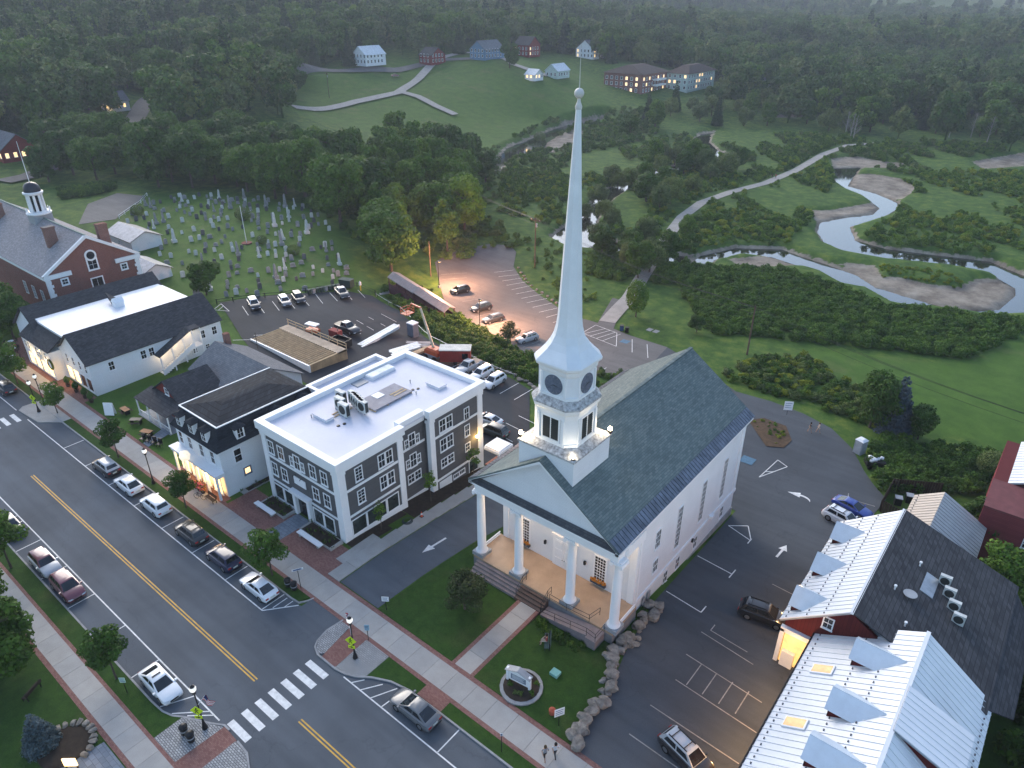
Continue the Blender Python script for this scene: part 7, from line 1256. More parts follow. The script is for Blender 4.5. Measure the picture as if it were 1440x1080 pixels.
# ---------------------------------------------------------------- trees
leaf_d = leafmat('leaf_dark', (.013, .034, .010), (.04, .08, .018)); leaf_m = leafmat('leaf_mid', (.02, .05, .012), (.065, .115, .024)); leaf_l = leafmat('leaf_light', (.035, .075, .014), (.105, .16, .03)); leaf_w = leafmat('leaf_willow', (.035, .055, .025), (.09, .12, .055)); leaf_c = leafmat('needle_dark', (.008, .022, .012), (.024, .048, .022)); leaf_b = leafmat('needle_blue', (.022, .036, .07), (.07, .095, .17)); leaf_y = leafmat('leaf_yellow', (.06, .085, .012), (.16, .18, .025)); leaf_p = leafmat('leaf_purple_green', (.014, .022, .012), (.045, .058, .03))
bark = mat('bark', (.09, .07, .055), .9, .3, 3, 14, bump=.4); greybark = mat('dead_bark', (.3, .28, .26), .9, .2)
def leaves(name, blobs, n, size, m, seed=0, droop=0., shell=(.72, 1.04), up=.35):
    rg = np.random.default_rng(seed); B = np.array(blobs, float); w = (B[:, 3] * B[:, 4] * B[:, 5]) ** (2 / 3); idx = rg.choice(len(B), n, p=w / w.sum())
    d = rg.normal(size=(n, 3)); d /= np.linalg.norm(d, axis=1)[:, None]; r = rg.uniform(shell[0] ** 2, shell[1] ** 2, n) ** .5
    c = B[idx, :3] + d * B[idx, 3:6] * r[:, None]; c[:, 2] -= droop * rg.uniform(0, 1, n) ** 2
    nm = d + rg.normal(size=(n, 3)) * .55 + np.array([0, 0, up]); nm /= np.linalg.norm(nm, axis=1)[:, None]
    a = np.cross(nm, rg.normal(size=(n, 3))); a /= np.linalg.norm(a, axis=1)[:, None]; b_ = np.cross(nm, a); s = size * rg.uniform(.55, 1.3, n)[:, None]
    v = np.stack([c - a * s * .5, c + b_ * s * .32, c + a * s * .5, c - b_ * s * .32], 1).reshape(-1, 3); me = fast_mesh(name, v, np.arange(n * 4).reshape(n, 4), 4)
    at = me.attributes.new('tone', 'FLOAT', 'POINT'); at.data.foreach_set('value', np.repeat(rg.uniform(0, 1, n), 4).astype(np.float32)); me.materials.append(m); return me
def broad(R_, h0, h1, k, seed, squash=1.):
    """crown clumps of a broadleaf tree: radius R_, from h0 to h1"""
    rg = np.random.default_rng(seed); out = []; hc = (h0 + h1) / 2; rz = (h1 - h0) / 2
    for i in range(k):
        u = rg.uniform(-.85, 1); t = rg.uniform(0, 6.28); rr = math.sqrt(max(.05, 1 - u * u * .9)) * rg.uniform(.45, .8); s = rg.uniform(.24, .42)
        out.append((R_ * rr * math.cos(t), R_ * rr * math.sin(t), hc + rz * u * .75, R_ * s, R_ * s, R_ * s * .8 * squash))
    out.append((0, 0, hc, R_ * .55, R_ * .55, rz * .7)); return out
def conifer(R_, h0, h1, k, seed):
    rg = np.random.default_rng(seed); out = []
    for i in range(k):
        f = i / k; r = R_ * (1 - f) ** .85 + .15; n = max(3, int(7 * (1 - f) + 2))
        for j in range(n): t = j * 6.28 / n + i * .7 + rg.uniform(-.2, .2); out.append((r * .62 * math.cos(t), r * .62 * math.sin(t), h0 + (h1 - h0) * f - r * .08, r * .42, r * .42, (h1 - h0) / k * .55))
    return out
def trunk(name, h, r, R_, seed, limbs=6, m=bark):
    rg = random.Random(seed); b = MB(); pts = [(rg.uniform(-.1, .1) * i * .3, rg.uniform(-.1, .1) * i * .3, h * i / 4 - (.4 if i == 0 else 0)) for i in range(5)]
    for i in range(4): b.cyl(pts[i], pts[i + 1], r * (1 - .2 * i), r * (1 - .2 * (i + 1)), 8, caps=(i == 3))
    for k in range(limbs):
        i = rg.choice((2, 3, 4)); t = rg.uniform(0, 6.28); L = R_ * rg.uniform(.5, .8); p = Vector(pts[i]); e = p + Vector((L * math.cos(t), L * math.sin(t), L * rg.uniform(.5, 1.0))); mid = p.lerp(e, .5) + Vector((0, 0, .15 * L)); b.cyl(p, mid, r * .4, r * .25, 5); b.cyl(mid, e, r * .25, r * .06, 5)
    o = b.obj(name, m); me = o.data; bpy.data.objects.remove(o); return me
PROTO = {}
def proto(key, crown, tr): PROTO[key] = (crown, tr)
for i, (R_, lm) in enumerate(((4.6, leaf_d), (5.2, leaf_m), (4.2, leaf_m), (4.8, leaf_l))): proto('oak%d' % i, leaves('crown', broad(R_, .9, 12.5, 26, i), 7500, .62, lm, i), trunk('trunk', 7, .32, R_, i))
for i, lm in enumerate((leaf_m, leaf_l)): proto('tall%d' % i, leaves('crown', broad(3.0, 1.2, 13, 26, 20 + i, 1.3), 5600, .55, lm, 20 + i), trunk('trunk', 9, .26, 3, 20 + i))
for i in range(2): proto('willow%d' % i, leaves('crown', broad(4.6, 1.0, 9, 20, 30 + i), 6000, .5, leaf_w, 30 + i, 1.2), trunk('trunk', 5, .3, 4, 30 + i))
for i in range(2): proto('pine%d' % i, leaves('crown', conifer(3.1 + .5 * i, 1.2, 15, 15, 40 + i), 6000, .55, leaf_c, 40 + i, .3, (.3, 1.05)), trunk('trunk', 14, .25, 1, 40 + i, 0))
proto('bluespruce', leaves('crown', conifer(2.3, .3, 6.2, 14, 50), 11000, .3, leaf_b, 50, .1, (.5, 1.05)), trunk('trunk', 5.6, .14, .5, 50, 0))
for i, lm in enumerate((leaf_d, leaf_m)): proto('street%d' % i, leaves('crown', broad(1.8, 1.6, 5.4, 16, 60 + i), 3200, .27, lm, 60 + i), trunk('trunk', 3.6, .1, 1.8, 60 + i))
proto('crab', leaves('crown', broad(2.8, .9, 5.0, 18, 70), 4200, .28, leaf_p, 70), trunk('trunk', 2.6, .16, 2.8, 70)); proto('oval', leaves('crown', [(0, 0, 4.4, 2.2, 2.2, 3.4), (.3, .2, 5.2, 1.8, 1.8, 2.4)], 4800, .3, leaf_m, 71, shell=(.8, 1.02)), trunk('trunk', 4, .16, 1, 71, 2)); proto('sapling', leaves('crown', broad(.75, 1.4, 3.8, 12, 72), 420, .2, leaf_m, 72), trunk('trunk', 3.2, .05, .7, 72, 5)); proto('round', leaves('crown', [(0, 0, 1.5, 1.9, 1.9, 1.5)], 3000, .2, leaf_w, 73, shell=(.85, 1.02)), trunk('trunk', 1.5, .1, .5, 73, 2)); proto('bigshrub', leaves('crown', broad(2.6, .1, 5.2, 20, 74), 5600, .3, leaf_d, 74), trunk('trunk', 2.6, .14, 2, 74))
def dead_tree(seed):
    rg = random.Random(seed); b = MB(); b.cyl((0, 0, -.3), (.2, .1, 8), .2, .06, 7)
    for k in range(26): z = rg.uniform(2, 7.6); t = rg.uniform(0, 6.28); L = (9 - z) * rg.uniform(.2, .42); e = Vector((.15 + L * math.cos(t), L * math.sin(t), z + L * .8)); b.cyl((.1, .05, z), e, .05, .015, 4); b.cyl(Vector((.1, .05, z)).lerp(e, .5), e + Vector((rg.uniform(-.6, .6), rg.uniform(-.6, .6), .4)), .025, .01, 4)
    o = b.obj('trunk', greybark); me = o.data; bpy.data.objects.remove(o); return me
DEAD = [dead_tree(i) for i in range(2)]
NT = [0]
def tree(key, x, y, s, label, group=None, sz=None, z=None, name='tree'):
    crown, tr = PROTO[key]; t = thing(name, label, 'shrub' if name == 'shrub' else 'tree', (x, y, (hz(x, y) if z is None else z) - .05), random.uniform(0, 6.28), group); t.scale = (s, s, sz or s)
    for nm, me in (('crown', crown), ('trunk', tr)): o = bpy.data.objects.new(nm, me); link(o); o.parent = t
    NT[0] += 1; return t
# singled-out trees
tree('street1', -106.3, 27.4, .95, 'small street tree beside the far crossing sign'); tree('street0', -88.1, 27.6, 1.1, 'street tree in the verge before the cafe lawn'); tree('street0', -71.5, 27.7, 1.0, 'street tree before the glowing shopfront'); tree('street1', -54.2, 27.5, 1.15, 'loose leaved street tree by the driveway corner'); tree('street0', -53.9, 11.3, 1.15, 'dark street tree beside the white sedan with sunroof')
tree('street1', -120.4, 27.3, 1.3, 'street tree in front of the barn shop terrace'); tree('oak0', -62.0, 5.2, .72, 'large dark tree spreading over the western pavement', z=.1); tree('oak1', -70.5, 6.0, .6, 'tree shading the silver car on the western side', z=.1); tree('street1', -76.5, 10.9, 1.4, 'verge tree beside the maroon SUV', z=.1); tree('oak0', -82, 4.5, .62, 'dark tree at the edge of the western lawn', z=.1)
tree('crab', -35.5, 36.6, .95, 'dark crab apple tree on the church lawn'); tree('bluespruce', -52.2, 4.6, .62, 'small blue spruce on the western lawn', z=.1); tree('sapling', -50.9, 39.6, 1.1, 'thin sapling in a dark pot by the shop windows'); tree('sapling', -50.9, 47.4, 1.25, 'bushy sapling beside the recessed bay'); tree('sapling', -51.0, 55.4, 1.3, 'climbing sapling near the rear wall lamp')
tree('oval', -65.5, 121.8, 1.05, 'dense oval tree beside the car park path'); tree('bigshrub', -15.2, 103.6, 1.35, 'dark bushy tree beside the blue spruce', sz=1.75); tree('bluespruce', -12.4, 105.2, 1.25, 'tall blue spruce beside the mown lawn', sz=1.5); tree('bigshrub', -8.8, 104.6, 1.0, 'dark shrub tree at the corner of the mown lawn', sz=1.05); tree('round', 1.0, 101.2, 1.15, 'round clipped pale bush beyond the tan shed', name='shrub')
for x, y, k, s, l in ((2.0, 82.8, 'oak0', .55, 'dark tree between tan shed and red house'), (4.6, 73.5, 'oak1', .6, 'tree leaning over the tan shed roof'), (8.6, 67.0, 'oak0', .66, 'dark tree right of the fan units'), (10.6, 60, 'oak0', .62, 'shaded tree beyond the black shingle roof'), (11.4, 52, 'oak0', .58, 'shaded tree behind the white metal roof'), (16, 46, 'oak0', .7, 'dark tree beyond the long barn')): tree(k, x, y, s, l)
tree('oak0', -130.0, 64.9, .62, 'round dark tree behind the white barn shop'); tree('oak0', -139.5, 33.5, .75, 'large dark tree beside the dining terrace'); tree('oak1', -146, 33, .8, 'tree in front of the brick hall'); tree('oak0', -156, 32, .85, 'tall tree before the hall side windows'); tree('street0', -129, 28, 1.1, 'small tree at the edge of the dining terrace')
tree('crab', -77.8, 95.8, .8, 'wispy tree on the bank near the silver estate car'); tree('tall1', -196, 186, 1.45, 'tall pale poplar rising above the tree belt'); tree('oak0', -286, 352, 1.2, 'broad dark tree beside the field cottage'); tree('oak2', -207, 306, .5, 'lone small tree on the hay field'); tree('round', -213, 285, 1.6, 'low dark bush on the field edge', name='shrub')
tree('tall0', -92, 168, .62, 'pale feathery tree near the river bend'); tree('willow0', -78, 150, .9, 'grey willow behind the dense oval tree'); tree('oak3', -82.5, 178, .62, 'bright green round tree near the path'); tree('bigshrub', -52, 122, .7, 'small bush on the grass by the slabs', name='shrub')
def zone_trees(poly, n, keys, s0, s1, label, group, gap=5., seed=1, w=None):
    rg = random.Random(seed); P = np.array(poly, float); out = []; tries = 0
    while len(out) < n and tries < 6000:
        tries += 1; x, y = rg.uniform(P[:, 0].min(), P[:, 0].max()), rg.uniform(P[:, 1].min(), P[:, 1].max())
        if not inpoly(np.array([x]), np.array([y]), poly)[0] or any((x - a) ** 2 + (y - b) ** 2 < gap * gap for a, b in out): continue
        if any(inpoly(np.array([x]), np.array([y]), w_)[0] for w_ in WATER): continue
        out.append((x, y)); k = rg.choice(keys); s = rg.uniform(s0, s1); tree(k, x, y, s, label[k] if isinstance(label, dict) else label, group, s * rg.uniform(.9, 1.15))
    return out
def lab(txt): return dict(oak0='dark broadleaf tree ' + txt, oak1='full green broadleaf tree ' + txt, oak2='mid green broadleaf tree ' + txt, oak3='pale green broadleaf tree ' + txt, tall0='tall narrow tree ' + txt, tall1='tall pale narrow tree ' + txt, willow0='grey green willow ' + txt, willow1='bushy grey willow ' + txt, pine0='dark conifer ' + txt, pine1='broad dark conifer ' + txt)
zone_trees([(-230,99),(-208,113),(-172,122),(-171,132),(-227,164),(-263,146),(-271,122)], 34, ['oak0', 'oak1', 'oak2', 'oak0'], 1.0, 1.45, lab('in the belt behind the graveyard'), 'tree belt behind the graveyard', 7, 1)
zone_trees([(-258,84),(-244,104),(-283,121),(-301,108)], 10, ['oak0', 'oak1'], 1.0, 1.4, lab('left of the bridge road'), 'trees left of the bridge', 8, 2)
zone_trees([(-151,115),(-118,102),(-117,113),(-128,140),(-152,171),(-185,196),(-214,195),(-202,156)], 40, ['oak0', 'oak1', 'oak2', 'oak3', 'tall0'], .95, 1.55, lab('in the grove between graveyard and river'), 'grove between graveyard and river', 7.5, 3)
zone_trees([(-211,201),(-213,233),(-173,202),(-158,170)], 12, ['oak0', 'willow0', 'tall0', 'oak2'], .9, 1.3, lab('on the near river bank'), 'trees on the near river bank', 7, 4)
zone_trees([(-138,218),(-144,261),(-136,280),(-107,284),(-100,211),(-111,194)], 22, ['willow0', 'willow1', 'oak2', 'oak0'], .65, 1.05, lab('beside the river behind the steeple'), 'river trees behind the steeple', 6, 5)
for k, (x, y) in enumerate(((-121, 186), (-112, 183), (-128, 205), (-106, 178), (-133, 225), (-103, 166))): tree('willow%d' % (k % 2), x, y, .62 + .08 * (k % 3), 'leaning grey willow over the narrow river behind the spire', 'willows over the narrow river')
zone_trees([(-94,153),(-90,177),(-74,159),(-75,141)], 7, ['willow1', 'oak0'], .6, .9, lab('between oval tree and river'), 'trees near the path', 5, 6)
zone_trees([(-179,301),(-160,360),(-100,390),(-32,418),(-46,534),(-124,472),(-182,404),(-201,359)], 60, ['willow0', 'willow1', 'oak0', 'oak2', 'pine0'], .85, 1.35, lab('in the far valley tree line'), 'far valley tree line', 9, 7)
zone_trees([(-310,90),(-322,110),(-351,146),(-383,200),(-350,247),(-416,295),(-401,126)], 55, ['oak0', 'oak1', 'oak2', 'pine0', 'pine1'], 1.0, 1.6, lab('at the foot of the wooded hill'), 'trees at the foot of the hill', 8, 8)
zone_trees([(-350,251),(-342,316),(-317,379),(-311,504),(-396,640),(-428,310)], 45, ['oak0', 'oak1', 'pine0', 'pine1', 'oak3'], .95, 1.5, lab('among the far hillside houses'), 'trees among the far houses', 9, 9)
for k, (x, y) in enumerate(((-96, 372), (-93, 366), (-100, 378), (-60, 402), (-52, 408), (-44, 400))):
    t = thing('dead_tree', 'bare grey dead tree in the far valley tree line', 'tree', (x, y, hz(x, y)), k * 1.3, 'dead trees in the valley'); t.scale = (1.2, 1.2, 1.4); o = bpy.data.objects.new('trunk', DEAD[k % 2]); link(o); o.parent = t
# ---------------------------------------------------------------- scattered growth (nobody could count it)
PC = bpy.data.collections.new('scatter_sources'); PCF = bpy.data.collections.new('forest_sources')
def source(col, name, me): o = bpy.data.objects.new(name, me); col.objects.link(o); return o
def joined(crown, tr, name):
    bm = bmesh.new(); bm.from_mesh(crown); n = len(bm.faces); bm.from_mesh(tr); bm.faces.ensure_lookup_table()
    for f in bm.faces[n:]: f.material_index = 1
    me = bpy.data.meshes.new(name); bm.to_mesh(me); bm.free(); me.materials.clear(); me.materials.append(crown.materials[0]); me.materials.append(tr.materials[0]); return me
def bush(i, lm, R_=1.0, n=520, size=.26): return leaves('bush', broad(R_, -.1, 1.5, 9, 90 + i), n, size, lm, 90 + i)
for i, lm in enumerate((leaf_d, leaf_m, leaf_l, leaf_m, leaf_w, leaf_y)): source(PC, 'a%d_bush' % i, bush(i, lm))
for i, (R_, lm, cone_) in enumerate(((4.6, leaf_d, 0), (5.0, leaf_m, 0), (4.4, leaf_w, 0), (4.8, leaf_d, 0), (3.2, leaf_c, 1), (3.4, leaf_c, 1))):
    cr = leaves('fc', conifer(R_, 1, 15, 12, 110 + i) if cone_ else broad(R_, 1.5, 12.5, 18, 110 + i), 2400, .95, lm, 110 + i, shell=(.5, 1.04)); source(PCF, 'f%d_tree' % i, joined(cr, trunk('ft', 7, .3, 4, 110 + i, 3), 'forest_tree'))
def scatter_obj(name, pts, col, label, cat):
    """pts: rows of x, y, z, scale, angle, source index"""
    A = np.array(pts, np.float32); me = bpy.data.meshes.new(name); me.vertices.add(len(A)); me.vertices.foreach_set('co', A[:, :3].ravel())
    for nm, k, tp in (('sc', 3, 'FLOAT'), ('ang', 4, 'FLOAT'), ('src', 5, 'INT')): at = me.attributes.new(nm, tp, 'POINT'); at.data.foreach_set('value', A[:, k].astype(np.int32 if tp == 'INT' else np.float32))
    o = bpy.data.objects.new(name, me); link(o); tag(o, label, kind='stuff'); ng = bpy.data.node_groups.new(name, 'GeometryNodeTree'); ng.interface.new_socket('Geometry', in_out='INPUT', socket_type='NodeSocketGeometry'); ng.interface.new_socket('Geometry', in_out='OUTPUT', socket_type='NodeSocketGeometry')
    gi, go = ng.nodes.new('NodeGroupInput'), ng.nodes.new('NodeGroupOutput'); ip = ng.nodes.new('GeometryNodeInstanceOnPoints'); ci = ng.nodes.new('GeometryNodeCollectionInfo'); ci.inputs['Collection'].default_value = col; ci.inputs['Separate Children'].default_value = True; ci.inputs['Reset Children'].default_value = True
    def att(nm, tp): n = ng.nodes.new('GeometryNodeInputNamedAttribute'); n.data_type = tp; n.inputs['Name'].default_value = nm; return n.outputs['Attribute']
    L = ng.links.new; L(gi.outputs[0], ip.inputs['Points']); L(ci.outputs[0], ip.inputs['Instance']); ip.inputs['Pick Instance'].default_value = True; L(att('src', 'INT'), ip.inputs['Instance Index']); L(att('sc', 'FLOAT'), ip.inputs['Scale'])
    cx = ng.nodes.new('ShaderNodeCombineXYZ'); L(att('ang', 'FLOAT'), cx.inputs[2]); L(cx.outputs[0], ip.inputs['Rotation']); L(ip.outputs[0], go.inputs[0]); md = o.modifiers.new('scatter', 'NODES'); md.node_group = ng; return o
def fill(poly, gap, s0, s1, src, avoid=(), seed=0, patch=None, edge=1.2):
    rg = np.random.default_rng(seed); P = np.array(poly, float); n = int((P[:, 0].max() - P[:, 0].min()) * (P[:, 1].max() - P[:, 1].min()) / gap ** 2)
    X, Y = rg.uniform(P[:, 0].min(), P[:, 0].max(), n), rg.uniform(P[:, 1].min(), P[:, 1].max(), n); k = inpoly(X, Y, poly)
    for w in WATER: k &= ~inpoly(X, Y, w) & (pdist(X, Y, w) > edge)
    for w in SAND: k &= ~inpoly(X, Y, w) & (pdist(X, Y, w) > .6)
    for w in avoid: k &= ~inpoly(X, Y, w)
    k &= pdist(X, Y, PATH, False) > 3.0
    if patch: k &= (np.sin(X / patch + 1.3) * np.cos(Y / (patch * 1.2)) + .35 * np.sin(X / 3.1 + Y / 4.2)) > -.25
    X, Y = X[k], Y[k]; Z = hfull(X, Y); m = len(X); return np.stack([X, Y, Z - .1, rg.uniform(s0, s1, m), rg.uniform(0, 6.28, m), rg.choice(src, m)], 1)
SB = []
SB.append(fill([(-90,139),(-78,139),(-68,147),(-63,139),(-49,123),(-34,131),(-9,142),(-2,163),(1,172),(-28,161),(-38,167),(-54,172),(-73,158),(-98,158)], 1.15, .8, 1.5, [0, 1, 1, 3, 1], seed=1)); SB.append(fill([(-176,217),(-172,250),(-138,228),(-136,280),(-133,302),(-90,319),(-79,297),(-64,231),(-60,189),(-73,174),(-74,159),(-92,163),(-117,178),(-117,168),(-140,167)], 1.9, .6, 1.5, [0, 1, 2, 3, 2, 5], seed=2, patch=13))
SB.append(fill([(-57,299),(-52,318),(-23,341),(-14,319),(-3,212),(-14,214),(-39,208),(-46,212),(-45,246)], 1.9, .5, 1.4, [1, 2, 3, 2, 5], seed=3, patch=12)); SB.append(fill([(-40,106),(-38,116),(-32,124),(-21,116),(-16,115),(-13,103),(-19,104),(-28,105),(-36,104)], 1.1, .6, 1.1, [0, 1, 3, 4, 5], seed=4)); SB.append(fill([(-13,93),(-13,103),(-8,103),(1,107),(0,95),(-4,92),(-9,88)], 1.0, .8, 1.3, [0, 1, 3], seed=5))
SB.append(fill([(-113,94),(-105,92),(-93,87),(-78,83.4),(-66,83),(-58,82.5),(-60,87),(-66,89),(-71,91),(-82,95),(-91,97),(-101,100.5),(-108,104),(-113,100)], 1.1, .7, 1.35, [0, 1, 3, 1], avoid=[[(-111, 94.6), (-93.5, 94.6), (-93.5, 98.8), (-111, 98.8)]], seed=6)); SB.append(fill([(-36,192),(-22,196),(-16,190),(-24,183),(-33,182)], 1.1, .3, .6, [2, 5], seed=7)); SB.append(fill([(-173,291),(-155,349),(-108,374),(-40,393),(-25,365),(-57,306),(-86,323),(-123,281),(-154,266)], 2.4, .8, 1.9, [0, 1, 2, 3, 4], seed=8, patch=15))
SB.append(fill([(-231,78),(-228,90),(-236,97),(-243,84)], 1.5, 1.2, 1.8, [0, 1], seed=9)); SB.append(fill([(-230,160),(-205,215),(-215,262),(-235,320),(-200,380),(-170,320),(-175,260),(-150,215),(-150,165),(-115,150),(-118,120),(-140,112),(-170,118)], 3.0, .8, 1.8, [0, 1, 3, 4], seed=10)); SB.append(fill([(-29.2, 39.2), (-24.2, 39.2), (-24.0, 40.3), (-29.2, 40.4)], .5, .35, .5, [0, 3], seed=11)); SB.append(fill([(-27.2, 32.0), (-24.2, 32.0), (-24.2, 34.2), (-27.2, 34.2)], .7, .25, .42, [4, 1, 5, 4, 1], seed=12)); SB.append(fill([(-29.6, 93.6), (-28, 95.6), (-25, 95.3), (-23.4, 92), (-24, 90)], 1.0, .2, .45, [3, 5, 1], seed=13)); SB.append(fill([(7.5, 70), (9, 52), (8, 40), (60, 30), (60, 60), (60, 120), (16, 112), (6, 99)], 2.2, 1, 2, [0, 1], avoid=[[(0, 78), (20, 78), (20, 99), (0, 99)], [(-8, 30), (8, 30), (8, 69), (-8, 69)]], seed=14))
SB.append(fill([(-57, 82), (-50, 78), (-49, 90), (-52, 97), (-66, 89.5)], 1.3, .5, .9, [0, 1, 4], seed=15)); SB.append(fill([(-100, 133), (-86, 121), (-78, 117), (-77, 128), (-88, 150), (-110, 160), (-118, 148)], 3.2, .4, .9, [1, 2, 3], seed=16))
scatter_obj('undergrowth', np.concatenate(SB), PC, 'dense green thicket and shrubs along river and banks', 'undergrowth')
# wooded hills
rg = np.random.default_rng(5); fo = []
ang = rg.uniform(R(-50), R(50), 26000); rr = np.sqrt(rg.uniform(300 ** 2, 1750 ** 2, 26000)); fx, fy = -np.sin(ang + R(38.92)) * rr, np.cos(ang + R(38.92)) * rr; fz = hbase(fx, fy)
keep = (rr < 700) | (rg.uniform(0, 1, 26000) < .55); rd = np.full(fx.shape, 1e9)
for r_ in ROAD2 + [BRIDGEROAD]: rd = np.minimum(rd, pdist(fx, fy, r_, False))
keep &= rd > 9
for f in FIELD: keep &= ~inpoly(fx, fy, f)
low = (fz < 4) & (fy < 380) & (fx > -330); keep &= ~low; keep &= ~((fx > -262) & (fy < 350))
keep &= ~((fx > -345) & (fy > 285) & (fy < 430) & (rg.uniform(0, 1, 26000) < .85)); keep &= ~((fx > -255) & (fx < -195) & (fy > 380) & (fy < 480)); hay2 = (np.hypot(fx, fy) > 1340) & (fx > -560); keep &= ~(hay2 & (rg.uniform(0, 1, 26000) < .93))
fx, fy, fz = fx[keep], fy[keep], fz[keep]; m = len(fx); dist = np.hypot(fx, fy); left = fx < -430; fs = rg.uniform(1.0, 1.7, m) * np.where(dist > 700, 1.4, 1.0) * np.where(left, 1., 1.15)
src = np.where(rg.uniform(0, 1, m) < np.where(left, .32, .07), rg.choice([4, 5], m), rg.choice([0, 1, 2, 3], m))
scatter_obj('forest', np.stack([fx, fy, fz - .3, fs, rg.uniform(0, 6.28, m), src], 1), PCF, 'dark mixed forest covering the far hillsides', 'forest')
# ---------------------------------------------------------------- graveyard
gs = [mat('grave_grey', (.28, .28, .28), .85, .25, 2, 8), mat('grave_white', (.6, .6, .58), .8, .15, 2, 8), mat('grave_dark', (.1, .1, .11), .6, .2, 2, 8)]
def stone_mesh(kind, m):
    b = MB()
    if kind == 'slab': b.prism([(-.32, -.07, 0), (.32, -.07, 0), (.32, -.07, .85), (.2, -.07, 1.0), (-.2, -.07, 1.0), (-.32, -.07, .85)], (0, .14, 0))
    elif kind == 'low': b.box(-.5, .5, -.16, .16, 0, .16); b.prism([(-.42, -.11, .16), (.42, -.11, .16), (.42, -.11, .7), (0, -.11, .82), (-.42, -.11, .7)], (0, .22, 0))
    elif kind == 'obelisk': b.box(-.4, .4, -.4, .4, 0, .5); b.rings([[(-.26, -.26, .5), (.26, -.26, .5), (.26, .26, .5), (-.26, .26, .5)], [(-.16, -.16, 2.3), (.16, -.16, 2.3), (.16, .16, 2.3), (-.16, .16, 2.3)], [(-.01, -.01, 2.6), (.01, -.01, 2.6), (.01, .01, 2.6), (-.01, .01, 2.6)]])
    o = b.obj('headstone', m); me = o.data; bpy.data.objects.remove(o); return me
GK = [('slab', 0, 'weathered grey upright headstone on the graveyard grass'), ('slab', 1, 'white upright headstone on the graveyard grass'), ('low', 0, 'low wide grey headstone on the graveyard grass'), ('slab', 2, 'dark upright headstone on the graveyard grass'), ('obelisk', 0, 'grey obelisk monument on the graveyard grass'), ('obelisk', 1, 'white obelisk monument on the graveyard grass')]
GM = [stone_mesh(k, gs[c]) for k, c, l in GK]; rg = random.Random(11); n = 0
row = 0; yp = YARD[0]
for u in np.arange(-214, -112, 3.4):
    for v in np.arange(62, 122, 2.3):
        x, y = u + rg.uniform(-.7, .7), v + rg.uniform(-.5, .5)
        if rg.random() < .42 or n >= 290 or inpoly(np.array([x]), np.array([y]), [(-197, 68), (-193, 78), (-206, 92), (-216, 98), (-230, 93), (-219, 79)])[0] or not inpoly(np.array([x]), np.array([y]), yp)[0] or pdist(np.array([x]), np.array([y]), yp)[0] < 2: continue
        k = rg.choices(range(6), (6, 5, 4, 3, 1.2, .8))[0]; o = bpy.data.objects.new('headstone', GM[k]); link(o); s = rg.uniform(.95, 1.5); o.location = (x, y, hz(x, y) - .05); o.scale = (s, s, s); o.rotation_euler = (rg.uniform(-.07, .07), rg.uniform(-.07, .07), R(70) + rg.uniform(-.2, .2)); tag(o, GK[k][2], 'headstone', 'headstones in the graveyard'); n += 1
t = thing('flagpole', 'tall white flagpole standing among the headstones', 'flagpole', (-152.5, 88.5, hz(-152.5, 88.5))); MB().cyl((0, 0, 0), (0, 0, 9), .09, .05, 8).obj('pole', trim, t, True); MB().lathe(0, 0, [(1.2, 0), (1.2, .25), (1.0, .25)], 14).obj('brick_ring', redbrick, t, True)
for x, y, s, l in ((-170, 99, 1.1, 'dark round bush beside the tall monuments'), (-150, 91, .7, 'small bush beside the graveyard flagpole'), (-196, 84, .9, 'flowering pale bush near the graveyard lane'), (-139, 92, .8, 'dark low bush among the near headstones'), (-142, 74, .6, 'little shrub near the round dark tree')): tree('round', x, y, s, l, name='shrub')
# ---------------------------------------------------------------- far houses, bridge
def far_house(x, y, w, d_, h, ridge, wallm, roofm, label, lit=0, name='house'):
    z = hz(x, y); t = gable_house(name, label, x - w / 2, x + w / 2, y - d_ / 2, y + d_ / 2, z, z + h, z + h + min(w, d_) * .38, ridge, wallm, roofm, .5)
    for k, yy in enumerate(np.arange(y - d_ / 2 + 1.6, y + d_ / 2 - .8, 2.6)):
        for zz in ([z + 1.9] if h < 5 else [z + 1.9, z + 4.7]): window(t, x + w / 2, float(yy), zz, 1.0, 1.5, 'R', 1, 2, warmglass if (k < lit) else darkglass)
    for k, xx in enumerate(np.arange(x - w / 2 + 1.6, x + w / 2 - .8, 2.8)):
        for zz in ([z + 1.9] if h < 5 else [z + 1.9, z + 4.7]): window(t, float(xx), y - d_ / 2, zz, 1.0, 1.5, 'F', 1, 2, warmglass if (k < lit) else darkglass)
    return t
wr = mat('pale_metal_roof', (.55, .6, .64), .4); bluec = mat('blue_clapboard', (.12, .22, .33)); palegreen = mat('pale_green_clapboard', (.45, .55, .52))
far_house(-346, 298, 11, 15, 5.6, 'y', clap, wr, 'white house with pale roof above the hill road'); far_house(-330, 333, 10, 12, 5, 'x', redclap, darkshin, 'red house among the trees above the hill road'); far_house(-310, 360, 12, 18, 5.5, 'y', bluec, greyshin, 'blue house with white gable above the field'); far_house(-312, 402, 12, 12, 7, 'x', redclap, darkshin, 'tall dark red house behind the blue one', 1)
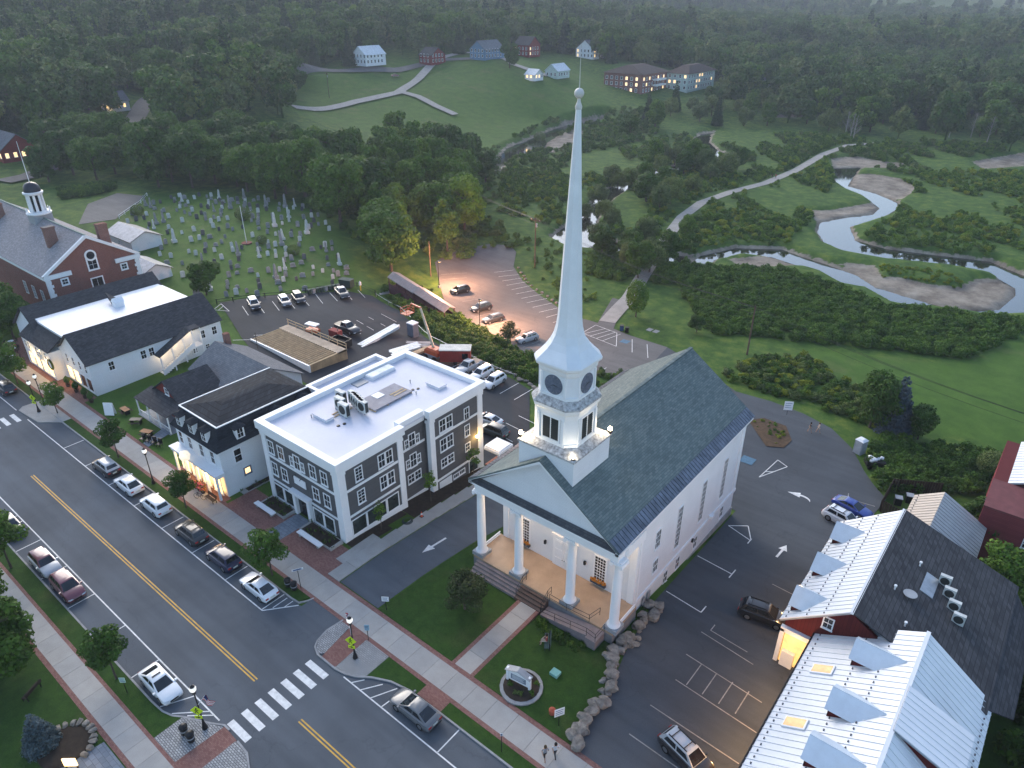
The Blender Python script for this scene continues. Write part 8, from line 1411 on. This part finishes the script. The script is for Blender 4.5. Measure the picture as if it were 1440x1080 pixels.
far_house(-292, 452, 14, 26, 6, 'y', clap, greyshin, 'long white house behind the great pines', 1); far_house(-268, 352, 7, 8, 3, 'x', clap, wr, 'small white cottage at the end of the field lane', 2); far_house(-266, 372, 9, 12, 4, 'y', palegreen, wr, 'pale cottage behind the field lane end'); far_house(-360, 598, 14, 14, 6, 'x', redclap, brownroof, 'brown house with a lit porch on the far slope', 3); far_house(-415, 800, 14, 22, 9, 'x', clap, wr, 'tall white house far up the valley', 3); far_house(-330, 640, 18, 24, 7, 'y', yellowclap, brownroof, 'tan lodge with lit windows up the valley', 3); far_house(-176, 470, 12, 16, 6, 'y', clap, greyshin, 'white house half hidden beyond the brick inn'); far_house(-165, 520, 9, 10, 4, 'x', clap, wr, 'small white shed beyond the valley trees')
far_house(-301, 92, 14, 12, 4, 'x', redclap, greyshin, 'low wooden house with glowing veranda by the road', 5); far_house(-346, 150, 9, 9, 4, 'y', clap, greyshin, 'white cottage with glowing porch by the bridge road', 3); far_house(-325, 183, 6, 6, 3.5, 'x', clap, wr, 'small white gable beyond the bridge road', 0)
for x, y, e in ((-301, 84, 220), (-341, 145, 160), (-268, 346, 60), (-352, 590, 160)): lamp(None, (x, y, hz(x, y) + 2.5), (1, .62, .28), e, .3, name='porch_light')
# brick inn far behind: two wings with window rows
inn = thing('brick_inn', 'long brick inn with hipped roof and lit windows beyond the river', 'inn', (-232, 418, 2)); zi = min(hz(-243, 395), hz(-218, 410), hz(-218, 446)); bri = brickmat('inn_brick', (.22, .08, .06), (.28, .11, .085), (.24, .19, .17), .5, .2, 'XY', msize=.02)
for nm, x0, x1, y0, y1, h, m_ in (('wing', -248, -222, 395, 425, 10.5, bri), ('wing', -222, -208, 425, 462, 9.5, palegreen)):
    o = MB().box(x0, x1, y0, y1, zi - 2, zi + h).obj('wing', m_, inn); xm, ym = (x0 + x1) / 2, (y0 + y1) / 2; q = MB(); e = 1.0; q.rings([[(x0 - e, y0 - e, zi + h), (x1 + e, y0 - e, zi + h), (x1 + e, y1 + e, zi + h), (x0 - e, y1 + e, zi + h)], [(xm - 2, ym - 8, zi + h + 4), (xm + 2, ym - 8, zi + h + 4), (xm + 2, ym + 8, zi + h + 4), (xm - 2, ym + 8, zi + h + 4)]]); q.obj('hipped_roof', brownroof, o)
    for zz in (zi + 1.8, zi + 4.9, zi + 8):
        for k, yy in enumerate(np.arange(y0 + 2, y1 - 1, 3.4)): window(inn, x1, float(yy), zz, 1.3, 1.6, 'R', 2, 2, warmglass if rg.random() < .22 else darkglass, trim, .15)
        for k, xx in enumerate(np.arange(x0 + 2, x1 - 1, 3.4)): window(inn, float(xx), y0, zz, 1.3, 1.6, 'F', 2, 2, warmglass if rg.random() < .22 else darkglass, trim, .15)
for zz in (zi + 3.3, zi + 6.4): MB().box(-222, -219.5, 408, 420, zz, zz + .9).obj('balcony', trim, inn)
# covered road bridge over the river, with deck, trusses and railings
t = thing('bridge', 'steel truss road bridge half hidden in the trees', 'bridge', (-305, 124, 3)); A, B = Vector((-290, 106, 0)), Vector((-318, 137, 0)); u = (B - A).normalized(); nrm = Vector((-u.y, u.x, 0)); zb = hz(-305, 122) + 1.0
for s in (-1, 1):
    a, c = A + nrm * 4.6 * s, B + nrm * 4.6 * s; q = MB(); q.cyl((a.x, a.y, zb + .9), (c.x, c.y, zb + .9), .16, .16, 5); q.cyl((a.x, a.y, zb + .2), (c.x, c.y, zb + .2), .16, .16, 5); n_ = 12
    for i in range(n_ + 1): p = a.lerp(c, i / n_); q.cyl((p.x, p.y, zb), (p.x, p.y, zb + 1.0), .08, .08, 5)
    q.obj('truss', greymet, t)
q = MB(); q.prism([tuple(A + nrm * 4.8) [:2] + (zb - .4,), tuple(A - nrm * 4.8)[:2] + (zb - .4,), tuple(B - nrm * 4.8)[:2] + (zb - .4,), tuple(B + nrm * 4.8)[:2] + (zb - .4,)], (0, 0, .36)); q.obj('deck', asph3, t); q = MB()
for p in (A, B, A.lerp(B, .5)): q.box(p.x - 2.2, p.x + 2.2, p.y - 1, p.y + 1, zb - 7, zb - .4)
q.obj('piers', concrete, t)
t = thing('banner_sign', 'lit roadside sign by the bridge road', 'sign', (-346, 166, hz(-346, 166))); MB().box(-1.2, 1.2, -.15, .15, 1.2, 3.8).obj('panel', emitmat('sign_glow', (1, .85, .6), 1.6), t, True); MB().box(-.2, .2, -.1, .1, 0, 1.2).obj('post', darkwood, t, True)
# ---------------------------------------------------------------- air
hm_ = bpy.data.materials.new('haze_air'); hm_.use_nodes = True; nt = hm_.node_tree; nt.nodes.remove(nt.nodes['Principled BSDF']); pv = nt.nodes.new('ShaderNodeVolumePrincipled'); pv.inputs['Color'].default_value = (.75, .83, .95, 1); pv.inputs['Density'].default_value = .00022; pv.inputs['Anisotropy'].default_value = .2; nt.links.new(pv.outputs[0], nt.nodes['Material Output'].inputs['Volume'])
hb = MB().box(-2650, 850, -170, 3650, -60, 320).obj('haze', hm_); tag(hb, 'thin bluish evening air over the valley', kind='stuff')
